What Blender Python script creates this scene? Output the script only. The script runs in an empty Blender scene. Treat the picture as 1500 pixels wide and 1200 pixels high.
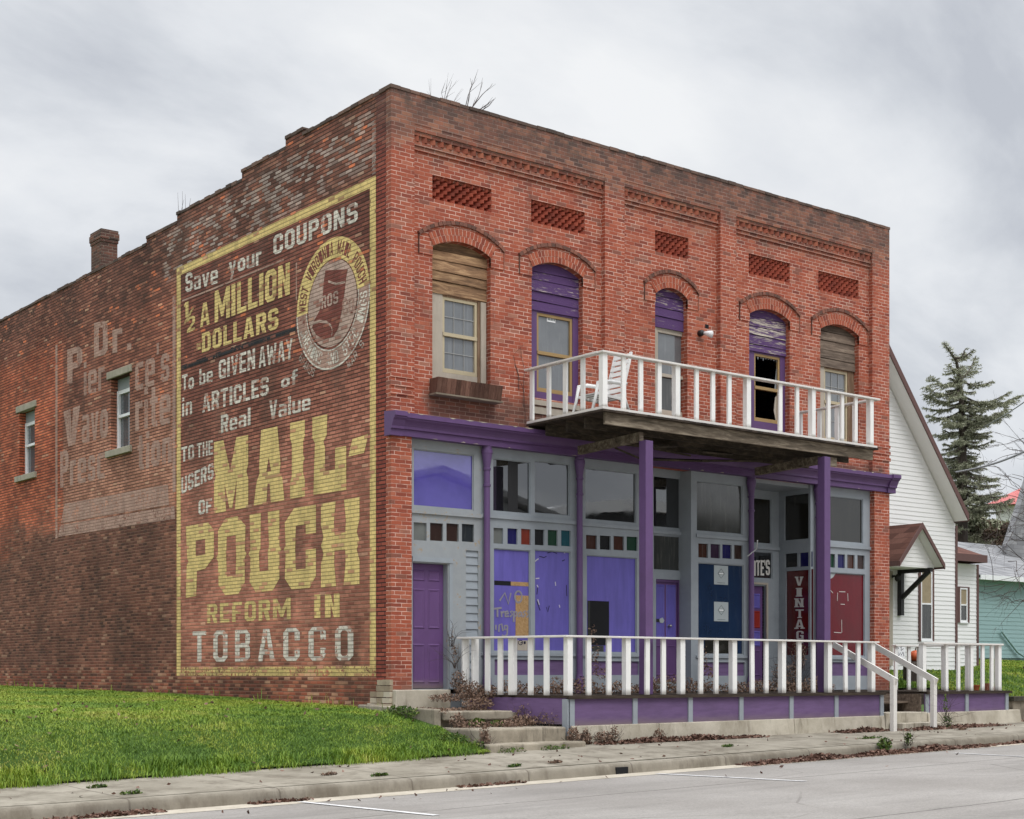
import bpy, bmesh, math, random
import numpy as np
from mathutils import Vector, Matrix
from mathutils.geometry import tessellate_polygon
random.seed(7)
rng = np.random.default_rng(7)
S = bpy.context.scene
COL = S.collection
rad = math.radians

# ------------------------------------------------------------------ camera, sky, sun, exposure
FP, YH, CX = 2231.0, 987.0, 750.0
ANG = math.atan2(3576.0 - 750.0, FP)
CAM = Vector((-13.823, -20.684, 1.6))
cam_d = bpy.data.cameras.new('camera')
cam = bpy.data.objects.new('camera', cam_d)
COL.objects.link(cam)
cam.location = CAM
cam.rotation_euler = (rad(90), 0, ANG - rad(90))
cam_d.sensor_width = 36.0
cam_d.lens = FP / 1500 * 36
cam_d.shift_y = (YH - 600) / 1500
cam_d.clip_end = 6000
S.camera = cam

SUN_DIR = Vector((-0.05, -0.72, 1.0)).normalized()
sun_d = bpy.data.lights.new('sun', 'SUN')
sun_d.energy = 1.0
sun_d.angle = rad(25)
sun_d.color = (1.0, 0.97, 0.92)
sun = bpy.data.objects.new('sun', sun_d)
COL.objects.link(sun)
sun.location = (0, -30, 40)
sun.rotation_euler = SUN_DIR.to_track_quat('Z', 'Y').to_euler()
S.view_settings.view_transform = 'Standard'
S.view_settings.look = 'None'
S.view_settings.exposure = 0.08
S.view_settings.gamma = 1.0

# pixel column/row of the photograph (1500 x 1200) -> point on a real wall plane
_F = (math.cos(ANG), math.sin(ANG)); _R = (math.sin(ANG), -math.cos(ANG))
def _ray(px, py):
    a = (px - CX) / FP
    return (_F[0] + a * _R[0], _F[1] + a * _R[1], (YH - py) / FP)
def onY(px, py, Y=0.0):
    r = _ray(px, py); t = (Y - CAM.y) / r[1]
    return CAM.x + t * r[0], CAM.z + t * r[2]
def onX(px, py, X=0.0):
    r = _ray(px, py); t = (X - CAM.x) / r[0]
    return CAM.y + t * r[1], CAM.z + t * r[2]
def onZ(px, py, Z=0.0):
    r = _ray(px, py); t = (Z - CAM.z) / r[2]
    return CAM.x + t * r[0], CAM.y + t * r[1]
def lerp(a, b, t): return a + (b - a) * t

# ------------------------------------------------------------------ mesh builder
class MB:
    def __init__(s): s.v = []; s.f = []; s.m = []
    def add(s, vs, fs, mi=0):
        b = len(s.v); s.v.extend([tuple(q) for q in vs])
        for f in fs: s.f.append(tuple(b + i for i in f)); s.m.append(mi)
        return s
    def box(s, x0, x1, y0, y1, z0, z1, mi=0):
        vs = [(x0,y0,z0),(x1,y0,z0),(x1,y1,z0),(x0,y1,z0),(x0,y0,z1),(x1,y0,z1),(x1,y1,z1),(x0,y1,z1)]
        return s.add(vs, [(0,3,2,1),(4,5,6,7),(0,1,5,4),(1,2,6,5),(2,3,7,6),(3,0,4,7)], mi)
    def beam(s, a, b, w, h, mi=0, up=(0,0,1), roll=0):
        a = Vector(a); b = Vector(b); d = (b - a).normalized(); u = Vector(up)
        sd = d.cross(u)
        if sd.length < 1e-4: sd = Vector((1,0,0))
        sd.normalize(); u = sd.cross(d).normalized()
        if roll:
            q = Matrix.Rotation(roll, 3, d); sd = q @ sd; u = q @ u
        vs = []
        for p in (a, b):
            for i, j in ((-1,-1),(1,-1),(1,1),(-1,1)): vs.append(p + sd * (i*w/2) + u * (j*h/2))
        return s.add(vs, [(0,3,2,1),(4,5,6,7),(0,1,5,4),(1,2,6,5),(2,3,7,6),(3,0,4,7)], mi)
    def tube(s, pts, rs, n=8, mi=0, cap=True):
        pts = [Vector(p) for p in pts]
        if not hasattr(rs, '__len__'): rs = [rs] * len(pts)
        b = len(s.v); prev = None
        for i, p in enumerate(pts):
            d = (pts[min(i+1, len(pts)-1)] - pts[max(i-1, 0)])
            if d.length < 1e-9: d = Vector((0,0,1))
            d.normalize()
            if prev is None:
                u = d.cross(Vector((0,0,1)))
                if u.length < 1e-3: u = d.cross(Vector((0,1,0)))
            else: u = prev - d * prev.dot(d)
            u.normalize(); prev = u; w = d.cross(u)
            for k in range(n):
                a = 2 * math.pi * k / n
                s.v.append(tuple(p + (u * math.cos(a) + w * math.sin(a)) * rs[i]))
        for i in range(len(pts) - 1):
            for k in range(n):
                s.f.append((b+i*n+k, b+i*n+(k+1) % n, b+(i+1)*n+(k+1) % n, b+(i+1)*n+k)); s.m.append(mi)
        if cap:
            s.f.append(tuple(b+k for k in range(n))[::-1]); s.m.append(mi)
            e = b + (len(pts)-1)*n
            s.f.append(tuple(e+k for k in range(n))); s.m.append(mi)
        return s
    def lathe(s, cx, cy, prof, n=20, mi=0):
        b = len(s.v)
        for r, z in prof:
            for k in range(n):
                a = 2*math.pi*k/n; s.v.append((cx+r*math.cos(a), cy+r*math.sin(a), z))
        for i in range(len(prof)-1):
            for k in range(n):
                s.f.append((b+i*n+k, b+i*n+(k+1)%n, b+(i+1)*n+(k+1)%n, b+(i+1)*n+k)); s.m.append(mi)
        s.f.append(tuple(b+k for k in range(n))[::-1]); s.m.append(mi)
        e = b+(len(prof)-1)*n; s.f.append(tuple(e+k for k in range(n))); s.m.append(mi)
        return s
    def flat(s, loops, mp, mi=0):
        """filled polygon (first loop) with holes, mapped by mp(u,v)"""
        tri = tessellate_polygon([[Vector((u, v, 0)) for u, v in lp] for lp in loops])
        flatv = [q for lp in loops for q in lp]
        return s.add([mp(u, v) for u, v in flatv], tri, mi)
    def plate(s, outer, holes, mp, t, mi=0, back=True):
        """slab with holes; mp(u,v,w) with w in 0..t"""
        loops = [outer] + list(holes)
        s.flat(loops, lambda u, v: mp(u, v, 0), mi)
        if back: s.flat(loops, lambda u, v: mp(u, v, t), mi)
        for lp in loops:
            n = len(lp); vs = [mp(u, v, 0) for u, v in lp] + [mp(u, v, t) for u, v in lp]
            s.add(vs, [(i, (i+1) % n, n+(i+1) % n, n+i) for i in range(n)], mi)
        return s
    def build(s, name, mats=None, parent=None, smooth=False, weld=False, bevel=0):
        me = bpy.data.meshes.new(name)
        me.from_pydata(s.v, [], s.f); me.validate()
        if mats is not None:
            for m in (mats if isinstance(mats, (list, tuple)) else [mats]): me.materials.append(m)
            me.polygons.foreach_set('material_index', s.m if len(me.polygons) == len(s.f) else [0]*len(me.polygons))
        if smooth: me.polygons.foreach_set('use_smooth', [True]*len(me.polygons))
        bm = bmesh.new(); bm.from_mesh(me)
        if weld: bmesh.ops.remove_doubles(bm, verts=bm.verts, dist=1e-5)
        bmesh.ops.recalc_face_normals(bm, faces=bm.faces)
        bm.to_mesh(me); bm.free(); me.update()
        o = link(name, me, parent)
        if bevel:
            md = o.modifiers.new('bevel', 'BEVEL'); md.width = bevel; md.segments = 2; md.limit_method = 'ANGLE'
        return o
def build_each(mb, name, mat, parent=None, bevel=0):
    """every separate piece of the builder becomes an object of its own"""
    par = list(range(len(mb.v)))
    def find(i):
        while par[i] != i: par[i] = par[par[i]]; i = par[i]
        return i
    for f in mb.f:
        for i in f[1:]: par[find(i)] = find(f[0])
    groups = {}
    for k, f in enumerate(mb.f): groups.setdefault(find(f[0]), []).append(k)
    out = []
    for ks in groups.values():
        idx = {}; q = MB()
        for k in ks:
            q.f.append(tuple(idx.setdefault(i, len(idx)) for i in mb.f[k])); q.m.append(mb.m[k])
        q.v = [mb.v[i] for i in idx]
        out.append(q.build(name, mat, parent, bevel=bevel))
    return out
def link(name, data, parent=None):
    o = bpy.data.objects.new(name, data); COL.objects.link(o)
    if parent is not None:
        o.parent = parent
        o.matrix_parent_inverse = world_of(parent).inverted()
    return o
def world_of(p):
    m = p.matrix_basis.copy()
    if p.parent is not None: m = world_of(p.parent) @ p.matrix_parent_inverse @ m
    return m
def tag(o, label=None, cat=None, group=None, kind=None):
    if label: o['label'] = label
    if cat: o['category'] = cat
    if group: o['group'] = group
    if kind: o['kind'] = kind
    return o
def thing(name, loc, label, cat, group=None):
    o = bpy.data.objects.new(name, None); COL.objects.link(o); o.location = loc
    o.empty_display_size = 0.3
    return tag(o, label, cat, group)
def structure(name, mb, m, **k): return tag(mb.build(name, m, **k), kind='structure')
def bigmesh(name, V, F, mats, parent=None, smooth=False):
    me = bpy.data.meshes.new(name)
    V = np.asarray(V, dtype=np.float32); F = np.asarray(F, dtype=np.int32); k = F.shape[1]
    me.vertices.add(len(V)); me.vertices.foreach_set('co', V.ravel())
    me.loops.add(F.size); me.loops.foreach_set('vertex_index', F.ravel())
    me.polygons.add(len(F)); me.polygons.foreach_set('loop_start', np.arange(0, F.size, k, dtype=np.int32))
    for m in (mats if isinstance(mats, (list, tuple)) else [mats]): me.materials.append(m)
    if smooth: me.polygons.foreach_set('use_smooth', np.ones(len(F), dtype=bool))
    me.update(calc_edges=True); me.validate()
    return link(name, me, parent)
def rplate(q, outer, holes, mp, t, mi=0):
    """slab with rectangular holes cut on a grid; outer = (u0,u1,v0,v1), holes = corner lists"""
    u0, u1, v0, v1 = outer; H = []
    for h in holes:
        us = [p[0] for p in h]; vs = [p[1] for p in h]
        a, c, e, f = max(u0, min(us)), min(u1, max(us)), max(v0, min(vs)), min(v1, max(vs))
        if c > a and f > e: H.append((a, c, e, f))
    U = sorted({u0, u1} | {k for h in H for k in h[:2]}); Vv = sorted({v0, v1} | {k for h in H for k in h[2:]})
    solid = lambda i, j: 0 <= i < len(U)-1 and 0 <= j < len(Vv)-1 and not any(a-1e-6 <= U[i] and U[i+1] <= c+1e-6 and e-1e-6 <= Vv[j] and Vv[j+1] <= f+1e-6 for a, c, e, f in H)
    b = len(q.v); n = len(U); m_ = n*len(Vv)
    for w in (0, t):
        for v in Vv:
            for u in U: q.v.append(tuple(mp(u, v, w)))
    P = lambda i, j, k: b+k*m_+j*n+i
    def F(*f): q.f.append(f); q.m.append(mi)
    for j in range(len(Vv)-1):
        for i in range(n-1):
            if not solid(i, j): continue
            F(P(i, j, 0), P(i+1, j, 0), P(i+1, j+1, 0), P(i, j+1, 0)); F(P(i, j, 1), P(i, j+1, 1), P(i+1, j+1, 1), P(i+1, j, 1))
            if not solid(i-1, j): F(P(i, j, 0), P(i, j+1, 0), P(i, j+1, 1), P(i, j, 1))
            if not solid(i+1, j): F(P(i+1, j, 0), P(i+1, j, 1), P(i+1, j+1, 1), P(i+1, j+1, 0))
            if not solid(i, j-1): F(P(i, j, 0), P(i, j, 1), P(i+1, j, 1), P(i+1, j, 0))
            if not solid(i, j+1): F(P(i, j+1, 0), P(i+1, j+1, 0), P(i+1, j+1, 1), P(i, j+1, 1))
    return q
fmap = lambda Y: (lambda u, v, w=0.0: (u, Y + w, v))      # wall facing the street
smap = lambda X: (lambda u, v, w=0.0: (X + w, u, v))      # side wall facing the lawn
def rect(a, b, c, d): return [(a, c), (b, c), (b, d), (a, d)]

# ------------------------------------------------------------------ node helper
class NT:
    def __init__(s, tree): s.t = tree; s.N = tree.nodes; s.L = tree.links
    def n(s, t, **p):
        q = s.N.new(t)
        for k, v in p.items(): setattr(q, k, v)
        return q
    def put(s, sock, v):
        if v is None: return
        if isinstance(v, bpy.types.NodeSocket): s.L.new(v, sock)
        elif hasattr(v, '__len__'):
            v = tuple(v)
            if sock.type == 'RGBA' and len(v) == 3: v = v + (1.0,)
            sock.default_value = v
        else:
            if sock.type in ('RGBA',): sock.default_value = (v, v, v, 1)
            elif sock.type == 'VECTOR': sock.default_value = (v, v, v)
            else: sock.default_value = v
    def m(s, op, a, b=None, c=None, clamp=False):
        q = s.n('ShaderNodeMath', operation=op, use_clamp=clamp)
        for i, v in enumerate((a, b, c)): s.put(q.inputs[i], v)
        return q.outputs[0]
    def mix(s, f, a, b, mode='MIX'):
        q = s.n('ShaderNodeMix', data_type='RGBA', blend_type=mode, clamp_factor=True)
        s.put(q.inputs[0], f); s.put(q.inputs[6], a); s.put(q.inputs[7], b)
        return q.outputs[2]
    def ss(s, x, lo, hi, a=0.0, b=1.0):
        q = s.n('ShaderNodeMapRange', interpolation_type='SMOOTHSTEP')
        for i, v in enumerate((x, lo, hi, a, b)): s.put(q.inputs[i], v)
        return q.outputs[0]
    def noise(s, vec, scale=5, detail=4, rough=0.55, dist=0.0):
        q = s.n('ShaderNodeTexNoise'); s.put(q.inputs['Vector'], vec); s.put(q.inputs['Scale'], scale)
        s.put(q.inputs['Detail'], detail); s.put(q.inputs['Roughness'], rough); s.put(q.inputs['Distortion'], dist)
        return q.outputs[0]
    def ramp(s, f, stops, interp='LINEAR'):
        q = s.n('ShaderNodeValToRGB'); s.put(q.inputs[0], f); e = q.color_ramp.elements
        q.color_ramp.interpolation = interp
        while len(e) < len(stops): e.new(0.5)
        for i, (p, c) in enumerate(stops): e[i].position = p; e[i].color = tuple(c) + (1,) if len(c) == 3 else c
        return q.outputs[0]
    def sep(s, v):
        q = s.n('ShaderNodeSeparateXYZ'); s.put(q.inputs[0], v); return q.outputs
    def comb(s, x, y, z):
        q = s.n('ShaderNodeCombineXYZ')
        for i, v in enumerate((x, y, z)): s.put(q.inputs[i], v)
        return q.outputs[0]
    def vscale(s, v, sc):
        q = s.n('ShaderNodeVectorMath', operation='MULTIPLY'); s.put(q.inputs[0], v); s.put(q.inputs[1], sc); return q.outputs[0]
    def pos(s): return s.n('ShaderNodeNewGeometry').outputs['Position']
    def island(s): return s.n('ShaderNodeNewGeometry').outputs['Random Per Island']
    def bump(s, h, strength=0.5, dist=0.02):
        q = s.n('ShaderNodeBump'); s.put(q.inputs['Strength'], strength); s.put(q.inputs['Distance'], dist); s.put(q.inputs['Height'], h)
        return q.outputs[0]
    def rectmask(s, u, v, u0, u1, v0, v1, e=0.05):
        a = s.m('MULTIPLY', s.ss(u, u0-e, u0+e), s.ss(u, u1-e, u1+e, 1, 0))
        b = s.m('MULTIPLY', s.ss(v, v0-e, v0+e), s.ss(v, v1-e, v1+e, 1, 0))
        return s.m('MULTIPLY', a, b)
def srgb(r, g, b):
    f = lambda c: (c/255/12.92) if c <= 10 else ((c/255+0.055)/1.055)**2.4
    return (f(r), f(g), f(b))
def newmat(name):
    m = bpy.data.materials.new(name); m.use_nodes = True
    t = NT(m.node_tree); p = t.N['Principled BSDF']
    return m, t, p
def setp(t, p, col=None, rough=0.7, spec=0.4, metal=0.0, normal=None, ior=None):
    t.put(p.inputs['Base Color'], col); t.put(p.inputs['Roughness'], rough)
    t.put(p.inputs['Specular IOR Level'], spec); t.put(p.inputs['Metallic'], metal)
    if normal is not None: t.put(p.inputs['Normal'], normal)
    if ior: t.put(p.inputs['IOR'], ior)

# ------------------------------------------------------------------ world: overcast over a Nishita sky
W = bpy.data.worlds.new('World'); S.world = W; W.use_nodes = True
wt = NT(W.node_tree); bg = wt.N['Background']
sky = wt.n('ShaderNodeTexSky', sky_type='NISHITA', sun_disc=False)
sky.sun_elevation = math.asin(SUN_DIR.z); sky.sun_rotation = math.atan2(SUN_DIR.x, SUN_DIR.y)
gen = wt.n('ShaderNodeTexCoord').outputs['Generated']
gx, gy, gz = wt.sep(gen)
zz = wt.m('MAXIMUM', gz, 0.0)
den = wt.m('ADD', zz, 0.42)                                   # project the directions on to a cloud deck
cu = wt.m('DIVIDE', gx, den); cv = wt.m('DIVIDE', gy, den)
cvec = wt.comb(cu, cv, 0.0)
n1 = wt.noise(wt.vscale(cvec, (1.0, 1.7, 1)), 2.0, 10, 0.56, 0.3)
n2 = wt.noise(wt.vscale(cvec, (1.0, 2.2, 1)), 1.1, 4, 0.5, 0.3)
cl = wt.m('ADD', wt.m('MULTIPLY', n1, 0.68), wt.m('MULTIPLY', n2, 0.32))
cc = wt.ramp(cl, [(0.39, (5.3, 5.55, 6.05)), (0.455, (6.5, 6.75, 7.15)), (0.52, (7.7, 7.9, 8.2)), (0.61, (8.9, 9.0, 9.1))])
elev = wt.ss(zz, 0.46, 0.9, 1.0, 3.7)                         # an overcast sky is brightest overhead
ccb = wt.mix(1.0, cc, wt.comb(elev, elev, elev), 'MULTIPLY')
ground = wt.ss(gz, -0.02, 0.0)
ccb = wt.mix(ground, (1.3, 1.25, 1.2), ccb)
full = wt.mix(0.93, sky.outputs[0], ccb)
wt.put(bg.inputs['Color'], full); wt.put(bg.inputs['Strength'], 0.1)
# ------------------------------------------------------------------ materials
def brick_core(t, h=0.0672, w=0.212, mh=0.17, mw=0.06, wob=0.006):
    g = t.n('ShaderNodeNewGeometry'); P = g.outputs['Position']
    x, y, z = t.sep(P); nx, ny, nz = t.sep(g.outputs['True Normal'])
    side = t.m('GREATER_THAN', t.m('ABSOLUTE', nx), 0.6)
    u = t.m('ADD', t.m('MULTIPLY', side, y), t.m('MULTIPLY', t.m('SUBTRACT', 1.0, side), x))
    wb = t.noise(P, 9.0, 3, 0.6)
    wob_ = t.m('MULTIPLY', t.m('SUBTRACT', wb, 0.5), wob * 2)
    v = t.m('ADD', z, wob_)
    r = t.m('DIVIDE', v, h); row = t.m('FLOOR', r); fv = t.m('FRACT', r)
    wn = t.n('ShaderNodeTexWhiteNoise', noise_dimensions='1D'); t.put(wn.inputs['W'], row)
    c = t.m('ADD', t.m('ADD', t.m('DIVIDE', t.m('ADD', u, wob_), w), t.m('MULTIPLY', row, 0.5)), t.m('MULTIPLY', wn.outputs['Value'], 0.22))
    col = t.m('FLOOR', c); fu = t.m('FRACT', c)
    w2 = t.n('ShaderNodeTexWhiteNoise', noise_dimensions='2D'); t.put(w2.inputs['Vector'], t.comb(row, col, 0.0))
    rgb = t.n('ShaderNodeSeparateColor'); t.put(rgb.inputs[0], w2.outputs['Color'])
    du = t.m('MINIMUM', fu, t.m('SUBTRACT', 1.0, fu)); dv = t.m('MINIMUM', fv, t.m('SUBTRACT', 1.0, fv))
    mu = t.ss(du, mw*0.35, mw*0.75, 1, 0); mv = t.ss(dv, mh*0.4, mh*0.72, 1, 0)
    return dict(P=P, x=x, y=y, z=z, u=u, mu=mu, mv=mv, mort=t.m('MAXIMUM', mu, mv), r1=w2.outputs['Value'],
                r2=rgb.outputs[0], r3=rgb.outputs[1], side=side, wb=wb)
def brick_bump(t, b, st=0.6, dist=0.012):
    fine = t.noise(b['P'], 60, 3, 0.7)
    hgt = t.m('ADD', t.m('SUBTRACT', t.m('MULTIPLY', fine, 0.35), b['mort']), t.m('MULTIPLY', b['r2'], 0.35))
    return t.bump(hgt, st, dist)

RED = [(0.0, (.22, .054, .034)), (0.2, (.33, .077, .042)), (0.75, (.395, .097, .05)), (1.0, (.44, .15, .09))]
def front_brick_color(t, b):
    c = t.ramp(b['r1'], RED)
    big = t.noise(b['P'], 0.9, 5, 0.6)
    c = t.mix(t.ss(big, .42, .72, 0, .30), c, (.27, .075, .048))
    paint_worn = t.m('MULTIPLY', t.ss(b['r3'], .93, .96), .55)
    c = t.mix(paint_worn, c, (.33, .17, .12))
    mort = t.mix(t.ss(t.noise(b['P'], 3.2, 3, .6), .35, .62), (.44, .20, .145), (.72, .47, .385))
    c = t.mix(b['mort'], c, mort)
    # weathered, unpainted brick of the parapet
    z = b['z']; zz = t.m('ADD', z, t.m('MULTIPLY', t.m('SUBTRACT', t.noise(b['P'], 1.6, 4, .7), .5), 1.5))
    par = t.ss(zz, 9.9, 10.75, 0, .85)
    oldb = t.ramp(b['r2'], [(0, (.10, .062, .05)), (.35, (.17, .085, .062)), (.7, (.26, .115, .075)), (1, (.33, .16, .10))])
    old = t.mix(b['mort'], oldb, t.mix(t.noise(b['P'], 2.5, 2), (.12, .08, .065), (.38, .27, .22)))
    c = t.mix(par, c, old)
    soot = t.m('MULTIPLY', t.ss(zz, 10.45, 11.25), t.ss(t.noise(b['P'], 2.6, 5, .7), .38, .60, .1, .85))
    c = t.mix(soot, c, (.06, .05, .044))
    # bare brown brick patches over the shop cornice and under the window box
    nz_ = t.m('SUBTRACT', t.noise(b['P'], 2.3, 4, .7), .5)
    zq = t.m('ADD', z, t.m('MULTIPLY', nz_, .35)); xq = t.m('ADD', b['x'], t.m('MULTIPLY', nz_, .6))
    bare = t.m('MAXIMUM', t.rectmask(xq, zq, .75, 4.3, 5.7, 6.38, .12), t.rectmask(xq, zq, 9.9, 12.6, 5.7, 6.02, .1))
    dirt = t.mix(b['mort'], t.ramp(b['r3'], [(0, (.085, .05, .04)), (.6, (.15, .075, .055)), (1, (.26, .10, .065))]), (.27, .18, .14))
    c = t.mix(t.m('MULTIPLY', bare, .85), c, dirt)
    sk = t.ss(t.noise(t.vscale(b['P'], (1.5, 1.5, .22)), 1.5, 5, .65), .5, .74, 0, .42)
    c = t.mix(sk, c, (.13, .055, .04))
    c = t.mix(t.m('MULTIPLY', t.ss(b['r2'], .965, .975), .6), c, (.12, .05, .04))
    low = t.m('MULTIPLY', t.ss(t.m('ADD', z, t.m('MULTIPLY', nz_, .5)), 1.3, 1.75, 1, 0), .5)
    c = t.mix(low, c, (.12, .07, .055))
    return c
def make_front_brick():
    m, t, p = newmat('painted red brick')
    b = brick_core(t, mh=.145, mw=.05)
    setp(t, p, front_brick_color(t, b), .78, .3, normal=brick_bump(t, b, .55, .012))
    return m
def side_brick_color(t, b):
    y, z = b['y'], b['z']; P = b['P']
    nn = t.m('SUBTRACT', t.noise(P, 1.1, 5, .65), .5); n2 = t.m('SUBTRACT', t.noise(P, 4.0, 4, .7), .5)
    yq = t.m('ADD', y, t.m('MULTIPLY', n2, .10)); zq = t.m('ADD', z, t.m('MULTIPLY', nn, .35))
    r = b['r1']
    brown = t.ramp(r, [(0, (.085, .042, .034)), (.3, (.14, .060, .046)), (.7, (.19, .085, .062)), (1, (.25, .12, .085))])
    dark = t.ramp(r, [(0, (.055, .034, .030)), (.4, (.098, .050, .042)), (.8, (.135, .068, .055)), (1, (.20, .12, .095))])
    orange = t.ramp(r, [(0, (.20, .066, .04)), (.4, (.29, .085, .048)), (1, (.37, .13, .075))])
    maroon = t.ramp(r, [(0, (.085, .035, .03)), (.4, (.125, .050, .042)), (1, (.165, .072, .058))])
    pinkish = t.ramp(r, [(0, (.17, .075, .06)), (.5, (.25, .115, .092)), (1, (.31, .155, .125))])
    tan = t.ramp(r, [(0, (.215, .118, .09)), (.5, (.27, .152, .117)), (1, (.32, .19, .15))])
    c = t.mix(t.ss(nn, -.12, .14), brown, t.mix(.5, brown, orange))
    # rear stretch, warm orange brick between the sill and the parapet
    c = t.mix(t.m('MULTIPLY', t.rectmask(yq, t.m('ADD', z, t.m('MULTIPLY', nn, 1.4)), 13.75, 40, 5.3, 10.0, .25), .75), c, orange)
    # old faded advertisement ground
    fade = t.rectmask(yq, zq, 7.9, 13.75, 5.05, 9.2, .05)
    c = t.mix(t.m('MULTIPLY', fade, t.ss(t.m('ADD', nn, t.m('MULTIPLY', n2, .5)), -.28, .10, .5, .95)), c, t.mix(t.ss(z, 6.3, 8.2), tan, brown))
    # sooty top
    top = t.ss(t.m('ADD', z, t.m('MULTIPLY', nn, 1.6)), 9.0, 9.7)
    c = t.mix(t.m('MULTIPLY', top, .8), c, dark)
    # damp dark lower wall
    edge = t.m('ADD', z, t.m('MULTIPLY', t.ss(y, 13, 24, 0, 1.6), 1.0))
    low = t.m('MULTIPLY', t.ss(t.m('ADD', edge, t.m('MULTIPLY', nn, .5)), 4.95, 5.15, 1, 0), t.ss(y, 7.8, 7.9))
    c = t.mix(t.m('MULTIPLY', low, .95), c, t.mix(t.ss(t.noise(P, .8, 4, .6), .38, .62), dark, t.mix(.35, dark, brown)))
    # painted ground of the big sign
    sg = t.rectmask(y, z, .45, 7.82, 1.52, 9.85, .012)
    sgc = t.mix(t.ss(t.m('ADD', z, t.m('MULTIPLY', nn, 1.2)), 5.4, 7.6, 0, 1), pinkish, maroon)
    sgc = t.mix(t.ss(t.m('ADD', z, t.m('MULTIPLY', nn, .9)), 3.0, 1.9, 0, .55), sgc, brown)
    c = t.mix(t.m('MULTIPLY', sg, .9), c, sgc)
    # single odd bricks
    odd = t.m('MULTIPLY', t.ss(t.m('ADD', b['r2'], t.m('MULTIPLY', nn, 1.0)), 1.0, 1.03), t.ss(z, 6.0, 8.0, .1, .85))
    c = t.mix(odd, c, (.36, .12, .06))
    pale = t.m('MULTIPLY', t.ss(b['r3'], .982, .987), .55)
    c = t.mix(pale, c, (.36, .26, .20))
    # spalled, patched foot of the wall
    foot = t.ss(t.m('ADD', z, t.m('MULTIPLY', nn, .6)), 1.45, 2.0, 1, 0)
    footc = t.ramp(b['r2'], [(0, (.07, .04, .033)), (.35, (.15, .058, .042)), (.65, (.27, .09, .06)), (.85, (.30, .15, .10)), (1, (.36, .28, .21))])
    c = t.mix(t.m('MULTIPLY', foot, .75), c, footc)
    # mortar colour, upper joints dark with the shadow of their recess painted in
    m1 = t.mix(t.ss(t.m('ADD', z, t.m('MULTIPLY', nn, 2.0)), 4.2, 6.4), t.mix(t.noise(P, 2, 2), (.10, .062, .05), (.26, .165, .125)), (.032, .021, .018))
    mo = t.m('MAXIMUM', b['mv'], t.m('MULTIPLY', b['mu'], t.ss(z, 5.5, 7.5, .9, .6)))
    c = t.mix(t.m('MULTIPLY', mo, .93), c, m1)
    grime = t.ss(t.noise(t.vscale(P, (1, .9, .35)), 1.2, 5, .65), .46, .72, 0, .5)
    c = t.mix(grime, c, (.06, .045, .04))
    # front corner, painted red like the street front
    red = t.mix(b['mort'], t.ramp(r, [(0, (.21, .05, .036)), (.5, (.31, .072, .048)), (1, (.37, .10, .065))]), (.07, .03, .025))
    red = t.mix(t.ss(t.m('ADD', z, nn), 9.8, 10.8, 0, .8), red, dark)
    mo2 = t.m('MULTIPLY', t.ss(t.noise(P, .55, 6, .7), .36, .64, .78, 1.32), t.m('MAXIMUM', t.ss(t.m('ADD', z, t.m('MULTIPLY', nn, .4)), 4.75, 5.15, .70, 1.0), sg)); c = t.mix(1.0, c, t.comb(t.m('MULTIPLY', mo2, 1.78), t.m('MULTIPLY', mo2, 1.50), t.m('MULTIPLY', mo2, 1.28)), 'MULTIPLY')
    fl = t.m('MULTIPLY', t.rectmask(y, t.m('ADD', z, t.m('MULTIPLY', y, .045)), .5, 8.4, 10.05, 11.0, .12), t.ss(t.m('ADD', b['r3'], t.m('MULTIPLY', t.noise(P, 2.1, 3, .6), .9)), 1.02, 1.12))
    c = t.mix(t.m('MULTIPLY', t.m('MULTIPLY', fl, t.m('SUBTRACT', 1.0, mo)), .62), c, t.mix(b['r1'], (.33, .25, .21), (.60, .54, .48)))
    c = t.mix(t.ss(y, .435, .445, 1, 0), c, red)
    return c
def make_side_brick():
    m, t, p = newmat('weathered side wall brick')
    b = brick_core(t, mh=.27, w=.205)
    setp(t, p, side_brick_color(t, b), .85, .22, normal=brick_bump(t, b, .75, .016))
    return m
def make_sign_paint(name, col, wear=.3, var=.12, mortar=(.09, .055, .04), thin=0.0, single=1.0):
    """old sign paint lying on the side wall: the joints read through it and single bricks have lost it"""
    m, t, p = newmat(name)
    b = brick_core(t, mh=.25, w=.205)
    base = side_brick_color(t, b)
    n = t.noise(b['P'], 14, 4, .7); n2 = t.noise(b['P'], 2.2, 3, .6)
    v = t.m('ADD', t.m('MULTIPLY', t.m('SUBTRACT', b['r1'], .5), var*2), 1.0)
    gr = t.ss(t.noise(t.vscale(b['P'], (1, 1.6, .35)), 1.7, 5, .65), .42, .72, 1.0, .68)
    v = t.m('MULTIPLY', v, gr)
    pc = t.mix(1.0, col, t.comb(v, v, v), 'MULTIPLY')
    # wear: joints, brick by brick, and blotches
    lost = t.m('ADD', t.m('MULTIPLY', t.ss(b['r2'], 1-wear*.26*single-.001, 1-wear*.24*single), .75), t.ss(t.m('ADD', n, t.m('MULTIPLY', n2, .6)), 1.12-wear*.42, 1.20-wear*.42), clamp=True)
    lost = t.m('MAXIMUM', lost, thin)
    c = t.mix(lost, pc, base)
    jm = t.m('MULTIPLY', t.m('MAXIMUM', b['mv'], t.m('MULTIPLY', b['mu'], .8)), .85)
    c = t.mix(jm, c, t.mix(.45, mortar, pc) if thin < .3 else base)
    setp(t, p, c, .8, .25, normal=brick_bump(t, b, .7, .014))
    return m
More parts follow.
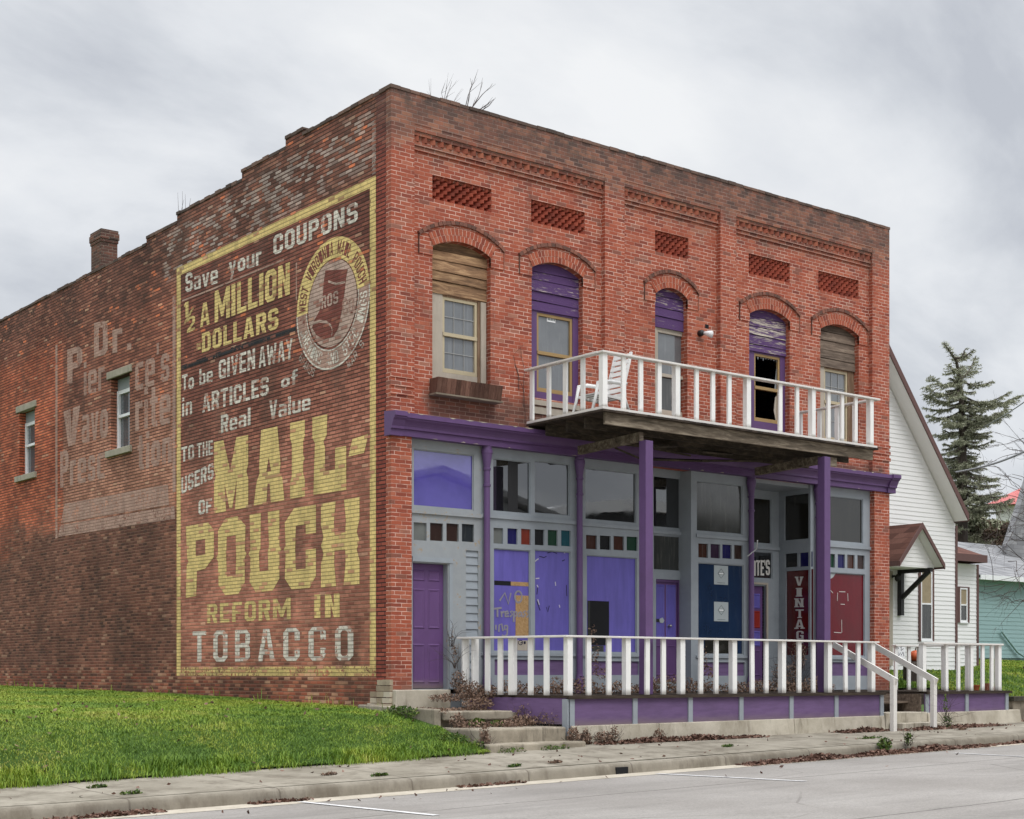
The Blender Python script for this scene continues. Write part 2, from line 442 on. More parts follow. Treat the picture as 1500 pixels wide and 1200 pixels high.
def make_plain_brick(name, stops, mort, h=.0672, w=.212):
    m, t, p = newmat(name); b = brick_core(t, h, w)
    c = t.mix(b['mort'], t.ramp(b['r1'], stops), mort)
    c = t.mix(t.ss(t.noise(b['P'], 1.5, 4, .7), .45, .75, 0, .5), c, (.08, .06, .05))
    setp(t, p, c, .85, .2, normal=brick_bump(t, b, .7, .014)); return m
def make_single_brick(name, stops, dirt=.4):
    """each little brick of the mesh is one brick"""
    m, t, p = newmat(name); P = t.pos()
    c = t.ramp(t.island(), stops)
    c = t.mix(t.ss(t.noise(P, 4, 4, .7), .45, .75, 0, dirt), c, (.09, .05, .04))
    setp(t, p, c, .82, .25, normal=t.bump(t.noise(P, 50, 3, .7), .4, .01)); return m
def make_paint(name, col, worn=(.32, .27, .21), wear=.1, var=.08, rough=.6, scale=(1, 1, 1), dirt=.2, sc=6, spec=.35, grain=.15, feet=()):
    m, t, p = newmat(name); P = t.pos(); V = t.vscale(P, scale)
    big = t.noise(P, 1.3, 4, .6); fine = t.noise(V, sc*3.5, 5, .7); mid = t.noise(V, sc, 4, .65)
    k = t.m('ADD', 1.0, t.m('MULTIPLY', t.m('SUBTRACT', mid, .5), var*4))
    c = t.mix(1.0, col, t.comb(k, k, k), 'MULTIPLY')
    c = t.mix(t.ss(big, .45, .75, 0, dirt), c, tuple(q*.45+.02 for q in col))
    lost = t.ss(t.m('ADD', t.m('MULTIPLY', fine, .55), t.m('MULTIPLY', mid, .45)), .74-wear*.55, .77-wear*.5)
    c = t.mix(lost, c, t.mix(fine, tuple(q*.55 for q in worn), worn))
    for fz0, fz1 in feet:                            # splashed dirt and bare wood near the feet of the boards
        z_ = t.sep(P)[2]; ft = t.m('MULTIPLY', t.ss(t.m('ADD', z_, t.m('MULTIPLY', mid, -.16)), fz0-.08, fz1-.08, 1, 0), t.ss(z_, fz0-.02, fz0-.01)); c = t.mix(t.m('MULTIPLY', ft, .7), c, (.19, .155, .115))
    setp(t, p, c, rough, spec, normal=t.bump(t.m('ADD', fine, t.m('MULTIPLY', lost, -.5)), grain, .01)); return m
def make_wood(name, a, b, c2, axis=(.5, 6, 6), paintcol=None, paint=.0, rough=.85):
    m, t, p = newmat(name); P = t.pos()
    isl = t.island(); V = t.vscale(P, axis)
    V2 = t.n('ShaderNodeVectorMath', operation='ADD'); t.put(V2.inputs[0], V); t.put(V2.inputs[1], t.comb(t.m('MULTIPLY', isl, 37), isl, t.m('MULTIPLY', isl, 11)))
    g = t.noise(V2.outputs[0], 3.5, 6, .7, .6); g2 = t.noise(V2.outputs[0], 11, 4, .7)
    c = t.ramp(t.m('ADD', t.m('MULTIPLY', g, .8), t.m('MULTIPLY', g2, .2)), [(.28, a), (.5, b), (.72, c2)])
    k = t.m('ADD', .5, t.m('MULTIPLY', isl, .9)); c = t.mix(1.0, c, t.comb(k, k, k), 'MULTIPLY')
    if paintcol:
        th = t.m('ADD', t.m('MULTIPLY', g, .55), t.m('ADD', t.m('MULTIPLY', g2, .35), t.m('MULTIPLY', isl, .10)))
        c = t.mix(t.ss(th, paint-.03, paint+.03, 1, 0), c, paintcol)
    setp(t, p, c, rough, .2, normal=t.bump(t.m('ADD', g, g2), .45, .01)); return m
def make_concrete(name, a, b, stain=(.10, .088, .07), sc=2.2, st=.6, speck=.3):
    m, t, p = newmat(name); P = t.pos()
    n = t.noise(P, sc, 6, .65); f = t.noise(P, 55, 3, .8); s = t.noise(t.vscale(P, (1.6, 1.6, .35)), 2.4, 5, .7)
    c = t.mix(t.ss(n, .3, .7), a, b)
    c = t.mix(t.ss(s, .50, .74, 0, st), c, stain)
    k = t.m('ADD', 1-speck/2, t.m('MULTIPLY', f, speck)); c = t.mix(1.0, c, t.comb(k, k, k), 'MULTIPLY')
    setp(t, p, c, .9, .2, normal=t.bump(t.m('ADD', n, t.m('MULTIPLY', f, .5)), .35, .015)); return m
def make_glass(name, col, ior=1.9, rough=.03, streak=.0, streakcol=(.3, .3, .3)):
    m, t, p = newmat(name); P = t.pos()
    c = t.mix(t.ss(t.noise(P, 2.2, 4, .6), .3, .75, 0, .5), col, tuple(q*.55 for q in col))
    if streak:
        s = t.noise(t.vscale(P, (7, 7, .6)), 2.0, 4, .65); c = t.mix(t.ss(s, .52, .7, 0, streak), c, streakcol)
    wav = t.noise(P, 2.5, 2, .5)
    setp(t, p, c, t.ss(t.noise(P, 3, 3), .4, .8, rough, rough+.05), .5, ior=ior, normal=t.bump(wav, .006, .05)); return m
def make_plain(name, col, rough=.6, spec=.4, metal=0, var=.1, sc=8):
    m, t, p = newmat(name); P = t.pos(); n = t.noise(P, sc, 4, .6)
    c = t.mix(n, tuple(q*(1-var) for q in col), tuple(min(1, q*(1+var)) for q in col))
    setp(t, p, c, rough, spec, metal); return m
def make_leafy(name, stops, rough=.7, big=.5):
    m, t, p = newmat(name); P = t.pos()
    f = t.m('ADD', t.m('MULTIPLY', t.island(), .6), t.m('MULTIPLY', t.noise(P, big, 4, .6), .4))
    setp(t, p, t.ramp(f, stops), rough, .25); return m
def make_siding(name, col, pitch=.115, dirt=.15):
    m, t, p = newmat(name); P = t.pos()
    n = t.noise(P, .8, 4, .6); s = t.noise(t.vscale(P, (1, 1, .2)), 3, 3)
    c = t.mix(t.ss(n, .45, .8, 0, dirt), col, tuple(q*.7 for q in col))
    c = t.mix(t.ss(s, .55, .8, 0, dirt), c, tuple(q*.75 for q in col))
    setp(t, p, c, .55, .35); return m
def make_shingle(name, stops, pitch=.14):
    m, t, p = newmat(name); g = t.n('ShaderNodeNewGeometry'); P = g.outputs['Position']
    x, y, z = t.sep(P)
    r = t.m('DIVIDE', z, pitch); row = t.m('FLOOR', r); fv = t.m('FRACT', r)
    c = t.m('ADD', t.m('DIVIDE', t.m('ADD', x, y), .3), t.m('MULTIPLY', row, .37)); col = t.m('FLOOR', c)
    w = t.n('ShaderNodeTexWhiteNoise', noise_dimensions='2D'); t.put(w.inputs['Vector'], t.comb(row, col, 0.0))
    cc = t.ramp(w.outputs['Value'], stops)
    cc = t.mix(t.ss(fv, .0, .16, .55, 0), cc, tuple(q*.35 for q in stops[0][1]))
    cc = t.mix(t.ss(t.noise(P, 30, 2), .4, .7, 0, .3), cc, stops[0][1])
    setp(t, p, cc, .9, .15); return m

M = {}
M['front'] = make_front_brick(); M['side'] = make_side_brick()
M['yellow'] = make_sign_paint('yellow sign paint', (.84, .63, .25), .34, .10)
M['yellow_old'] = make_sign_paint('worn yellow sign paint', (.74, .56, .22), .78, .16)
M['yellow_mid'] = make_sign_paint('rubbed yellow sign paint', (.76, .58, .23), .52, .14)
M['white_sign'] = make_sign_paint('white sign paint', (.80, .73, .63), .56, .15)
M['grey_sign'] = make_sign_paint('greyed white sign paint', (.56, .46, .39), .74, .2)
M['black_sign'] = make_sign_paint('black sign paint', (.025, .025, .028), .55, .2)
M['ghost'] = make_sign_paint('faded sign paint', (.48, .305, .24), .64, .08, mortar=(.22, .13, .10), single=.05)
M['cream_sign'] = make_sign_paint('cream sign paint', (.58, .41, .335), .40, .10)
M['maroon_sign'] = make_sign_paint('maroon sign paint', (.24, .07, .052), .30, .15)
M['flake'] = make_sign_paint('flaking white paint', (.60, .54, .48), 1.12, .2)
M['chimney'] = make_plain_brick('chimney brick', [(0, (.06, .036, .03)), (.5, (.13, .062, .048)), (1, (.22, .095, .065))], (.25, .19, .15))
M['redone'] = make_single_brick('single red brick', RED)
M['hood'] = make_single_brick('sooted hood and shadow line brick', [(0, (.12, .065, .05)), (.5, (.20, .09, .065)), (1, (.30, .12, .08))], .45)
M['dent'] = make_single_brick('dentil brick', [(0, (.22, .075, .05)), (.5, (.34, .10, .06)), (1, (.42, .15, .09))], .35)
M['lat'] = make_single_brick('lattice brick', [(0, (.24, .06, .04)), (.5, (.34, .08, .05)), (1, (.40, .10, .06))], .2)
M['mortar'] = make_plain('pink lime mortar', (.60, .36, .285), .9, .2, var=.2, sc=14)
M['coping'] = make_single_brick('sooty coping brick', [(0, (.07, .052, .044)), (.5, (.125, .085, .068)), (1, (.20, .12, .09))], .5)
M['muntin'] = make_plain('grey muntin', (.34, .34, .33), .6, .3)
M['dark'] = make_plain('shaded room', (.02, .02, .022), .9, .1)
M['purple'] = make_paint('purple paint', (.118, .060, .165), (.30, .24, .24), .05, .08, .5, dirt=.3)
M['purple_col'] = make_paint('purple column paint', (.128, .070, .178), (.36, .32, .30), .08, .07, .45, dirt=.25)
M['purple_skirt'] = make_paint('purple skirting boards', (.150, .090, .20), (.35, .26, .24), .12, .18, .65, scale=(.4, .4, 2.5), dirt=.3, feet=((.70, .93),))
M['purple_door'] = make_paint('purple door paint', (.132, .064, .185), (.26, .17, .32), .10, .09, .5, scale=(1, 1, .5), dirt=.25, feet=((1.33, 1.55),))
M['violet'] = make_paint('blue violet board', (.135, .112, .43), (.26, .24, .5), .13, .15, .45, scale=(2.5, 2.5, .35), dirt=.3, sc=4)
M['violet_light'] = make_glass('violet backed glass', (.115, .095, .40), 2.3, .01)
M['grey'] = make_paint('grey trim paint', (.305, .335, .365), (.42, .35, .27), .07, .06, .6, dirt=.28)
M['grey_peel'] = make_paint('peeling grey trim paint', (.31, .33, .345), (.42, .34, .25), .32, .08, .65, dirt=.3)
M['white'] = make_paint('white rail paint', (.86, .85, .82), (.36, .32, .27), .10, .05, .55, scale=(1, 1, .4), dirt=.16, feet=((1.25, 1.36), (5.98, 6.05)))
M['white_old'] = make_paint('chipped white paint', (.72, .69, .65), (.27, .22, .18), .22, .06, .6, dirt=.2)
M['greywood'] = make_wood('weathered grey wood', (.07, .055, .042), (.20, .165, .125), (.36, .31, .25))
M['deckwood'] = make_wood('dark deck boards', (.02, .015, .012), (.05, .037, .028), (.10, .075, .057))  # darkened in colour for the shade below the balcony deck
M['beamwood'] = make_wood('mouldy porch beam', (.010, .009, .008), (.15, .12, .088), (.42, .355, .27), axis=(.4, 3, 3))  # black mould patches, tone also deepened to paint shade under the balcony
M['joist'] = make_wood('shade darkened joist', (.015, .012, .010), (.05, .04, .03), (.14, .11, .08), axis=(1, 1, 3))  # near-black colour paints in the shade under the balcony
M['tanwood'] = make_wood('bare tan boards', (.030, .021, .016), (.24, .14, .078), (.60, .40, .22), axis=(.45, 6, 3.5))
M['brownwood'] = make_wood('brown weathered board', (.07, .045, .03), (.20, .125, .078), (.34, .25, .18), axis=(6, 6, .5))
M['boxwood'] = make_wood('window box boards', (.06, .03, .024), (.135, .068, .05), (.20, .115, .085), axis=(6, 6, .6))
M['purpleboard'] = make_wood('purple painted boards', (.10, .08, .075), (.27, .23, .20), (.45, .40, .34), paintcol=(.100, .052, .145), paint=.60)
M['purplemix'] = make_wood('half bare purple boards', (.12, .10, .085), (.32, .28, .23), (.55, .50, .43), paintcol=(.100, .052, .145), paint=.55)
M['greyboard'] = make_wood('grey brown boards', (.05, .038, .031), (.145, .108, .083), (.30, .24, .185), axis=(.5, 6, 5))
M['cream_frame'] = make_paint('cream sash paint', (.48, .405, .27), (.25, .2, .14), .12, .08, .6, dirt=.25)
M['ochre_frame'] = make_paint('ochre sash paint', (.36, .235, .10), (.2, .15, .1), .10, .08, .55, dirt=.25)
M['pale_frame'] = make_paint('pale window board', (.44, .385, .315), (.25, .19, .14), .22, .1, .7, scale=(3, 3, .6), dirt=.35)
M['vinyl'] = make_plain('white vinyl frame', (.86, .865, .87), .4, .4, var=.03)
M['stone'] = make_concrete('limestone lintel', (.33, .30, .235), (.42, .38, .30), (.16, .14, .11), 4, .5)
M['quoin'] = make_single_brick('pale quoin stones', [(0, (.25, .19, .13)), (.5, (.42, .35, .25)), (1, (.52, .46, .36))], .35)
M['conc'] = make_concrete('old concrete steps', (.22, .19, .145), (.40, .35, .275), (.075, .062, .046), 2.2, .9)
M['found'] = make_concrete('porch foundation concrete', (.36, .32, .25), (.55, .50, .41), (.15, .125, .09), 1.6, .85)
M['glass_up'] = make_glass('grey upstairs glass', (.16, .17, .18), 1.9, .06, .25, (.30, .31, .32))
M['glass_dark'] = make_glass('dark shop glass', (.012, .013, .014), 2.5, .01)
M['glass_dirty'] = make_glass('dusty shop glass', (.045, .047, .043), 1.8, .08, .5, (.13, .13, .115))
M['glass_brown'] = make_glass('brown dusty glass', (.022, .021, .017), 1.7, .06, .35, (.06, .055, .042))
M['glass_blue'] = make_glass('blue curtained glass', (.012, .032, .085), 1.8, .04, .35, (.06, .085, .12))
M['glass_red'] = make_paint('red painted glass', (.135, .005, .011), (.26, .03, .08), .10, .12, .08, scale=(2.5, 2.5, .7), dirt=.4, spec=.6)
M['glass_maroon'] = make_paint('dark red painted glass', (.105, .008, .010), (.12, .02, .02), .03, .08, .06, dirt=.3, spec=.6)
M['glass_side'] = make_glass('side window glass', (.10, .115, .125), 1.8)
STAIN = {}
for nm, c in dict(teal=(.006, .075, .10), green=(.008, .045, .022), navy=(.012, .010, .10), brown=(.036, .016, .012), black=(.010, .010, .011), purple=(.045, .02, .05), clear=(.17, .18, .17), red=(.22, .03, .014), amber=(.06, .02, .012), slate=(.02, .025, .03)).items():
    STAIN[nm] = make_glass('stained glass ' + nm, c, 1.45, .12, .22 if nm in ('clear', 'brown', 'amber', 'slate') else .06, (.22, .21, .19))
M['chrome'] = make_plain('worn metal', (.55, .53, .48), .3, .5, .9)
M['black'] = make_plain('black metal', (.02, .02, .022), .5, .4)
M['greymetal'] = make_plain('grey cable sheath', (.22, .23, .24), .5, .4)
M['chair'] = make_plain('white moulded plastic', (.76, .76, .745), .45, .4, var=.04)
M['letter'] = make_paint('white window lettering', (.66, .64, .60), (.1, .02, .02), .05, .05, .5, dirt=.1)
M['spray'] = make_plain('grey spray paint', (.27, .255, .29), .8, .2, var=.2, sc=20)
M['scratch'] = make_plain('pale scratch', (.55, .53, .6), .7, .2, var=.2)
M['blackmark'] = make_plain('black marker', (.012, .01, .03), .6, .3)
M['osb'] = make_wood('bare chipboard', (.28, .16, .07), (.42, .26, .12), (.55, .38, .2), axis=(6, 6, 6))
M['paper'] = make_plain('sun bleached paper', (.42, .46, .47), .8, .2, var=.08)
M['print'] = make_plain('faded print', (.17, .20, .20), .8, .2, var=.2)
M['siding'] = make_siding('white vinyl siding', (.82, .815, .80), dirt=.06)
M['siding_teal'] = make_siding('teal vinyl siding', (.29, .43, .43), dirt=.12)
M['trim'] = make_plain('brown house trim', (.125, .065, .058), .6, .35, var=.12)
M['soffit'] = make_siding('white soffit', (.88, .87, .85), dirt=.05)
M['shingle'] = make_shingle('brown roof shingles', [(0, (.075, .036, .028)), (.5, (.125, .058, .045)), (1, (.17, .085, .066))])
M['shingle_grey'] = make_shingle('grey roof shingles', [(0, (.19, .19, .197)), (.5, (.25, .25, .255)), (1, (.31, .31, .312))], .16)
M['redroof'] = make_plain('faded red metal roof', (.50, .13, .12), .55, .4, var=.15, sc=2)
M['curtain'] = make_plain('tan curtain', (.33, .27, .18), .9, .1, var=.25, sc=12)
M['pumpkin'] = make_plain('orange pumpkin skin', (.52, .10, .03), .5, .4, var=.2)
M['terra'] = make_plain('terracotta', (.42, .12, .05), .8, .2, var=.2)
M['spruce'] = make_leafy('spruce needles', [(.1, (.15, .165, .11)), (.45, (.29, .30, .205)), (.75, (.41, .41, .295)), (.95, (.5, .47, .34))], .75, .8)
M['bark'] = make_wood('grey brown bark', (.03, .024, .02), (.075, .06, .05), (.13, .11, .095), axis=(4, 4, 1))
M['twig'] = make_plain('bare twig', (.075, .058, .052), .9, .1, var=.3)
M['shrub'] = make_leafy('russet shrub leaves', [(.2, (.07, .04, .028)), (.5, (.115, .072, .05)), (.8, (.10, .095, .055))], .8)
m, t, p = newmat('grass blades'); P = t.pos()
f = t.m('ADD', t.m('MULTIPLY', t.island(), .30), t.m('ADD', t.m('MULTIPLY', t.ss(t.noise(P, .55, 4, .6), .36, .64), .44), t.m('MULTIPLY', t.ss(t.noise(P, 2.5, 3, .6), .35, .65), .26)))
setp(t, p, t.ramp(f, [(.12, (.075, .155, .016)), (.36, (.15, .25, .022)), (.58, (.235, .32, .03)), (.80, (.31, .345, .045)), (.98, (.43, .38, .12))]), .55, .3); M['grass'] = m
M['weed'] = make_leafy('green weed leaves', [(.2, (.035, .075, .015)), (.6, (.08, .13, .02)), (.9, (.20, .21, .05))], .7)
M['deadleaf'] = make_leafy('dead brown leaves', [(.15, (.06, .03, .022)), (.5, (.14, .075, .054)), (.8, (.24, .145, .108)), (.97, (.38, .29, .22))], .8, 3)
M['vine'] = make_leafy('dry brown vine', [(.15, (.10, .062, .045)), (.55, (.22, .14, .10)), (.9, (.37, .265, .195))], .85, 3)
# ------------------------------------------------------------------ ground heights
def pw(x, pts):
    if x <= pts[0][0]: return pts[0][1]
    for (a, za), (b, zb) in zip(pts, pts[1:]):
        if x <= b: return lerp(za, zb, (x-a)/(b-a))
    return pts[-1][1]
def z_gut(X): return pw(X, [(-80, -1.0), (-7.4, .03), (.6, .178), (10.7, .36), (80, 1.55)])
def z_kerb(X): return z_gut(X) + .155
def z_back(X): return max(z_kerb(X)+.01, pw(X, [(-80, -.80), (-7.3, .25), (-1, .40), (2.3, .485), (6, .50), (14, .585), (20, .68), (80, 1.72)]))
YK = -4.75                                        # street face of the kerb
def y_back(X): return -2.62 if X < 1.0 else -2.1
def z_walk(X, Y):
    t = max(0, min(1, (Y-YK)/(-2.3-YK))); return lerp(z_kerb(X), z_back(X), t)
def z_lawn(X, Y):
    b = z_back(X)
    p = [(-2.62, b+.02), (-2.0, max(.58, b+.1)), (-1.3, .80), (-.5, .95), (.5, 1.02), (6.6, 1.157), (18, 1.29), (60, 1.7)]
    return pw(Y, p)
def z_yard(X, Y): return pw(Y, [(-1.9, 1.06), (3.4, 1.70), (12, 2.1), (60, 3.0)])

# ------------------------------------------------------------------ the brick building
BLD = thing('brick_building', (6.4, 8, .9), 'two storey red brick corner shop with purple storefront and painted tobacco advertisement on its side', 'building')
OPX = [(633.3, 718.7), (778.7, 853.7), (959.6, 1007), (1097.4, 1156.8), (1201.6, 1258)]
VPX = [(633.3, 720), (778, 856.7), (959.7, 1008.5), (1096.7, 1157), (1198.8, 1257.6)]
YP = .10
OPN = [(onY(a, 500, YP)[0], onY(b, 500, YP)[0]) for a, b in OPX]
VEN = [(onY(a, 300, YP)[0], onY(b, 300, YP)[0]) for a, b in VPX]
ZS, ZCR, ZB = 8.74, 8.90, 6.46
def arc(x0, x1, zs, zc, n=14):
    w = (x1-x0)/2; h = zc-zs; R_ = (w*w+h*h)/(2*h); cz = zc-R_; cx = (x0+x1)/2
    a0 = math.asin(w/R_)
    return [(cx+R_*math.sin(a), cz+R_*math.cos(a)) for a in [a0 - 2*a0*i/n for i in range(n+1)]]   # right to left
holes = []
for x0, x1 in OPN: holes.append([(x0, ZB), (x1, ZB)] + arc(x0, x1, ZS, ZCR))
for x0, x1 in VEN: holes.append(rect(x0, x1, 9.535, 9.935))
b = MB().plate(rect(.02, 12.84, 5.6, 10.66), holes, fmap(YP), .26)
b.build('facade_wall', M['front'], BLD)
PIL = [(0, .46), (4.66, 5.14), (7.66, 8.10), (12.28, 12.85)]
for i, (x0, x1) in enumerate(PIL):
    q = MB().box(x0, x1, 0, .15, 5.86, 10.66)
    if i in (0, 3):                                # corbelled foot of the corner pilasters
        for k, (za, zb_) in enumerate(((6.16, 6.23), (6.30, 6.37), (6.44, 6.50))):
            q.box(x0-(.02 if i == 0 else -.01), x1+(.02 if i == 3 else -.01), -.022+.004*k, .0, za, zb_)
    q.build('pilaster', M['front'], BLD)
b = MB().box(0, 12.85, 0, .15, 10.66, 11.15).box(.32, 12.8, .15, .36, 9.9, 11.14)
b.build('parapet', M['front'], BLD)
q = MB(); x = -.02                                   # ragged top course
while x < 12.85:
    w = random.uniform(.19, .23)
    if 1:
        q.box(x, min(x+w-.008, 12.87), -.012+random.uniform(-.008, .008), .34, 11.15, 11.205+random.uniform(-.007, .006))
    x += w
q.build('coping', M['coping'], BLD)
for i, (x0, x1) in enumerate(((.46, 4.66), (5.14, 7.66), (8.10, 12.28))):
    q = MB()
    q.box(x0, x1, .006, .12, 10.56, 10.658).box(x0, x1, .032, .12, 10.495, 10.556)
    q.box(x0, x1, .078, .12, 10.40, 10.49).box(x0, x1, .048, .12, 10.335, 10.396).box(x0, x1, .072, .12, 10.265, 10.331)
    q.build('corbel_band', M['front'], BLD)
    d = MB(); n = int((x1-x0)/.162)
    for k in range(n):
        xx = x0 + (k+.5)*(x1-x0)/n
        yj = .018+random.uniform(-.005, .005); h_ = .072; d.add([(xx-h_, .09, 10.402), (xx+h_, .09, 10.402), (xx+.012, yj, 10.402), (xx-h_, .09, 10.488), (xx+h_, .09, 10.488), (xx+.012, yj, 10.488)], [(0, 2, 1), (3, 4, 5), (0, 1, 4, 3), (1, 2, 5, 4), (2, 0, 3, 5)])
    d.build('dentils', M['dent'], BLD)
for x0, x1 in VEN:                                   # brick lattice in the attic vents
    q = MB(); rows = 6; zh = .4/rows; n = max(5, round((x1-x0)/.152))
    q.box(x0-.02, x1+.02, .218, .30, 9.5, 9.96)
    for r in range(rows):
        za = 9.535 + r*zh
        for k in range(n+1):
            c = x0 + (k + (.5 if r % 2 else 0))*(x1-x0)/n; hw = (x1-x0)/n*.5
            a0, a1 = max(x0, c-hw), min(x1, c+hw)
            if a1-a0 < .03: continue
            q.add([(a0, .215, za+.002), (a1, .215, za+.002), (c if a0 < c < a1 else (a0 if c <= a0 else a1), .108, za+.002),
                   (a0, .215, za+zh-.006), (a1, .215, za+zh-.006), (c if a0 < c < a1 else (a0 if c <= a0 else a1), .108, za+zh-.006)],
                  [(0, 2, 1), (3, 4, 5), (0, 1, 4, 3), (1, 2, 5, 4), (2, 0, 3, 5)])
    q.build('vent_lattice', M['lat'], BLD)
for x0, x1 in OPN:                                   # raised arch surround, voussoirs and hood mould
    e = .275
    out = [(x0-e, 8.58), (x0, 8.58)] + arc(x0, x1, ZS, ZCR)[::-1] + [(x1, 8.58), (x1+e, 8.58)] + arc(x0-e, x1+e, 8.88, 9.175)
    # order: arc() runs right to left
    q = MB().plate(out, [], fmap(.086), .05); q.build('arch_surround', M['front'], BLD)
    ia, ob = arc(x0+.004, x1-.004, ZS+.003, ZCR+.003, 24), arc(x0-.075, x1+.075, ZS+.20, ZCR+.222, 24)[::-1]
    MB().plate(ia+ob, [], fmap(.081), .02).build('arch_mortar', M['mortar'], BLD)
    inn = arc(x0, x1, ZS, ZCR, 60); cx = (x0+x1)/2; w = (x1-x0)/2; h = ZCR-ZS; Rr = (w*w+h*h)/(2*h); cz = ZCR-Rr; a0 = math.asin(w/Rr)
    q = MB()
    for ring, (ra, rb) in enumerate(((.004, .104), (.112, .215))):
        n = int((Rr+ra)*2*a0/.074)
        for k in range(n):
            t0 = -a0 + 2*a0*(k+.11)/n; t1 = -a0 + 2*a0*(k+.89)/n
            P4 = [(cx+(Rr+r_)*math.sin(t_), cz+(Rr+r_)*math.cos(t_)) for r_, t_ in ((ra, t0), (ra, t1), (rb, t1), (rb, t0))]
            q.plate(P4, [], fmap(.074+random.uniform(0, .003)), .03)
    q.build('voussoirs', M['redone'], BLD)
    q = MB(); oa = arc(x0-e, x1+e, 8.88, 9.175, 22)[::-1]
    for (u0, v0), (u1, v1) in zip(oa, oa[1:]):
        dx, dz = u1-u0, v1-v0; L = math.hypot(dx, dz); nx_, nz_ = -dz/L*.062, dx/L*.062
        if nz_ < 0: nx_, nz_ = -nx_, -nz_
        s_ = .04
        q.plate([(u0+dx*s_, v0+dz*s_), (u1-dx*s_, v1-dz*s_), (u1-dx*s_+nx_, v1-dz*s_+nz_), (u0+dx*s_+nx_, v0+dz*s_+nz_)], [], fmap(.052+random.uniform(-.006, .006)), .07)
    for xx in (x0-e-.014, x1+e-.002):
        q.box(xx, xx+.014, .076, .12, 8.58, 8.93)  # thin dark strips drawn as the shadow edge of the raised surround
    q.build('hood_mould', M['hood'], BLD)

q = MB()                                             # single bricks missing from the wall
for hx_, hz_ in ((771, 392), (900, 452), (1036, 478)):
    a_ = onY(hx_, hz_, .09); q.box(a_[0]-.05, a_[0]+.05, .0985, .16, a_[1]-.04, a_[1]+.035)
build_each(q, 'missing_brick', M['dark'], BLD)
# upper windows
def board_stack(x0, x1, z0, z1, n, mat, parent, Y=.215, name='boarding'):
    q = MB(); zs = [z0]
    for k in range(n): zs.append(zs[-1] + random.uniform(.8, 1.2))
    zs = [z0 + (z-z0)*(z1-z0)/(zs[-1]-z0) for z in zs]
    for a, b_ in zip(zs, zs[1:]):
        y = Y+random.uniform(-.008, .008); tl = random.uniform(-.008, .008); lean = random.uniform(.004, .02)
        vs = [(x0, y-lean, a+.004+tl), (x1, y-lean, a+.004-tl), (x1, y+.03, a+.004), (x0, y+.03, a+.004), (x0, y, b_-.006+tl), (x1, y, b_-.006-tl), (x1, y+.03, b_-.006), (x0, y+.03, b_-.006)]
        q.add(vs, [(0, 3, 2, 1), (4, 5, 6, 7), (0, 1, 5, 4), (1, 2, 6, 5), (2, 3, 7, 6), (3, 0, 4, 7)])
    return q.build(name, mat, parent)
def upper_window(i, zbd, nb, bmat, sx0, sx1, zt, zm, zb, frame, lmat, rmat, pane, grid=False, opened=False, pane_low=None, ysash=.24):
    x0, x1 = OPN[i]
    w = MB()
    # side boards either side of the sash make the window's own frame
    w.box(x0-.03, sx0, .225, .30, ZB-.05, zbd, 0).box(sx1, x1+.03, .225, .30, ZB-.05, zbd, 1)
    w.box(sx0-.02, sx1+.02, .235, .30, zt, zbd+.01, 1)
    if zb > ZB+.02: w.box(sx0-.002, sx1+.002, .232, .30, ZB-.05, zb-.004, 0)
    W_ = w.build('upper_window', [lmat, rmat], BLD)
    board_stack(x0-.03, x1+.03, zbd, ZCR+.02, nb, bmat, W_)
    fr = .05; hs = []
    if zm: hs = [rect(sx0+fr, sx1-fr, zb+.07, zm-.03), rect(sx0+fr, sx1-fr, zm+.03, zt-fr)]
    else: hs = [rect(sx0+fr, sx1-fr, zb+.07, zt-fr)]
    s = rplate(MB(), (sx0, sx1, zb, zt), hs, fmap(ysash), .05)
    if zm: s.box(sx0+.01, sx1-.01, ysash-.02, ysash, zm-.03, zm+.03)
    sh = s.build('sash', frame, W_)
    if grid:
        g = MB()
        for za, zc in ((zb+.07, zm-.03), (zm+.03, zt-fr)):
            for k in (1, 2): xx = sx0+fr+(sx1-sx0-2*fr)*k/3; g.box(xx-.006, xx+.006, ysash+.022, ysash+.032, za, zc)
            zz = (za+zc)/2; g.box(sx0+fr, sx1-fr, ysash+.021, ysash+.031, zz-.006, zz+.006)
        g.build('muntins', M['muntin'], W_)
    if not opened:
        for k, hh in enumerate(hs):
            MB().box(hh[0][0]-.01, hh[1][0]+.01, ysash+.034, ysash+.04, hh[0][1]-.01, hh[2][1]+.01).build('pane', (pane_low or pane) if k == 0 and zm else pane, W_)
    else:                                            # shards left in the broken pane
        q = MB(); X0, X1, Z0, Z1 = hs[1][0][0], hs[1][1][0], hs[1][0][1], hs[1][2][1]
        for k in range(9):
            c = lerp(X0, X1, k/8.5); l = random.uniform(.02, .07)
            q.plate([(c, Z1), (c+.06, Z1), (c+.03+random.uniform(-.02, .02), Z1-l)], [], fmap(ysash+.03), .004)
        q.plate([(X1, Z0), (X1-.07, Z0), (X1-.03, Z0+.35), (X1, Z0+.5)], [], fmap(ysash+.03), .004)
        q.build('broken_glass', M['glass_up'], W_)
        X0, X1, Z0, Z1 = hs[0][0][0], hs[0][1][0], hs[0][0][1], hs[0][2][1]
        q = MB().plate([(X1, Z0), (X1, Z1-.05), (X1-.05, Z1-.1), (X1-.09, Z0+.2), (X1-.03, Z0)], [], fmap(ysash+.03), .004)
        q.build('broken_glass', M['pale_frame'], W_)
    return W_
zw = lambda px, py, Y=.24: onY(px, py, Y)[1]
xw = lambda px, Y=.24: onY(px, 500, Y)[0]
w1 = upper_window(0, zw(633, 429), 5, M['tanwood'], xw(647.5), xw(698.7), zw(647, 434), zw(648, 489), zw(648, 545), M['cream_frame'], M['pale_frame'], M['brownwood'], M['glass_up'], grid=True)
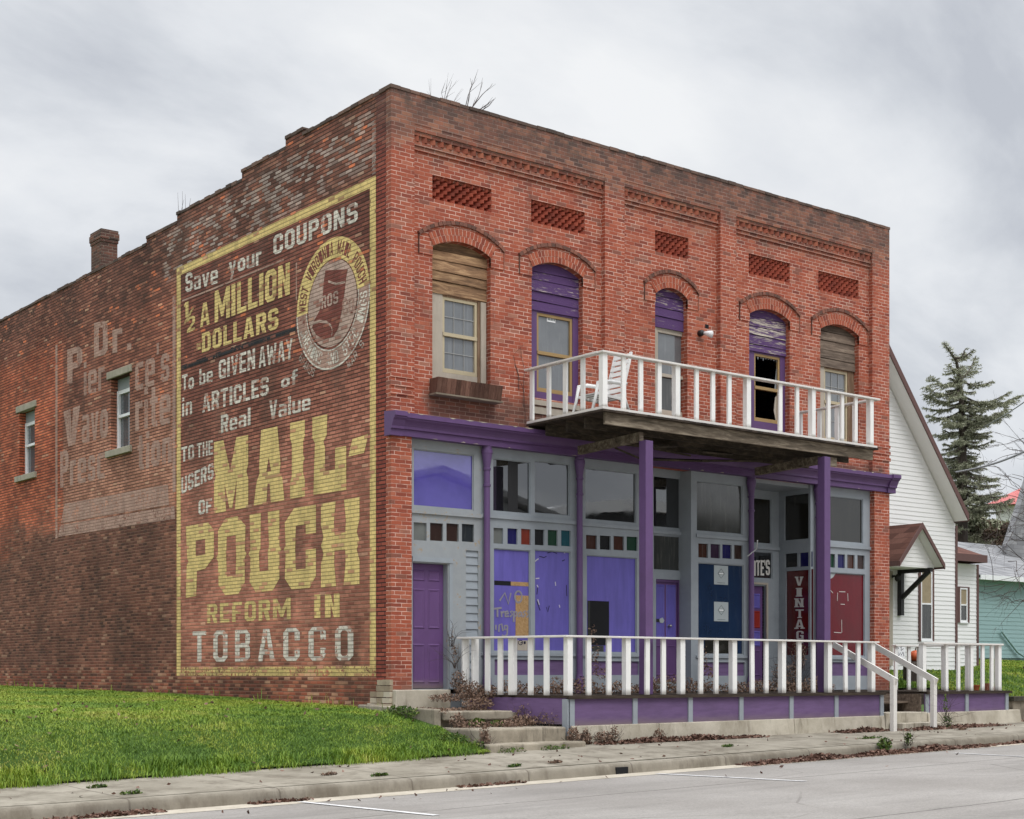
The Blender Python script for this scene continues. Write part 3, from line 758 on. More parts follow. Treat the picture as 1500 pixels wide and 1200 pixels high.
upper_window(1, zw(779, 454), 5, M['purpleboard'], xw(785.5), xw(838), zw(786, 457.5), zw(786, 516), zw(786, 573), M['ochre_frame'], M['purple'], M['purple'], M['glass_up'])
upper_window(2, zw(960, 479.5), 4, M['purpleboard'], xw(961), xw(1005.5), zw(961, 482), zw(961, 548), zw(961, 604), M['pale_frame'], M['pale_frame'], M['pale_frame'], M['glass_up'], pane_low=M['glass_dirty'])
upper_window(3, zw(1098, 514), 5, M['purplemix'], xw(1104), xw(1142), zw(1104, 517), zw(1104, 567), zw(1104, 616), M['ochre_frame'], M['purple'], M['purple'], None, opened=True)
upper_window(4, zw(1202, 537), 5, M['greyboard'], xw(1206.5), xw(1241), zw(1206, 539.5), zw(1206, 588), zw(1206, 644), M['cream_frame'], M['pale_frame'], M['brownwood'], M['glass_up'], grid=True)
MB().box(OPN[0][1]-.13, OPN[0][1]-.02, .20, .226, ZB, zw(700, 443)).build('peeling_strip', M['pale_frame'], w1)
q = MB().box(OPN[1][0]-.0, OPN[1][1], .08, .2, 6.18, 6.30).box(OPN[1][0]+.02, OPN[1][1]-.1, .06, .2, 6.33, 6.42)
build_each(q, 'door_threshold', M['pale_frame'], BLD)

# shop cornice
prof = [(.1, 5.49), (-.05, 5.49), (-.05, 5.59), (-.085, 5.60), (-.085, 5.64), (-.10, 5.67), (-.13, 5.71), (-.165, 5.74), (-.17, 5.76), (-.195, 5.77), (-.195, 5.845), (.1, 5.87)]
q = MB()
def extr(pf, x0, x1, dy=0, dz=0):
    n = len(pf); vs = [(x0, y-(dy if y < .05 else 0), z+(dz if z > 5.7 else -dz)) for y, z in pf] + [(x1, y-(dy if y < .05 else 0), z+(dz if z > 5.7 else -dz)) for y, z in pf]
    q.add(vs, [(i, (i+1) % n, n+(i+1) % n, n+i) for i in range(n)] + [tuple(range(n))[::-1], tuple(range(n, 2*n))])
extr(prof, .17, 12.70); extr(prof, -.07, .17, .035, .012); extr(prof, 12.70, 12.96, .035, .012)
SC = q.build('shop_cornice', M['purple'], BLD)
q = MB(); x = 0.2                                    # flaked paint along the cornice edges
while x < 12.6:
    w = random.uniform(.03, .22)
    if random.random() < (.75 if x < 3 else .4):
        h_ = random.uniform(.006, .016); q.plate([(x, 5.845), (x+w*.5, 5.845-h_), (x+w, 5.845), (x+w*.6, 5.852)], [], fmap(-.198), .02)
    if random.random() < .3: h_ = random.uniform(.008, .02); q.plate([(x, 5.49), (x+w*.6, 5.49), (x+w*.4, 5.49+h_)], [], fmap(-.0525), .01)
    x += w+random.uniform(.02, .3)
q.build('flaked_paint', M['pale_frame'], SC)
b = MB().box(.30, 12.55, .13, .32, 5.50, 5.60).box(0, .405, 0, .15, .7, 5.86).box(0.02, .405, .15, .40, .7, 5.5).box(12.345, 12.85, 0, .15, .7, 5.86).box(12.345, 12.84, .15, .4, .7, 5.5)
b.build('shop_pier', M['front'], BLD)

# storefront bays
YF = .12
def rb(xl, xr, yt, yb, Y=YF):
    return rect(onY(xl, 900, Y)[0], onY(xr, 900, Y)[0], onY(xl, yb, Y)[1], onY(xl, yt, Y)[1])
def pane_box(h, Y, mat, name, parent, t=.008):
    return MB().box(h[0][0]-.012, h[1][0]+.012, Y, Y+t, h[0][1]-.012, h[2][1]+.012).build(name, mat, parent)
def bay(x0, x1, hs, mat, Y=YF, t=.055, z0=1.262, z1=5.53, mp=None):
    """frame plate with one hole per entry (hole, kind, material)"""
    fr = rplate(MB(), (x0, x1, z0, z1), [h for h, k, m in hs], fmap(Y), t)
    F_ = fr.build('shop_window', mat, BLD)
    sg = [(h, m) for h, k, m in hs if k == 'stain']
    if sg:
        g = MB(); mats = []
        for i, (h, m) in enumerate(sg):
            g.box(h[0][0]-.01, h[1][0]+.01, Y+.036, Y+.044, h[0][1]-.01, h[2][1]+.01, i); mats.append(STAIN[m])
        g.build('stained_glass', mats, F_)
    for h, k, m in hs:
        if k == 'pane': pane_box(h, Y+.04, m, 'pane', F_)
        if k == 'panel': pane_box(h, Y+.032, m, 'panel', F_, .02)
    # beads that catch the light round each opening
    g = MB()
    for h, k, m in hs:
        if k in ('pane',):
            a0, a1, c0, c1 = h[0][0], h[1][0], h[0][1], h[2][1]
            g.box(a0, a1, Y+.018, Y+.034, c0, c0+.018).box(a0, a0+.016, Y+.018, Y+.034, c0+.018, c1).box(a1-.016, a1, Y+.018, Y+.034, c0+.018, c1).box(a0+.016, a1-.016, Y+.018, Y+.034, c1-.016, c1)
    g.build('glazing_bead', mat, F_)
    r = MB()
    zr = [h[0][1]-.09 for h, k, m in hs if k == 'pane' and h[2][1] > 4.9][:1]
    for z in zr: r.box(x0, x1, Y-.035, Y, z-.03, z+.035)
    zl = [h[0][1]-.02 for h, k, m in hs if k == 'pane' and 1.5 < h[0][1] < 2.2][:1]
    for z in zl: r.box(x0, x1, Y-.03, Y, z-.05, z)
    if r.v: build_each(r, 'sill', mat, F_)
    return F_
GL = M['glass_dark']
def stains(xs, yt, yb, cols, Y=YF): return [(rb(a, c, yt+k*dy_, yb+k*dy_, Y), 'stain', m) for k, ((a, c), m) in enumerate(zip(xs, cols))]
dy_ = .75
X = lambda px, Y=YF: onY(px, 900, Y)[0]
# bay A: blue backed transom, door and clapboard panel
hA = [(rb(606, 694, 657, 741), 'pane', M['violet_light'])] + stains([(606, 625), (630, 649), (654, 672), (676.6, 694.4)], 765, 791, ['clear', 'brown', 'brown', 'slate'])
dA = rb(604.5, 656, 824, 1009.5); clap = rb(682.5, 700.7, 806, 1004)
fA = bay(.41, X(704.5), hA + [(dA, 'door', None), (clap, 'clap', None)], M['grey_peel'], z0=1.335)
q = MB(); z = clap[0][1]
while z < clap[2][1]-.01:
    z2 = min(z+.137, clap[2][1]); q.add([(clap[0][0]-.01, YF+.012, z), (clap[1][0]+.01, YF+.012, z), (clap[1][0]+.01, YF+.034, z2), (clap[0][0]-.01, YF+.034, z2), (clap[0][0]-.01, YF+.045, z), (clap[1][0]+.01, YF+.045, z), (clap[1][0]+.01, YF+.045, z2), (clap[0][0]-.01, YF+.045, z2)],
        [(0, 1, 2, 3), (4, 7, 6, 5), (0, 4, 5, 1), (3, 2, 6, 7), (0, 3, 7, 4), (1, 5, 6, 2)]); z = z2
q.build('clapboard', M['grey'], fA)
x0, x1, z0, z1 = dA[0][0], dA[1][0], dA[0][1], dA[2][1]
q = MB().box(x0-.04, x0, YF+.055, .34, z0, z1+.04).box(x1, x1+.05, YF+.055, .34, z0, z1+.04).box(x0, x1, YF+.055, .34, z1, z1+.04).box(x0-.02, x1+.09, YF-.03, YF, z1+.02, z1+.10).box(x1+.02, x1+.09, YF-.02, YF, z0, z1+.02)
q.build('door_case', M['grey'], BLD)
def panel_door(x0, x1, z0, z1, Y, mat, panels, knob, name='shop_door'):
    q = MB().box(x0+.004, x1-.004, Y, Y+.045, z0+.008, z1-.004)
    D = q.build(name, mat, BLD)
    for (a, c, e, f, m) in panels:
        A0, A1, C0, C1 = lerp(x0, x1, a), lerp(x0, x1, c), lerp(z0, z1, e), lerp(z0, z1, f)
        g = MB(); d = .02
        g.add([(A0, Y, C0), (A1, Y, C0), (A1, Y, C1), (A0, Y, C1), (A0+d, Y-.014, C0+d), (A1-d, Y-.014, C0+d), (A1-d, Y-.014, C1-d), (A0+d, Y-.014, C1-d), (A0+2.2*d, Y-.004, C0+2.2*d), (A1-2.2*d, Y-.004, C0+2.2*d), (A1-2.2*d, Y-.004, C1-2.2*d), (A0+2.2*d, Y-.004, C1-2.2*d)],
              [(0, 1, 5, 4), (1, 2, 6, 5), (2, 3, 7, 6), (3, 0, 4, 7), (4, 5, 9, 8), (5, 6, 10, 9), (6, 7, 11, 10), (7, 4, 8, 11), (8, 9, 10, 11)])
        g.build('door_panel', m, D)
    if knob:
        kx, kz = knob
        MB().tube([(kx, Y, kz), (kx, Y-.025, kz), (kx, Y-.03, kz), (kx, Y-.06, kz), (kx, Y-.075, kz)], [.03, .03, .014, .03, .018], 12).build('handle', M['chrome'], D, smooth=True)
    return D
pd = M['purple_door']
pn = [(a, c, e, f, pd) for a, c in ((.12, .46), (.55, .89)) for e, f in ((.045, .36), (.48, .80), (.86, .95))]
panel_door(x0, x1, z0, z1, .25, pd, pn, onY(651.5, 930.5, .25))
# bay B: two plain transoms over two boarded panes
hB = [(rb(722.4, 777, 671, 749), 'pane', GL), (rb(783.5, 834.4, 674.5, 752), 'pane', GL)] + stains([(723, 737), (743.4, 758), (763.4, 777.6), (783.4, 797.4), (802.4, 817), (822, 836)], 773, 796, ['clear', 'navy', 'red', 'black', 'green', 'teal'])
hB += [(rb(723.5, 777, 803, 954.5), 'pane', M['violet']), (rb(783.7, 836, 805, 954), 'pane', M['violet']), (rb(724.5, 838, 966, 989), 'panel', M['purple_skirt'])]
fB = bay(X(704.5), X(848.5), hB, M['grey'])
YV = YF+.04
h = rb(744, 758.5, 673.5, 751, YV); MB().box(h[0][0], h[1][0], YV-.003, YV, h[0][1], h[2][1]).build('gap', M['black'], fB)
h = rb(724, 748, 850.5, 857, YV)
MB().box(h[0][0], h[1][0], YV-.003, YV, h[0][1], h[2][1]).build('gap', M['dark'], fB)
h = rb(748.2, 777, 852, 858, YV); MB().box(h[0][0], h[1][0], YV-.004, YV, h[0][1], h[2][1]).box(onY(755, 900, YV)[0], onY(776.8, 900, YV)[0], YV-.006, YV, onY(755, 933, YV)[1], onY(755, 872, YV)[1]).build('bare_chipboard', M['osb'], fB)
def strokes(lines, conv, r, Y, name, mat, parent, squash=.12):
    q = MB()
    for ln in lines:
        pts = [conv(*p) for p in ln]
        q.tube([(u, 0, v) for u, v in pts], r, 6)
    q.v = [(x_, Y + y_*squash, z_) for x_, y_, z_ in q.v]
    return q.build(name, mat, parent)
cv4 = lambda x_, y_: onY(560+x_/4.286, 780+y_/4.286, YV)
circ = lambda cx_, cy_, rx, ry, n=14: [(cx_+rx*math.cos(2*math.pi*k/n), cy_+ry*math.sin(2*math.pi*k/n)) for k in range(n+1)]
graf = [[(735, 430), (768, 380), (790, 450), (806, 380)], circ(853, 405, 22, 36), [(700, 480), (748, 474)], [(722, 478), (722, 532)], [(745, 495), (749, 532)], [(747, 508), (765, 496)],
        [(768, 514), (792, 508), (786, 495), (770, 500), (770, 528), (794, 526)], [(816, 494), (801, 500), (816, 515), (800, 531)], [(824, 495), (824, 562)], [(824, 500), (842, 500), (842, 524), (824, 526)],
        [(870, 500), (852, 508), (854, 530), (870, 520), (871, 500), (876, 533)], [(898, 494), (884, 502), (898, 516), (883, 531)], [(921, 490), (908, 499), (922, 515), (904, 534)],
        [(712, 580), (712, 612)], [(730, 625), (732, 582), (748, 575), (756, 620)], [(785, 586), (766, 586), (765, 610), (785, 608), (785, 586), (783, 640), (766, 655), (750, 645)]]
strokes(graf, cv4, .02, YV-.006, 'graffiti', M['spray'], fB)
marks = [[(957, 182), (980, 165)], [(962, 290), (985, 288)], [(970, 330), (978, 345)], [(1170, 288), (1182, 290)], [(1110, 455), (1114, 472)], [(975, 420), (985, 455)], [(1085, 310), (1088, 335)], [(1140, 128), (1147, 128)]]
strokes(marks, cv4, .012, YV-.004, 'scratches', M['scratch'], fB)
marks = [[(985, 150), (1015, 158), (1030, 150)], [(1035, 130), (1065, 120), (1095, 132)], [(1128, 180), (1145, 172)], [(1155, 330), (1158, 400)], [(970, 430), (990, 490)], [(1030, 470), (1038, 500), (1048, 460)], [(975, 340), (970, 390)]]
strokes(marks, cv4, .008, YV-.004, 'scrawl', M['blackmark'], fB)
nz = rb(757.5, 772.5, 938, 953, YV); MB().box(nz[0][0], nz[1][0], YV-.008, YV-.004, nz[0][1], nz[2][1]).build('sticker', M['pale_frame'], fB)
strokes([circ(866, 692, 13, 14), [(866, 692), (878, 692)], [(868, 698), (872, 690)]], cv4, .008, YV-.009, 'sticker_print', M['blackmark'], fB)
strokes([[(886, 690), (898, 690)], [(886, 696), (897, 694)]], cv4, .02, YV-.009, 'sticker_print', M['blackmark'], fB)
# bay C
hC = [(rb(857.6, 932, 685, 761), 'pane', GL)] + stains([(858.5, 874.5), (878.8, 894.6), (898.8, 914.2), (918, 934)], 783.5, 804, ['amber', 'black', 'amber', 'green'])
hC += [(rb(859.7, 933, 812.7, 956), 'pane', M['violet']), (rb(859, 936, 968.5, 989), 'panel', M['purple_skirt'])]
fC = bay(X(848.5), X(945), hC, M['grey'])
h = rb(864.5, 892, 880, 945, YV); MB().box(h[0][0], h[1][0], YV-.004, YV, h[0][1], h[2][1]).build('gap', M['dark'], fC)
h = rb(860.5, 864.5, 880, 945, YV); MB().box(h[0][0], h[1][0]-.003, YV-.004, YV, h[0][1], h[2][1]).build('gap', M['glass_brown'], fC)
h = rb(867, 884, 945.5, 955, YV); MB().box(h[0][0], h[1][0], YV-.005, YV, h[0][1], h[2][1]).build('gap', M['glass_dirty'], fC)
# bay D: recessed door
YD = .42
q = MB().box(X(945), X(945)+.09, YF, YD+.05, 1.262, 5.53).box(X(1014)-.03, X(1019), YF, YD+.05, 1.262, 5.53)
q.build('door_case', M['grey'], BLD)
dD = rb(961, 997.5, 848, 999, YD)
hD = [(rb(957.6, 997, 696.5, 772, YD), 'pane', GL), (rb(957.8, 1002, 783, 835, YD), 'pane', M['glass_dirty']), (dD, 'door', None)]
bay(X(945)+.09, X(1014)-.03, hD, M['grey'], Y=YD)
x0, x1, z0, z1 = dD[0][0], dD[1][0], dD[0][1], dD[2][1]
vi = M['violet']
panel_door(x0, x1-.05, z0, z1, YD+.06, pd, [(.04, .46, .43, .95, vi), (.52, .95, .43, .95, vi), (.06, .45, .06, .36, pd), (.55, .94, .06, .36, pd)], onY(979.5, 917, YD+.06))
MB().box(x1-.05, x1, YD+.02, YD+.1, z0, z1).box(x0, x1-.05, YD+.02, YD+.1, z1-.05, z1).build('door_jamb', M['purple'], BLD)
q = MB(); c_ = onY(970, 909, YD)
q.box(c_[0]-.11, c_[0]-.0, YD+.045, YD+.055, c_[1]-.03, c_[1]+.03).build('door_sticker', M['black'], BLD)
MB().plate([(c_[0]-.02, c_[1]-.04), (c_[0]+.06, c_[1]-.05), (c_[0]+.10, c_[1]+.0), (c_[0]+.05, c_[1]+.06), (c_[0]-.03, c_[1]+.03)], [], fmap(YD+.042), .003).build('door_sticker', M['paper'], BLD)
# bay E: blue curtained glass with the two notices
hE = [(rb(1020.8, 1087.6, 704, 778), 'pane', M['glass_dirty'])] + stains([(1023, 1037.2), (1041, 1055), (1058.2, 1071.8), (1075.6, 1088)], 796, 816.5, ['amber', 'purple', 'navy', 'brown'])
hE += [(rb(1023, 1089.5, 824, 958.5), 'pane', M['glass_blue']), (rb(1025, 1091, 970, 990), 'panel', M['purple_skirt'])]
fE = bay(X(1019), X(1099), hE, M['grey'])
h = rb(1032, 1080, 934, 958, YV); MB().box(h[0][0], h[1][0], YV-.003, YV, h[0][1], h[2][1]).build('gap', M['glass_brown'], fE)
# bay G
hG = [(rb(1213, 1264.4, 726, 792.5), 'pane', M['glass_brown'])] + stains([(1212, 1223.2), (1227.2, 1237.8), (1241.2, 1252), (1256, 1266.5)], 811, 831, ['green', 'navy', 'amber', 'brown'])
hG += [(rb(1212, 1267, 838, 961), 'pane', M['glass_red']), (rb(1213, 1272, 970, 990), 'panel', M['purple_skirt'])]
fG = bay(X(1198), 12.35, hG, M['grey'])
q = MB(); cz8 = lambda x_, y_: onY(1060+x_/4.615, 800+y_/4.615, YV)
strokes([[(780, 308), (822, 310)], [(790, 393), (818, 395)], [(838, 320), (840, 372)], [(797, 498), (798, 585)], [(770, 315), (768, 370)], [(722, 300), (738, 318)], [(745, 583), (795, 587)]], cz8, .007, YV-.004, 'tape_marks', M['letter'], fG)
q = MB().plate([cz8(722, 170), cz8(765, 172), cz8(740, 210), cz8(722, 222)], [], fmap(YV-.004), .003); q.build('bare_glass', M['paper'], fG)
# recess F: angled entry between the third and fourth column
XR, YB_ = 10.43, .98
def rx(xl, xr, yt, yb):
    a = onX(xl, 900, XR)[0]; c = onX(xr, 900, XR)[0]
    return rect(a, c, onX(xl, yb, XR)[1], onX(xl, yt, XR)[1])
hs = [(rx(1149, 1187.4, 727, 792), 'pane', M['glass_brown']), (rx(1150, 1167.7, 811.5, 831.5), 'stain', 'black'), (rx(1171, 1189, 810, 830.5), 'stain', 'navy'), (rx(1151, 1190, 837, 960), 'pane', M['glass_maroon'])]
F_ = rplate(MB(), (YF+.002, YB_, 1.262, 5.42), [h for h, k, m in hs], smap(XR), .055).build('shop_window', M['grey'], BLD)
for h, k, m in hs:
    MB().box(XR+.03, XR+.04, h[0][0]-.01, h[1][0]+.01, h[0][1]-.01, h[2][1]+.01).build('pane' if k == 'pane' else 'stained_glass', m if k == 'pane' else STAIN[m], F_)
VINT = F_
MB().box(XR+.001, X(1198), YF, YF+.055, 1.262, 5.49).build('door_case', M['grey'], BLD)
MB().box(8.58, 8.64, YF+.06, YB_, 1.262, 5.42).box(8.58, 10.5, YF+.06, YB_+.05, 5.42, 5.5).build('entry_soffit', M['grey'], BLD)
dF = rb(1084, 1121.5, 857, 999, YB_)
hF = [(rb(1084, 1130, 726.5, 794, YB_), 'pane', M['glass_brown']), (rb(1084, 1131.5, 806, 846, YB_), 'pane', M['glass_dark']), (dF, 'door', None)]
fF = bay(8.64, XR, hF, M['grey'], Y=YB_, z1=5.42)
x0, x1, z0, z1 = dF[0][0], dF[1][0], dF[0][1], dF[2][1]
rdm = make_paint('red door panel', (.30, .02, .012), (.2, .05, .05), .04, .08, .5)
panel_door(x0, x1-.04, z0, z1, YB_+.05, pd, [(.1, .9, .56, .74, rdm), (.1, .9, .765, .92, vi), (.1, .9, .37, .53, vi), (.1, .9, .06, .33, pd)], None)
MB().box(x1, x1+.05, YB_-.03, YB_, 1.262, z1+.03).box(x0, x1+.05, YB_-.03, YB_, z1+.03, z1+.07).build('door_case', M['pale_frame'], BLD)
# iron columns
for px in (712.8, 848.7, 1100.0, 1198.2):
    cx = onY(px, 900, .05)[0]
    pf = [(.078, 1.25), (.078, 1.36), (.074, 1.50), (.064, 1.56), (.058, 1.60), (.054, 4.80), (.067, 4.805), (.067, 4.84), (.054, 4.845), (.054, 5.08), (.068, 5.085), (.068, 5.12), (.056, 5.125), (.06, 5.16), (.092, 5.36), (.098, 5.37), (.098, 5.43), (.085, 5.44), (.085, 5.50)]
    MB().lathe(cx, .04, pf, 18).build('iron_column', M['purple_col'], BLD)

# side wall with its stepped parapet and two windows
W1Y = (onX(51, 640, 0)[0], onX(28.5, 640, 0)[0]); W2Y = (onX(190, 600, 0)[0], onX(162.5, 600, 0)[0])
prof_s = [(.15, .6), (24, .6), (24, 10.55), (9.24, 10.62), (9.24, 10.74), (7.80, 10.76), (7.80, 10.90), (5.06, 10.93), (5.06, 11.06), (3.42, 11.09), (3.42, 11.24), (2.80, 11.26), (2.80, 11.15), (.15, 11.15)]
wh = [rect(W1Y[0], W1Y[1], 6.50, 8.09), rect(W2Y[0], W2Y[1], 6.50, 8.07)]
MB().plate(prof_s, wh, smap(0), .3).build('side_wall', M['side'], BLD)
q = MB()
tops = [(.15, 2.8, 11.15), (2.8, 3.42, 11.25), (3.42, 5.06, 11.075), (5.06, 7.8, 10.915), (7.8, 9.24, 10.75), (9.24, 24, 10.62)]
for ya, yb2, z in tops:
    y = ya
    while y < yb2-.02:
        w = random.uniform(.19, .23); zt = z-(.07*(y-9.24)/14.8 if ya > 9 else 0)
        q.box(-.014+random.uniform(-.012, .01), .31, y, min(y+w-.008, yb2), zt-.012, zt+.05+random.uniform(-.012, .010))
        y += w
q.build('coping', M['coping'], BLD)
for (ya, yb2) in (W1Y, W2Y):
    L = MB().box(-.035, .12, ya-.12, yb2+.17, 8.075, 8.235)
    wob = L.build('side_window', M['stone'], BLD, bevel=.012)
    MB().box(-.06, .14, ya-.12, yb2+.2, 6.355, 6.498).build('sill', M['stone'], wob, bevel=.012)
    fr = .06; X_ = .16; zm = 7.25
    hs = [rect(ya+fr, yb2-fr, 6.57, zm-.03), rect(ya+fr, yb2-fr, zm+.03, 7.74)]
    rplate(MB(), (ya, yb2, 6.5, 7.82), hs, smap(X_), .06).box(X_-.02, X_, ya, ya+.05, 6.5, 7.82).box(X_-.02, X_, yb2-.05, yb2, 6.5, 7.82).box(X_-.015, X_, ya+.05, yb2-.05, zm-.03, zm+.03).build('sash', M['vinyl'], wob)
    MB().box(X_+.0, X_+.06, ya, yb2, 7.825, 8.074).build('head_panel', M['grey_peel'], wob)
    for h in hs: MB().box(X_+.045, X_+.05, h[0][0]-.01, h[1][0]+.01, h[0][1]-.01, h[2][1]+.01).build('pane', M['glass_side'], wob)
# other walls, roof, chimney
MB().box(12.55, 12.85, .15, 24, .6, 10.62).box(.3, 12.55, 23.7, 24, .6, 10.5).build('rear_wall', M['chimney'], BLD)
rf = MB().box(.3, 12.55, .36, 23.7, 9.95, 10.05).build('roof', M['black'], BLD)
MB().box(.3, 12.55, .5, 23.7, 5.55, 5.7).build('upper_floor', M['dark'], BLD)
MB().box(.3, 12.55, 1.2, 23.7, 1.15, 1.25).build('ground_floor', M['dark'], BLD)
cy0 = onX(149, 400, .02)[0]; cy1 = onX(133, 400, .02)[0]
q = MB().box(.02, .40, cy0+.02, cy1-.02, 10.3, 11.24).box(.005, .415, cy0, cy1, 11.24, 11.31).box(-.01, .43, cy0-.02, cy1+.02, 11.31, 11.45).box(.005, .415, cy0-.0, cy1+.0, 11.45, 11.52)
q.build('chimney', M['chimney'], BLD)
q = MB()                                             # pale quoin stones under the painted corner
for r in range(5):
    z = 1.02+r*.098
    x = -.03; y = -.01
    for k in range(3 - (r > 2)):
        w = random.uniform(.16, .27)
        q.box(-.03+random.uniform(-.006, .006), .03, y+.004, y+w, z, z+.092+random.uniform(-.008, 0)); y += w
q.build('quoin', M['quoin'], BLD)
# ------------------------------------------------------------------ lettering
def oct_(a, b, c, d, k): return [(a+k, c), (b-k, c), (b, c+k), (b, d-k), (b-k, d), (a+k, d), (a, d-k), (a, c+k)]
def glyph(ch, t=.2, s=.17, c=.14):
    W = .62; r = lambda a, b, e, f: [(a, e), (b, e), (b, f), (a, f)]
    h = c*.45
    if ch in 'Oo0':
        H = 1 if ch == 'O' else .68
        return W, [[oct_(0, W, 0, H, c), oct_(t, W-t, s, H-s, h)]]
    if ch == 'D': return W, [[[(0, 0), (W-c, 0), (W, c), (W, 1-c), (W-c, 1), (0, 1)], [(t, s), (W-t-h, s), (W-t, s+h), (W-t, 1-s-h), (W-t-h, 1-s), (t, 1-s)]]]
    if ch == 'P': return W, [[[(0, 0), (t, 0), (t, .4), (W-c, .4), (W, .4+c), (W, 1-c), (W-c, 1), (0, 1)], [(t, .4+s), (W-t, .4+s), (W-t, 1-s), (t, 1-s)]]]
    if ch == 'R': return W, [[[(0, 0), (t, 0), (t, .42), (W*.44, .42), (W-t, 0), (W, 0), (W-.1, .44), (W, .52), (W, 1-c), (W-c, 1), (0, 1)], [(t, .42+s*.9), (W-t, .42+s*.9), (W-t, 1-s), (t, 1-s)]]]
    if ch == 'B': return W, [[[(0, 0), (W-c, 0), (W, c), (W, .44), (W-.06, .51), (W, .58), (W, 1-c), (W-c, 1), (0, 1)], r(t, W-t, s*.9, .44), r(t, W-t, .58, 1-s*.9)]]
    if ch == 'C': return W, [[[(c, 0), (W-c, 0), (W, c), (W, .38), (W-t, .38), (W-t, s), (t, s), (t, 1-s), (W-t, 1-s), (W-t, .62), (W, .62), (W, 1-c), (W-c, 1), (c, 1), (0, 1-c), (0, c)]]]
    if ch == 'G': return W, [[[(c, 0), (W, 0), (W, .5), (W*.5, .5), (W*.5, .36), (W-t, .36), (W-t, s), (t, s), (t, 1-s), (W-t, 1-s), (W-t, .66), (W, .66), (W, 1-c), (W-c, 1), (c, 1), (0, 1-c), (0, c)]]]
    if ch in 'Ss':
        f = 1 if ch == 'S' else .68; k = .08 if f < 1 else 0
        P = [(0, .3), (0, c), (c, 0), (W-c, 0), (W, c), (W, .58-c), (W-c, .58), (t, .58), (t, 1-s), (W-t, 1-s), (W-t, .7), (W, .7), (W, 1-c), (W-c, 1), (c, 1), (0, 1-c), (0, .42+c), (c, .42), (W-t, .42), (W-t, s), (t, s), (t, .3)]
        return W*(1 if f == 1 else .85), [[[(u*(1 if f == 1 else .85), v*f) for u, v in P]]]
    if ch == 'U': return W, [[[(0, c), (c, 0), (W-c, 0), (W, c), (W, 1), (W-t, 1), (W-t, s), (t, s), (t, 1), (0, 1)]]]
    if ch == 'A': return W+.06, [[[(0, 0), (t, 0), (t+.03, .2), (W+.06-t-.03, .2), (W+.06-t, 0), (W+.06, 0), (W/2+.03+t*.62, 1), (W/2+.03-t*.62, 1)], [(t+.06, .36), (W-t, .36), (W/2+.03, .8)]]]
    if ch == 'M': w = .92; return w, [[[(0, 0), (t, 0), (t, .6), (w/2-.07, .12), (w/2+.07, .12), (w-t, .6), (w-t, 0), (w, 0), (w, 1), (w-t, 1), (w/2, .46), (t, 1), (0, 1)]]]
    if ch == 'N': return W, [[[(0, 0), (t, 0), (t, .58), (W-t, 0), (W, 0), (W, 1), (W-t, 1), (W-t, .42), (t, 1), (0, 1)]]]
    if ch in 'Vv': H = 1 if ch == 'V' else .68; return W, [[[(W/2-t*.5, 0), (W/2+t*.5, 0), (W, H), (W-t, H), (W/2, .3*H), (t, H), (0, H)]]]
    if ch == 'W': w = .95; return w, [[[(w*.25-.07, 0), (w*.25+.1, 0), (w/2, .5), (w*.75-.1, 0), (w*.75+.07, 0), (w, 1), (w-t, 1), (w*.75-.01, .42), (w/2+.07, .9), (w/2-.07, .9), (w*.25+.01, .42), (t, 1), (0, 1)]]]
    if ch == 'Y': return W, [[[(W/2-t/2, 0), (W/2+t/2, 0), (W/2+t/2, .42), (W, 1), (W-t, 1), (W/2, .62), (t, 1), (0, 1), (W/2-t/2, .42)]]]
    if ch == 'E': return W-.06, [[[(0, 0), (W-.06, 0), (W-.06, s), (t, s), (t, .42), (W-.12, .42), (W-.12, .58), (t, .58), (t, 1-s), (W-.06, 1-s), (W-.06, 1), (0, 1)]]]
    if ch == 'F': return W-.06, [[[(0, 0), (t, 0), (t, .4), (W-.12, .4), (W-.12, .56), (t, .56), (t, 1-s), (W-.06, 1-s), (W-.06, 1), (0, 1)]]]
    if ch == 'H': return W, [[[(0, 0), (t, 0), (t, .42), (W-t, .42), (W-t, 0), (W, 0), (W, 1), (W-t, 1), (W-t, .58), (t, .58), (t, 1), (0, 1)]]]
    if ch == 'I' or ch == 'l': return t+.02, [[r(0, t+.02, 0, 1)]]
    if ch == 'L': return W-.08, [[[(0, 0), (W-.08, 0), (W-.08, s), (t, s), (t, 1), (0, 1)]]]
    if ch == 'T': return W, [[[(W/2-t/2, 0), (W/2+t/2, 0), (W/2+t/2, 1-s), (W, 1-s), (W, 1), (0, 1), (0, 1-s), (W/2-t/2, 1-s)]]]
    if ch == '1': return t+.12, [[[(.1, 0), (.1+t, 0), (.1+t, 1), (.1, 1), (0, .86), (0, .72), (.1, .78)]]]
    if ch == '2': return W, [[[(0, 0), (W, 0), (W, s), (t+.06, s), (W, .52), (W, 1-c), (W-c, 1), (c, 1), (0, 1-c), (0, .7), (t, .7), (t, 1-s), (W-t, 1-s), (W-t, .58), (0, .16)]]]
    if ch == 'a': return W, [[[(0, .1), (.1, 0), (W, 0), (W, .58), (W-.1, .68), (.05, .68), (.05, .55), (W-t, .55), (W-t, .42), (.1, .42), (0, .32)], r(t, W-t, .12, .3)]]
    if ch == 'e': return W, [[[(.1, 0), (W-.04, 0), (W-.04, .13), (t, .13), (t, .27), (W, .27), (W, .58), (W-.1, .68), (.1, .68), (0, .58), (0, .1)], r(t, W-t, .38, .55)]]
    if ch == 'c': return W-.1, [[[(.1, 0), (W-.1, 0), (W-.1, .14), (t, .14), (t, .54), (W-.1, .54), (W-.1, .68), (.1, .68), (0, .58), (0, .1)]]]
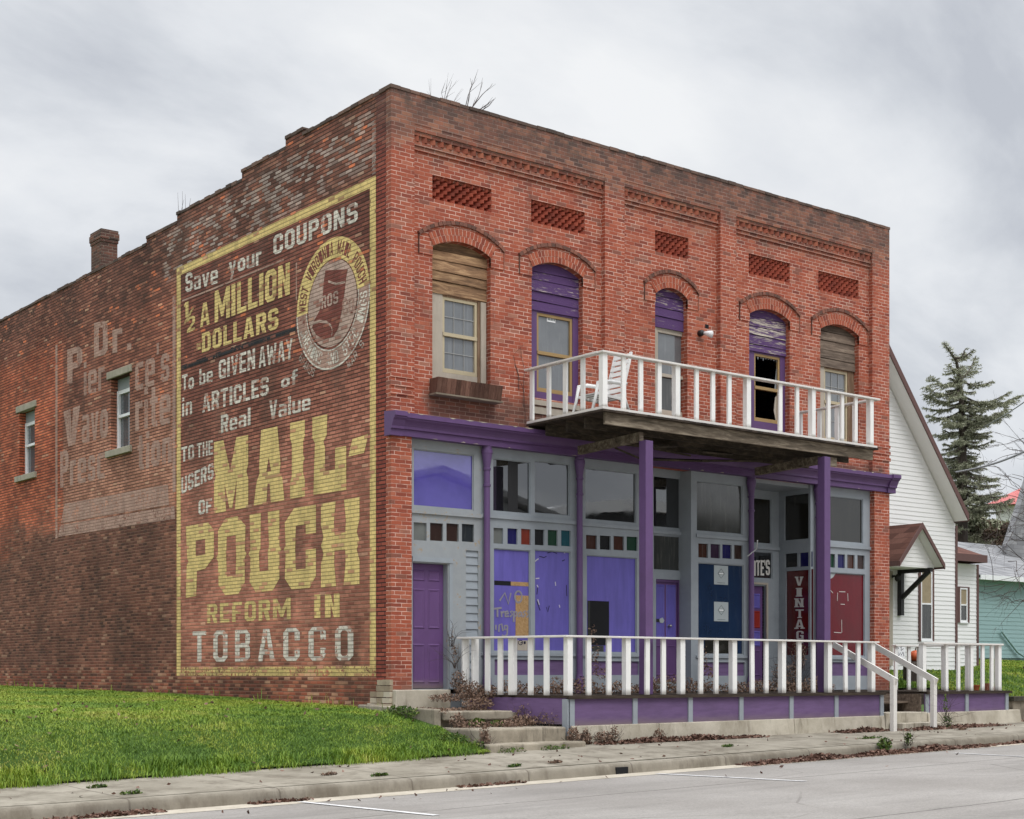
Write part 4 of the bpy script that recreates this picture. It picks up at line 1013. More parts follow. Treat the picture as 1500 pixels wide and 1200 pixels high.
    if ch == 'b': return W, [[[(0, 0), (W-.1, 0), (W, .1), (W, .58), (W-.1, .68), (t, .68), (t, 1), (0, 1)], r(t, W-t, .13, .55)]]
    if ch == 'p': return W, [[[(0, -.28), (t, -.28), (t, 0), (W-.1, 0), (W, .1), (W, .58), (W-.1, .68), (0, .68)], r(t, W-t, .13, .55)]]
    if ch == 'n': return W, [[[(0, 0), (t, 0), (t, .53), (W-t, .53), (W-t, 0), (W, 0), (W, .58), (W-.1, .68), (0, .68)]]]
    if ch == 'u': return W, [[[(0, .1), (.1, 0), (W, 0), (W, .68), (W-t, .68), (W-t, .14), (t, .14), (t, .68), (0, .68)]]]
    if ch == 'r': return .44, [[[(0, 0), (t, 0), (t, .52), (.44, .52), (.44, .68), (0, .68)]]]
    if ch == 'i': return t, [[r(0, t, 0, .68)], [r(0, t, .8, .98)]]
    if ch == 't': return .46, [[[(.1, .1), (.2, 0), (.44, 0), (.44, .14), (.1+t, .14), (.1+t, .54), (.46, .54), (.46, .68), (.1+t, .68), (.1+t, .92), (.1, .92), (.1, .68), (0, .68), (0, .54), (.1, .54)]]]
    if ch == 'f': return .48, [[[(.1, 0), (.1+t, 0), (.1+t, .5), (.48, .5), (.48, .64), (.1+t, .64), (.1+t, .86), (.48, .86), (.48, 1), (.2, 1), (.1, .9), (.1, .64), (0, .64), (0, .5), (.1, .5)]]]
    if ch == 'y': return W, [[[(W/2-.22, -.28), (W/2-.02, -.28), (W, .68), (W-t, .68), (W/2, .24), (t, .68), (0, .68), (W/2-.1, 0)]]]
    if ch == "'": return .14, [[r(0, .14, .72, 1)]]
    if ch == '.': return .18, [[r(0, .18, 0, .18)]]
    if ch == '-': return .34, [[r(0, .34, .4, .56)]]
    return .34, []
def text_pieces(txt, gap=.11, **k):
    """loops in a 0..1 wide layout"""
    x = 0; out = []
    for ch in txt:
        w, ps = glyph(ch, **k)
        for p in ps: out.append([[(x+u, v) for u, v in lp] for lp in p])
        x += w+gap
    T = x-gap
    return [[[(u/T, v) for u, v in lp] for lp in p] for p in out]
def quadmap(conv, TL, TR, BL, BR):
    A, B, C, D = (conv(*p) for p in (TL, TR, BL, BR))
    def f(u, v):
        return tuple(lerp(lerp(C[i], D[i], u), lerp(A[i], B[i], u), v) for i in (0, 1))
    return f
def put_text(name, txt, quad, mat, parent, conv, mp, **k):
    f = quadmap(conv, *quad); q = MB()
    for p in text_pieces(txt, **k):
        q.flat(p, lambda u, v: mp(*f(u, v)))
    return q.build(name, mat, parent)
zA = lambda x, y: (240+x/3.75, 240+y/3.75)
zB = lambda x, y: (240+x/4.167, 540+y/4.167)
zC = lambda x, y: (240+x/4.167, 760+y/4.167)
wallc = lambda px, py: onX(px, py, 0)
LX = [-.004]
def sign(txt, quad, mat, name='painted_lettering', layer=0, **k):
    return put_text(name, txt, quad, mat, BLD, wallc, lambda u, v: (-.004-.002*layer, u, v), **k)
Z4 = lambda *p: [zA(*q) for q in p]; Z5 = lambda *p: [zB(*q) for q in p]; Z6 = lambda *p: [zC(*q) for q in p]
WS, YE, YO, GS = M['white_sign'], M['yellow'], M['yellow_old'], M['grey_sign']
# border of the advertisement (four strips, mitred by butting)
q = MB(); P4 = lambda a, b_, c, d: q.flat([rect(a, b_, c, d)], lambda u, v: (-.004, u, v))
P4(.45, .63, 1.73, 9.83); P4(.63, 7.63, 9.66, 9.83); P4(7.63, 7.81, 1.56, 9.83)
q.build('painted_border', YE, BLD)
q = MB(); P4(.45, 7.63, 1.56, 1.728); q.build('painted_border', YO, BLD)
sign('Save', Z4((120, 605), (298, 545), (120, 708), (298, 655)), WS)
sign('your', Z4((358, 512), (537, 445), (358, 612), (537, 552)), WS)
sign('COUPONS', Z4((603, 398), (1066, 205), (603, 503), (1066, 315)), WS, gap=.13)
sign('1', Z4((112, 765), (138, 755), (112, 850), (138, 838)), YE)
sign('2', Z4((128, 845), (172, 830), (128, 930), (172, 912)), YE)
q = MB(); f = quadmap(wallc, (270, 473), (284, 447), (271, 477), (285.5, 450)); q.flat([[f(0, 0), f(1, 0), f(1, 1), f(0, 1)]], lambda u, v: (-.006, u, v)); q.build('painted_lettering', YO, BLD)
sign('A', [(293.3, 446), (307.5, 441), (293.3, 480), (307.5, 475)], YE)
sign('MILLION', [(314.7, 427), (424.8, 384), (314.7, 473), (424.8, 431)], YE, gap=.09, t=.22)
sign('DOLLARS', [(296, 489), (408, 449.5), (296, 517), (408, 481)], YE, gap=.12, t=.22)
q = MB(); f = quadmap(wallc, (288, 504), (294.5, 501), (288, 514), (294.5, 511)); q.flat([[f(0, 0), f(1, 0), f(1, 1), f(0, 1)]], lambda u, v: (-.004, u, v))
q.build('painted_lettering', YO, BLD)
def stripe(pts, w, mat, name='painted_rule'):
    q = MB()
    for a, b_ in zip(pts, pts[1:]):
        A, B = wallc(*a), wallc(*b_)
        q.flat([[(A[0], A[1]-w/2), (B[0], B[1]-w/2), (B[0], B[1]+w/2), (A[0], A[1]+w/2)]], lambda u, v: (-.004, u, v))
    return q.build(name, mat, BLD)
stripe([(266, 539.5), (330, 516), (434, 482)], .10, M['black_sign'])
stripe([(267, 441), (318, 421), (416, 380.5)], .035, M['ghost'])
A = wallc(434.5, 385); B = wallc(434.5, 440); MB().flat([rect(A[0]-.02, A[0]+.02, B[1], A[1])], lambda u, v: (-.004, u, v)).build('painted_rule', M['ghost'], BLD)
sign('To', Z5((112, 42), (185, 18), (112, 138), (185, 118)), WS)
sign('be', Z5((218, 5), (300, -20), (218, 102), (300, 78)), WS)
sign('GIVEN', Z4((303, 1082), (502, 1012), (303, 1185), (502, 1125)), WS)
sign('AWAY', Z4((523, 1010), (708, 958), (523, 1122), (708, 1072)), WS)
sign('in', Z5((113, 178), (173, 160), (113, 296), (173, 278)), WS, gap=.16)
sign('ARTICLES', Z5((236, 158), (641, 46), (236, 270), (641, 160)), WS)
sign('of', Z5((718, 42), (818, 0), (718, 120), (818, 92)), WS)
sign('Real', Z5((350, 285), (530, 236), (350, 396), (530, 345)), WS)
sign('Value', Z5((645, 198), (896, 142), (645, 315), (896, 250)), WS)
sign('TO', Z5((108, 482), (186, 462), (108, 572), (186, 552)), WS)
sign('THE', Z5((203, 458), (301, 436), (203, 545), (301, 524)), WS)
sign('USERS', Z5((108, 668), (305, 572), (108, 768), (305, 668)), WS)
sign('OF', Z5((213, 806), (294, 792), (213, 893), (294, 876)), WS)
sign('REFORM', Z6((265, 522), (775, 480), (265, 638), (775, 612)), M['yellow_mid'], gap=.16)
sign('IN', Z6((920, 464), (1074, 456), (920, 606), (1074, 600)), YE, gap=.2, t=.24)
sign('TOBACCO', Z6((177, 688), (1158, 652), (177, 874), (1158, 864)), WS, gap=.32, t=.19, s=.13)
# the big slab letters
BIG = dict(
 M=[[(0,0),(.36,0),(.31,.40),(.46,.03),(.54,.03),(.68,.43),(.62,0),(1,0),(1,.4),(.95,.5),(1,.6),(1,1),(.66,1),(.48,.55),(.28,1),(0,1),(0,.62),(.05,.52),(0,.42)]],
 A=[[(0,0),(.42,0),(.46,.26),(.53,.26),(.57,0),(1,0),(.94,.3),(.85,.38),(.88,.5),(.78,1),(.25,1),(.18,.5),(.20,.42),(.10,.32)],[(.42,.42),(.58,.42),(.5,.62)]],
 I=[[(0,0),(1,0),(1,.22),(.88,.30),(.88,.45),(.98,.5),(.88,.55),(.88,.72),(1,.8),(1,1),(0,1),(0,.8),(.12,.72),(.12,.3),(0,.22)]],
 L=[[(.03,0),(1,0),(1,.55),(.68,.55),(.68,.28),(.38,.28),(.38,.58),(.33,.66),(.43,.74),(.45,1),(0,1),(0,.74),(.08,.66),(.05,.3)]],
 P=[[(0,0),(.38,0),(.40,.35),(.7,.36),(1,.5),(1,.88),(.8,1),(0,1),(.05,.55),(.1,.5),(.03,.45)],[(.36,.56),(.7,.56),(.7,.78),(.36,.78)]],
 O=[[(.05,.14),(.28,0),(.75,0),(.97,.14),(.97,.45),(1.03,.5),(.97,.55),(1,.86),(.72,1),(.30,1),(.03,.86),(.03,.55),(-.03,.5),(.03,.45)],[(.34,.24),(.66,.24),(.68,.5),(.66,.76),(.34,.76),(.32,.5)]],
 U=[[(0,.14),(.22,0),(.78,0),(1,.14),(1,.45),(1.05,.5),(1,.55),(1,1),(.62,1),(.66,.56),(.62,.5),(.64,.26),(.34,.26),(.32,.5),(.37,.55),(.38,1),(0,1),(.03,.55),(-.04,.5),(.03,.45)]],
 C=[[(.22,0),(.8,0),(1,.14),(1,.47),(.68,.47),(.68,.24),(.36,.24),(.34,.5),(.36,.78),(.68,.78),(.68,.66),(1,.66),(1,1),(.3,1),(0,.84),(.03,.55),(-.04,.5),(.03,.45),(0,.14)]],
 H=[[(0,0),(.4,0),(.35,.28),(.36,.42),(.64,.42),(.65,.28),(.6,0),(1,0),(1,.28),(.93,.4),(1,.5),(.93,.6),(1,.75),(1,1),(.61,1),(.66,.75),(.64,.62),(.36,.62),(.34,.75),(.39,1),(0,1),(0,.75),(.07,.6),(0,.5),(.07,.4),(0,.28)]])
BIG['-'] = [[(0, 0), (.78, 0), (1, 1), (.2, 1)]]
def big(ch, *quad):
    f = quadmap(wallc, *quad)
    MB().flat([[f(u, v) for u, v in lp] for lp in BIG[ch]], lambda u, v: (-.004, u, v)).build('painted_lettering', YE, BLD)
big('M', *Z5((308, 450), (516, 405), (308, 884), (516, 846)))
big('A', *Z5((550, 385), (736, 345), (550, 836), (736, 803)))
big('I', *Z5((772, 333), (862, 314), (772, 796), (862, 780)))
big('L', *Z5((908, 300), (1114, 252), (908, 772), (1114, 740)))
big('-', *Z5((1128, 440), (1250, 398), (1128, 538), (1250, 508)))
big('P', (272.5, 771.5), (313.5, 764), (272.5, 876), (313.5, 868))
big('O', (318.5, 762), (360, 754), (318.5, 873), (360, 869))
big('U', (366, 754), (409.5, 747), (366, 869), (409.5, 864))
big('C', (417.5, 747), (463, 739.5), (417.5, 864), (463, 860.5))
big('H', (470.5, 738.5), (526.8, 728.5), (470.5, 860.5), (526.8, 855.5))
# emblem: an upright oval ring round a stocking shaped pouch
zE = lambda x, y: (420+x/5.457, 330+y/5.457)
Ew = lambda x, y: wallc(*zE(x, y))
cE = Ew(375, 620); aL = Ew(82, 690); aR = Ew(665, 560); tp = Ew(420, 80); bt = Ew(335, 1155)
ex, ez = abs(aL[0]-aR[0])/2, (tp[1]-bt[1])/2; ec = ((aL[0]+aR[0])/2, (tp[1]+bt[1])/2)
ang0 = lambda a: (ec[0]-ex*math.cos(a), ec[1]+ez*math.sin(a))     # a=0 to the street side (right in view)
def ringpoly(r0, r1, a0, a1, n=40, layer=0, mat=None, name='painted_emblem'):
    q = MB(); P = lambda r, a: (-.004-.002*layer, ec[0]-r*ex*math.cos(a), ec[1]+r*ez*math.sin(a))
    vs = []; fs = []
    for i in range(n+1):
        a = a0+(a1-a0)*i/n; vs += [P(r0, a), P(r1, a)]
    for i in range(n): fs.append((2*i, 2*i+1, 2*i+3, 2*i+2))
    q.add(vs, fs); return q.build(name, mat, BLD)
ringpoly(.68, 1.0, .10, math.pi+.02, 40, 0, YE)
ringpoly(.72, .98, math.pi+.02, 2*math.pi+.10, 40, 0, M['ghost'])
ringpoly(.70, .722, math.pi+.02, 2*math.pi+.10, 40, 1, M['white_sign'])
ringpoly(.98, 1.01, math.pi+.02, 2*math.pi+.10, 40, 0, M['white_sign'])
q = MB(); q.flat([[(ec[0]-.665*ex*math.cos(a), ec[1]+.665*ez*math.sin(a)) for a in [2*math.pi*k/40 for k in range(40)]]], lambda u, v: (-.004, u, v))
q.build('painted_emblem', M['cream_sign'], BLD)
sock = [(312, 362), (490, 352), (478, 420), (462, 560), (440, 700), (412, 830), (375, 890), (300, 912), (240, 880), (205, 820), (222, 762), (262, 690), (290, 560), (300, 440)]
MB().flat([[Ew(*p) for p in sock]], lambda u, v: (-.007, u, v)).build('painted_emblem', M['maroon_sign'], BLD)
q = MB(); arcp = [(215, 785), (265, 768), (320, 775), (358, 805), (370, 850), (362, 880)]
for a, b_ in zip(arcp, arcp[1:]):
    A, B = Ew(*a), Ew(*b_); q.flat([[(A[0], A[1]-.025), (B[0], B[1]-.025), (B[0], B[1]+.025), (A[0], A[1]+.025)]], lambda u, v: (-.009, u, v))
arcp = [(335, 450), (400, 470), (470, 455)]
for a, b_ in zip(arcp, arcp[1:]):
    A, B = Ew(*a), Ew(*b_); q.flat([[(A[0], A[1]-.02), (B[0], B[1]-.02), (B[0], B[1]+.02), (A[0], A[1]+.02)]], lambda u, v: (-.009, u, v))
q.build('painted_emblem', M['cream_sign'], BLD)
def ringtext(txt, r0, r1, a0, a1, mat, inside=False, name='painted_lettering', layer=1):
    q = MB(); n = len(txt)
    for i, ch in enumerate(txt):
        w, ps = glyph(ch, t=.17, s=.13)
        if not ps: continue
        a = a0+(a1-a0)*(i+.5)/n; span = abs(a1-a0)/n*.82
        for p in ps:
            lp2 = []
            for lp in p:
                o = []
                for u, v in lp:
                    aa = a + (u/w-.5)*span*(1 if a1 > a0 else -1)
                    rr = lerp(r0, r1, v) if not inside else lerp(r1, r0, v)
                    o.append((ec[0]-rr*ex*math.cos(aa), ec[1]+rr*ez*math.sin(aa)))
                lp2.append(o)
            q.flat(lp2, lambda u, v: (-.004-.002*layer, u, v))
    return q.build(name, mat, BLD)
ringtext('WEST VIRGINIA MAIL POUCH', .74, .94, math.pi-.02, .16, M['maroon_sign'])
ringtext('CHEWING AND STOCKINGS', .75, .94, math.pi+.28, 2*math.pi+.02, M['white_sign'], inside=True)
ringtext('BRANDS', 1.04, 1.17, math.pi+.62, math.pi+1.12, GS, inside=True)
ringtext('MARKS', 1.04, 1.17, math.pi+1.95, math.pi+2.42, GS, inside=True)
put_text('painted_lettering', 'BROS', [zE(*p) for p in ((235, 590), (415, 520), (235, 690), (415, 620))], M['cream_sign'], BLD, wallc, lambda u, v: (-.0095, u, v))
put_text('painted_lettering', 'CO.', [zE(*p) for p in ((448, 590), (560, 570), (448, 720), (560, 700))], M['ghost'], BLD, wallc, lambda u, v: (-.0075, u, v))
# older ghost lettering beside and above the advertisement
zG = lambda x, y: (70+x/6, 440+y/6); zH = lambda x, y: (70+x/6, 600+y/6)
GH = M['ghost']
put_text('ghost_lettering', 'Dr.', [zG(*p) for p in ((408, 200), (735, 130), (408, 500), (735, 430))], GH, BLD, wallc, lambda u, v: (-.003, u, v), gap=.2, t=.22)
put_text('ghost_lettering', 'P', [zG(*p) for p in ((172, 435), (305, 395), (172, 740), (305, 700))], GH, BLD, wallc, lambda u, v: (-.003, u, v), t=.22)
put_text('ghost_lettering', 'ier', [zG(*p) for p in ((318, 540), (500, 480), (318, 840), (500, 780))], GH, BLD, wallc, lambda u, v: (-.003, u, v), t=.2)
put_text('ghost_lettering', "ce's", [zG(*p) for p in ((770, 440), (1070, 340), (770, 800), (1070, 700))], GH, BLD, wallc, lambda u, v: (-.003, u, v), t=.22)
put_text('ghost_lettering', 'V', [zG(*p) for p in ((140, 980), (285, 920), (140, 1300), (285, 1250))], GH, BLD, wallc, lambda u, v: (-.003, u, v), t=.26)
put_text('ghost_lettering', 'avo', [zG(*p) for p in ((300, 900), (530, 830), (300, 1260), (530, 1200))], GH, BLD, wallc, lambda u, v: (-.003, u, v), t=.22)
put_text('ghost_lettering', 'rite', [zG(*p) for p in ((770, 780), (1080, 690), (770, 1150), (1080, 1080))], GH, BLD, wallc, lambda u, v: (-.003, u, v), t=.22)
put_text('ghost_lettering', 'Presc', [zH(*p) for p in ((110, 370), (500, 270), (110, 690), (500, 600))], GH, BLD, wallc, lambda u, v: (-.003, u, v), t=.24)
put_text('ghost_lettering', 'tion', [zH(*p) for p in ((790, 210), (1090, 130), (790, 540), (1090, 460))], GH, BLD, wallc, lambda u, v: (-.003, u, v), t=.24)
q = MB()
f = quadmap(wallc, zH(150, 830), zH(1100, 650), zH(90, 1120), zH(1120, 960))
q.flat([[f(0, 0), f(1, 0), f(1, .36), f(0, .36)]], lambda u, v: (-.003, u, v)); q.flat([[f(0, .42), f(.96, .42), f(.96, 1), f(0, 1)]], lambda u, v: (-.003, u, v))
A = wallc(83, 505); B = wallc(82, 789)
q.flat([rect(A[0]-.06, A[0]+.07, B[1], A[1])], lambda u, v: (-.003, u, v)); q.flat([rect(7.86, 8.0, 5.3, 9.3)], lambda u, v: (-.003, u, v))
q.build('ghost_border', GH, BLD)
q = MB(); q.flat([rect(.45, .56, 9.86, 10.75)], lambda u, v: (-.005, u, v)); q.build('ghost_border', M['flake'], BLD)
# window lettering
LT = M['letter']
z8 = lambda x, y: (1060+x/4.615, 800+y/4.615)
for ch, (xa, xb, ya, yb) in zip('VINTAGE', ((485, 538, 207, 268), (494, 528, 284, 342), (484, 540, 354, 414), (490, 541, 429, 487), (485, 544, 497, 560), (492, 542, 574, 632), (490, 540, 648, 704))):
    cx = lambda px, py: onX(px, py, XR+.03)
    Q = [z8(xa, ya), z8(xb, ya-1), z8(xa, yb), z8(xb, yb-1)]
    f = quadmap(cx, *Q); q = MB(); w, ps = glyph(ch, t=.2, s=.15)
    for p in ps: q.flat([[f(u/w, v) for u, v in lp] for lp in p], lambda u, v: (XR+.026, u, v))
    for v0 in (0, .88):                              # slab serifs
        spans = {'V': [(-.05, .42), (.58, 1.05)] if v0 else [], 'I': [(-.5, 1.5)], 'N': [(-.08, .45), (.55, 1.08)], 'T': [(.2, .8)] if not v0 else [(-.05, 1.05)], 'A': [(-.1, .4), (.6, 1.1)] if not v0 else []}.get(ch, [])
        for a, c in spans:
            if ch == 'I': a, c = -.15, 1.15
            q.flat([[f(a, v0), f(c, v0), f(c, v0+.12), f(a, v0+.12)]], lambda u, v: (XR+.024, u, v))
    q.build('window_lettering', LT, VINT)
cy = lambda px, py: onY(px, py, YB_+.036)
for ch, (xa, xb, ya, yb) in zip("ITE'S", ((1103, 1107, 821, 843.5), (1107.6, 1113.4, 820.6, 843.2), (1114, 1119.3, 820.4, 843), (1119.6, 1121, 820, 828), (1121.6, 1127.8, 820, 842.6))):
    f = quadmap(cy, (xa, ya), (xb, ya+.6), (xa, yb), (xb, yb+.2)); q = MB(); w, ps = glyph(ch, t=.24, s=.14)
    for p in ps: q.flat([[f(u/w, (v-.72)/.28 if ch == "'" else v) for u, v in lp] for lp in p], lambda u, v: (u, YB_+.034, v))
    q.build('window_lettering', LT, fF)
# ------------------------------------------------------------------ balcony (part of the building)
YBF = -1.98
XL_, XRB = 2.84, 9.86
DZ = 5.945
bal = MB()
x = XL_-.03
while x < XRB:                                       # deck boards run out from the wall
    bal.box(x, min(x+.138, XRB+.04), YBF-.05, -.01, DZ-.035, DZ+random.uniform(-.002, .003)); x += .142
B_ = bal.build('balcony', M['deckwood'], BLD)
MB().box(XL_-.025, XRB+.03, YBF-.03, YBF+.05, DZ+.004, DZ+.045).box(XL_-.025, XL_+.05, YBF+.05, -.02, DZ+.004, DZ+.045).box(XRB-.04, XRB+.03, YBF+.05, -.02, DZ+.004, DZ+.045).build('bottom_rail', M['white_old'], B_)
RZ = 6.90
q = MB().box(XL_-.06, XRB+.08, YBF-.07, YBF+.07, RZ-.035, RZ); q.box(XL_-.07, XL_+.06, YBF+.07, .0, RZ-.033, RZ+.002); q.box(XRB-.05, XRB+.07, YBF+.07, .0, RZ-.033, RZ+.002)
build_each(q, 'rail', M['white_old'], B_, bevel=.006)
FX = [2.855, 3.295, 3.697, 4.108, 4.543, 5.003, 5.415, 5.826, 6.297, 7.153, 7.598, 8.051, 8.495, 8.868, 9.268, 9.735]
wide = {0, 4, 8, 11, 15}
bme = MB().box(-.043, .043, -.02, .02, DZ+.045, RZ-.035).build('baluster', M['white'], B_)
pme = MB().box(-.052, .052, -.05, .05, DZ+.045, RZ-.035).build('post', M['white'], B_)
def put(src, name, x, y, rz=0.0, tilt=0.0):
    o = src if not src.get('used') else src.copy()
    if o is not src: COL.objects.link(o)
    o.location = (x, y, 0)
    o.rotation_euler = (0, random.uniform(-.0016, .0016), rz+random.uniform(-.06, .06))
    src['used'] = 1
    return o
for i, x in enumerate(FX):
    put(pme if i in wide else bme, '', x + (.02 if i == 0 else 0), YBF + (.02 if i in wide else -.0))
for y in (-.12, -.585, -1.02, -1.48): put(bme, '', XL_+.01, y, math.pi/2)
for y in (-.12, -.6, -1.05, -1.5): put(bme, '', XRB-.01, y, math.pi/2)
for k in ('used',):
    for o in [o_ for o_ in COL.objects if k in o_.keys()]: del o[k]
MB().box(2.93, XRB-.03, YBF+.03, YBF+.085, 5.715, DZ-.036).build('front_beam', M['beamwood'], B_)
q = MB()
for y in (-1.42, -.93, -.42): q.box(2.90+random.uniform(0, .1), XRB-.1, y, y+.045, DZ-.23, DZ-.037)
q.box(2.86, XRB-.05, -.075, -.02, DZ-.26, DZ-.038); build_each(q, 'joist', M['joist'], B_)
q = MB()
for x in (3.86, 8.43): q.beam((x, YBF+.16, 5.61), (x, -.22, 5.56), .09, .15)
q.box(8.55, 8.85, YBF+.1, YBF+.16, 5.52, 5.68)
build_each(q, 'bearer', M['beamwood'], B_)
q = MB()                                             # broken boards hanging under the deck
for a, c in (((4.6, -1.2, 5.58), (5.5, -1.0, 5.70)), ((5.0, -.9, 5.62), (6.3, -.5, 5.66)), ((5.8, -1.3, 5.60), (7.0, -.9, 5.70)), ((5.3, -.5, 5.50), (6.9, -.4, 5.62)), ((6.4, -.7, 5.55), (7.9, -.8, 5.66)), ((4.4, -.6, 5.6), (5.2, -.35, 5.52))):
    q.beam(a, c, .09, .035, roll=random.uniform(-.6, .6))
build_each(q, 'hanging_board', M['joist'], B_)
for x, nm in ((3.895, 0), (8.465, 0)):
    q = MB().box(x-.085, x+.085, YBF+.0, YBF+.17, 1.25, 5.53 if x < 5 else 5.66); q.build('porch_post', M['purple_col'], B_, bevel=.008)

# ------------------------------------------------------------------ front porch
PZ = 1.25
POR = thing('front_porch', (7.9, -1.1, .45), 'low wooden porch with white picket railing and purple skirting on a concrete base', 'porch')
q = MB()
def deck(x0, x1, y0, y1):
    x = x0
    while x < x1-.02:
        q.box(x, min(x+.137, x1), y0+random.uniform(-.012, .006), y1, PZ-.04, PZ+random.uniform(-.003, .002)); x += .141
deck(1.98, 9.86, -2.21, .115); deck(9.86, 11.15, -1.42, .115); deck(11.15, 12.3, -2.21, .115); deck(12.3, 14.0, -2.21, -.02)
q.add([(1.47, .1, PZ-.04), (1.97, .1, PZ-.04), (1.97, -2.2, PZ-.04), (1.92, -2.2, PZ-.04), (1.47, .1, PZ), (1.97, .1, PZ), (1.97, -2.2, PZ), (1.92, -2.2, PZ)], [(0, 1, 2, 3), (4, 7, 6, 5), (0, 3, 7, 4), (2, 1, 5, 6), (1, 0, 4, 5), (3, 2, 6, 7)])
q.build('deck', M['deckwood'], POR)
MB().box(1.9, 9.86, -2.235, -2.212, PZ-.055, PZ-.006).box(11.15, 14.03, -2.235, -2.212, PZ-.055, PZ-.006).build('deck_edge', M['deckwood'], POR)
def fz(X): return .765 + (X-2)*.0042
q = MB().box(1.97, 9.84, -2.17, -2.14, .70, PZ-.045).box(11.17, 13.95, -2.17, -2.14, .70, PZ-.045)
q.beam((1.49, -.02, 1.0), (1.93, -2.13, 1.0), .02, .42); build_each(q, 'skirt_board', M['purple_skirt'], POR)
q = MB()
for x in (2.0, 3.371, 4.655, 5.909, 7.221, 8.47, 9.80, 11.21, 12.514, 13.90):
    q.box(x-.05, x+.05, -2.196, -2.171, .74, PZ-.056)
q.box(1.90, 1.925, -2.196, -2.06, .6, PZ-.056)
q.beam((1.735, -1.05, 1.0), (1.75, -1.15, 1.0), .05, .40)
build_each(q, 'skirt_batten', M['grey'], POR)
# foundation, slightly battered
def batter(q, x0, x1, yb, yt, z0, zt0, zt1):
    q.add([(x0, yb, z0), (x1, yb, z0), (x1, -1.6, z0), (x0, -1.6, z0), (x0, yt, zt0), (x1, yt, zt1), (x1, -1.6, zt1), (x0, -1.6, zt0)], [(0, 3, 2, 1), (4, 5, 6, 7), (0, 1, 5, 4), (1, 2, 6, 5), (2, 3, 7, 6), (3, 0, 4, 7)])
q = MB(); xs = [1.97, 3.9, 7.27, 9.86]
for a, c in zip(xs, xs[1:]): batter(q, a, c-.012, -2.27, -2.215, .2, fz(a), fz(c))
batter(q, 11.15, 14.28, -2.36, -2.25, .2, .83, .85)
q.box(9.87, 11.14, -2.24, -1.7, .2, .85); q.box(9.95, 11.35, -2.56, -2.25, .2, .655)
q.build('foundation', M['found'], POR, bevel=.012)
q = MB().box(9.9, 11.12, -1.82, -1.45, 1.02, 1.06).box(9.9, 11.12, -1.43, -1.41, .8, 1.2).box(11.10, 11.14, -2.1, -1.42, .82, 1.2).box(9.87, 9.91, -2.1, -1.42, .82, 1.2)
build_each(q, 'wooden_step', M['greyboard'], POR)
# railings
RT = 2.215; YR = -2.13
q = MB().box(1.93, 9.72, YR-.07, YR+.075, RT-.032, RT); q.box(11.08, 13.78, YR-.07, YR+.075, RT-.03, RT+.005)
q.add([(1.30, -.02, RT-.033), (1.46, -.02, RT-.033), (2.03, YR-.02, RT-.033), (1.87, YR-.07, RT-.033), (1.30, -.02, RT+.001), (1.46, -.02, RT+.001), (2.03, YR-.02, RT+.001), (1.87, YR-.07, RT+.001)], [(0, 1, 2, 3), (4, 7, 6, 5), (0, 3, 7, 4), (2, 1, 5, 6), (1, 0, 4, 5), (3, 2, 6, 7)])
q.box(13.66, 13.78, YR+.08, -.02, RT-.03, RT+.004); q.box(12.88, 13.655, -.16, -.02, RT-.03, RT+.004)
build_each(q, 'rail', M['white_old'], POR, bevel=.006)
bme = MB().box(-.046, .046, -.02, .02, 0, RT-PZ-.033).build('baluster', M['white'], POR)
pme = MB().box(-.055, .055, -.05, .05, 0, RT-PZ-.033).build('post', M['white'], POR)
usedb = {}
def put2(src, x, y, rz=0.0, lean=0.0):
    o = src.copy() if src.name in usedb else src
    if o is not src: COL.objects.link(o)
    usedb[src.name] = 1
    o.location = (x, y, PZ+.001); o.rotation_euler = (0, lean, rz); return o
fr_x = [1.985, 2.401, 2.838, 3.246, 3.693, 4.071, 4.505, 4.956, 5.333, 5.776, 6.247, 6.611, 7.054, 7.487, 7.882, 8.322, 8.8, 9.158, 9.583]
for i, x in enumerate(fr_x): put2(pme if i % 3 == 0 else bme, x, YR+(.02 if i % 3 == 0 else 0), random.uniform(-.05, .05), random.uniform(-.018, .012) if i % 3 else 0)
for i, x in enumerate((11.165, 11.907, 12.304, 12.742, 13.13, 13.45, 13.70)): put2(pme if i in (0, 6) else bme, x, YR+(.02 if i in (0, 6) else 0), random.uniform(-.05, .05))
aside = math.atan2(-2.12, .53)
for i, (x, y) in enumerate(((1.557, -.549), (1.623, -.812), (1.684, -1.058), (1.775, -1.42), (1.853, -1.73))): put2(pme if i == 2 else bme, x, y, aside)
for y in (-.12, -.75, -1.35): put2(bme, 13.72, y, math.pi/2)
for x in (12.95, 13.4): put2(bme, x, -.09)
MB().box(1.36, 1.50, -.12, -.085, PZ-.2, RT-.034).box(1.47, 1.60, -.25, -.21, PZ+.0, RT-.034).build('end_board', M['white'], POR)
# two handrails down the street steps
for xr in (9.38, 10.60):
    q = MB(); q.beam((xr+.06, -1.30, 2.17), (xr, -2.86, 1.45), .042, .115); q.build('handrail', M['white_old'], POR)
    MB().box(xr-.055, xr+.045, -2.83, -2.745, .50, 1.50).build('handrail_post', M['white_old'], POR)

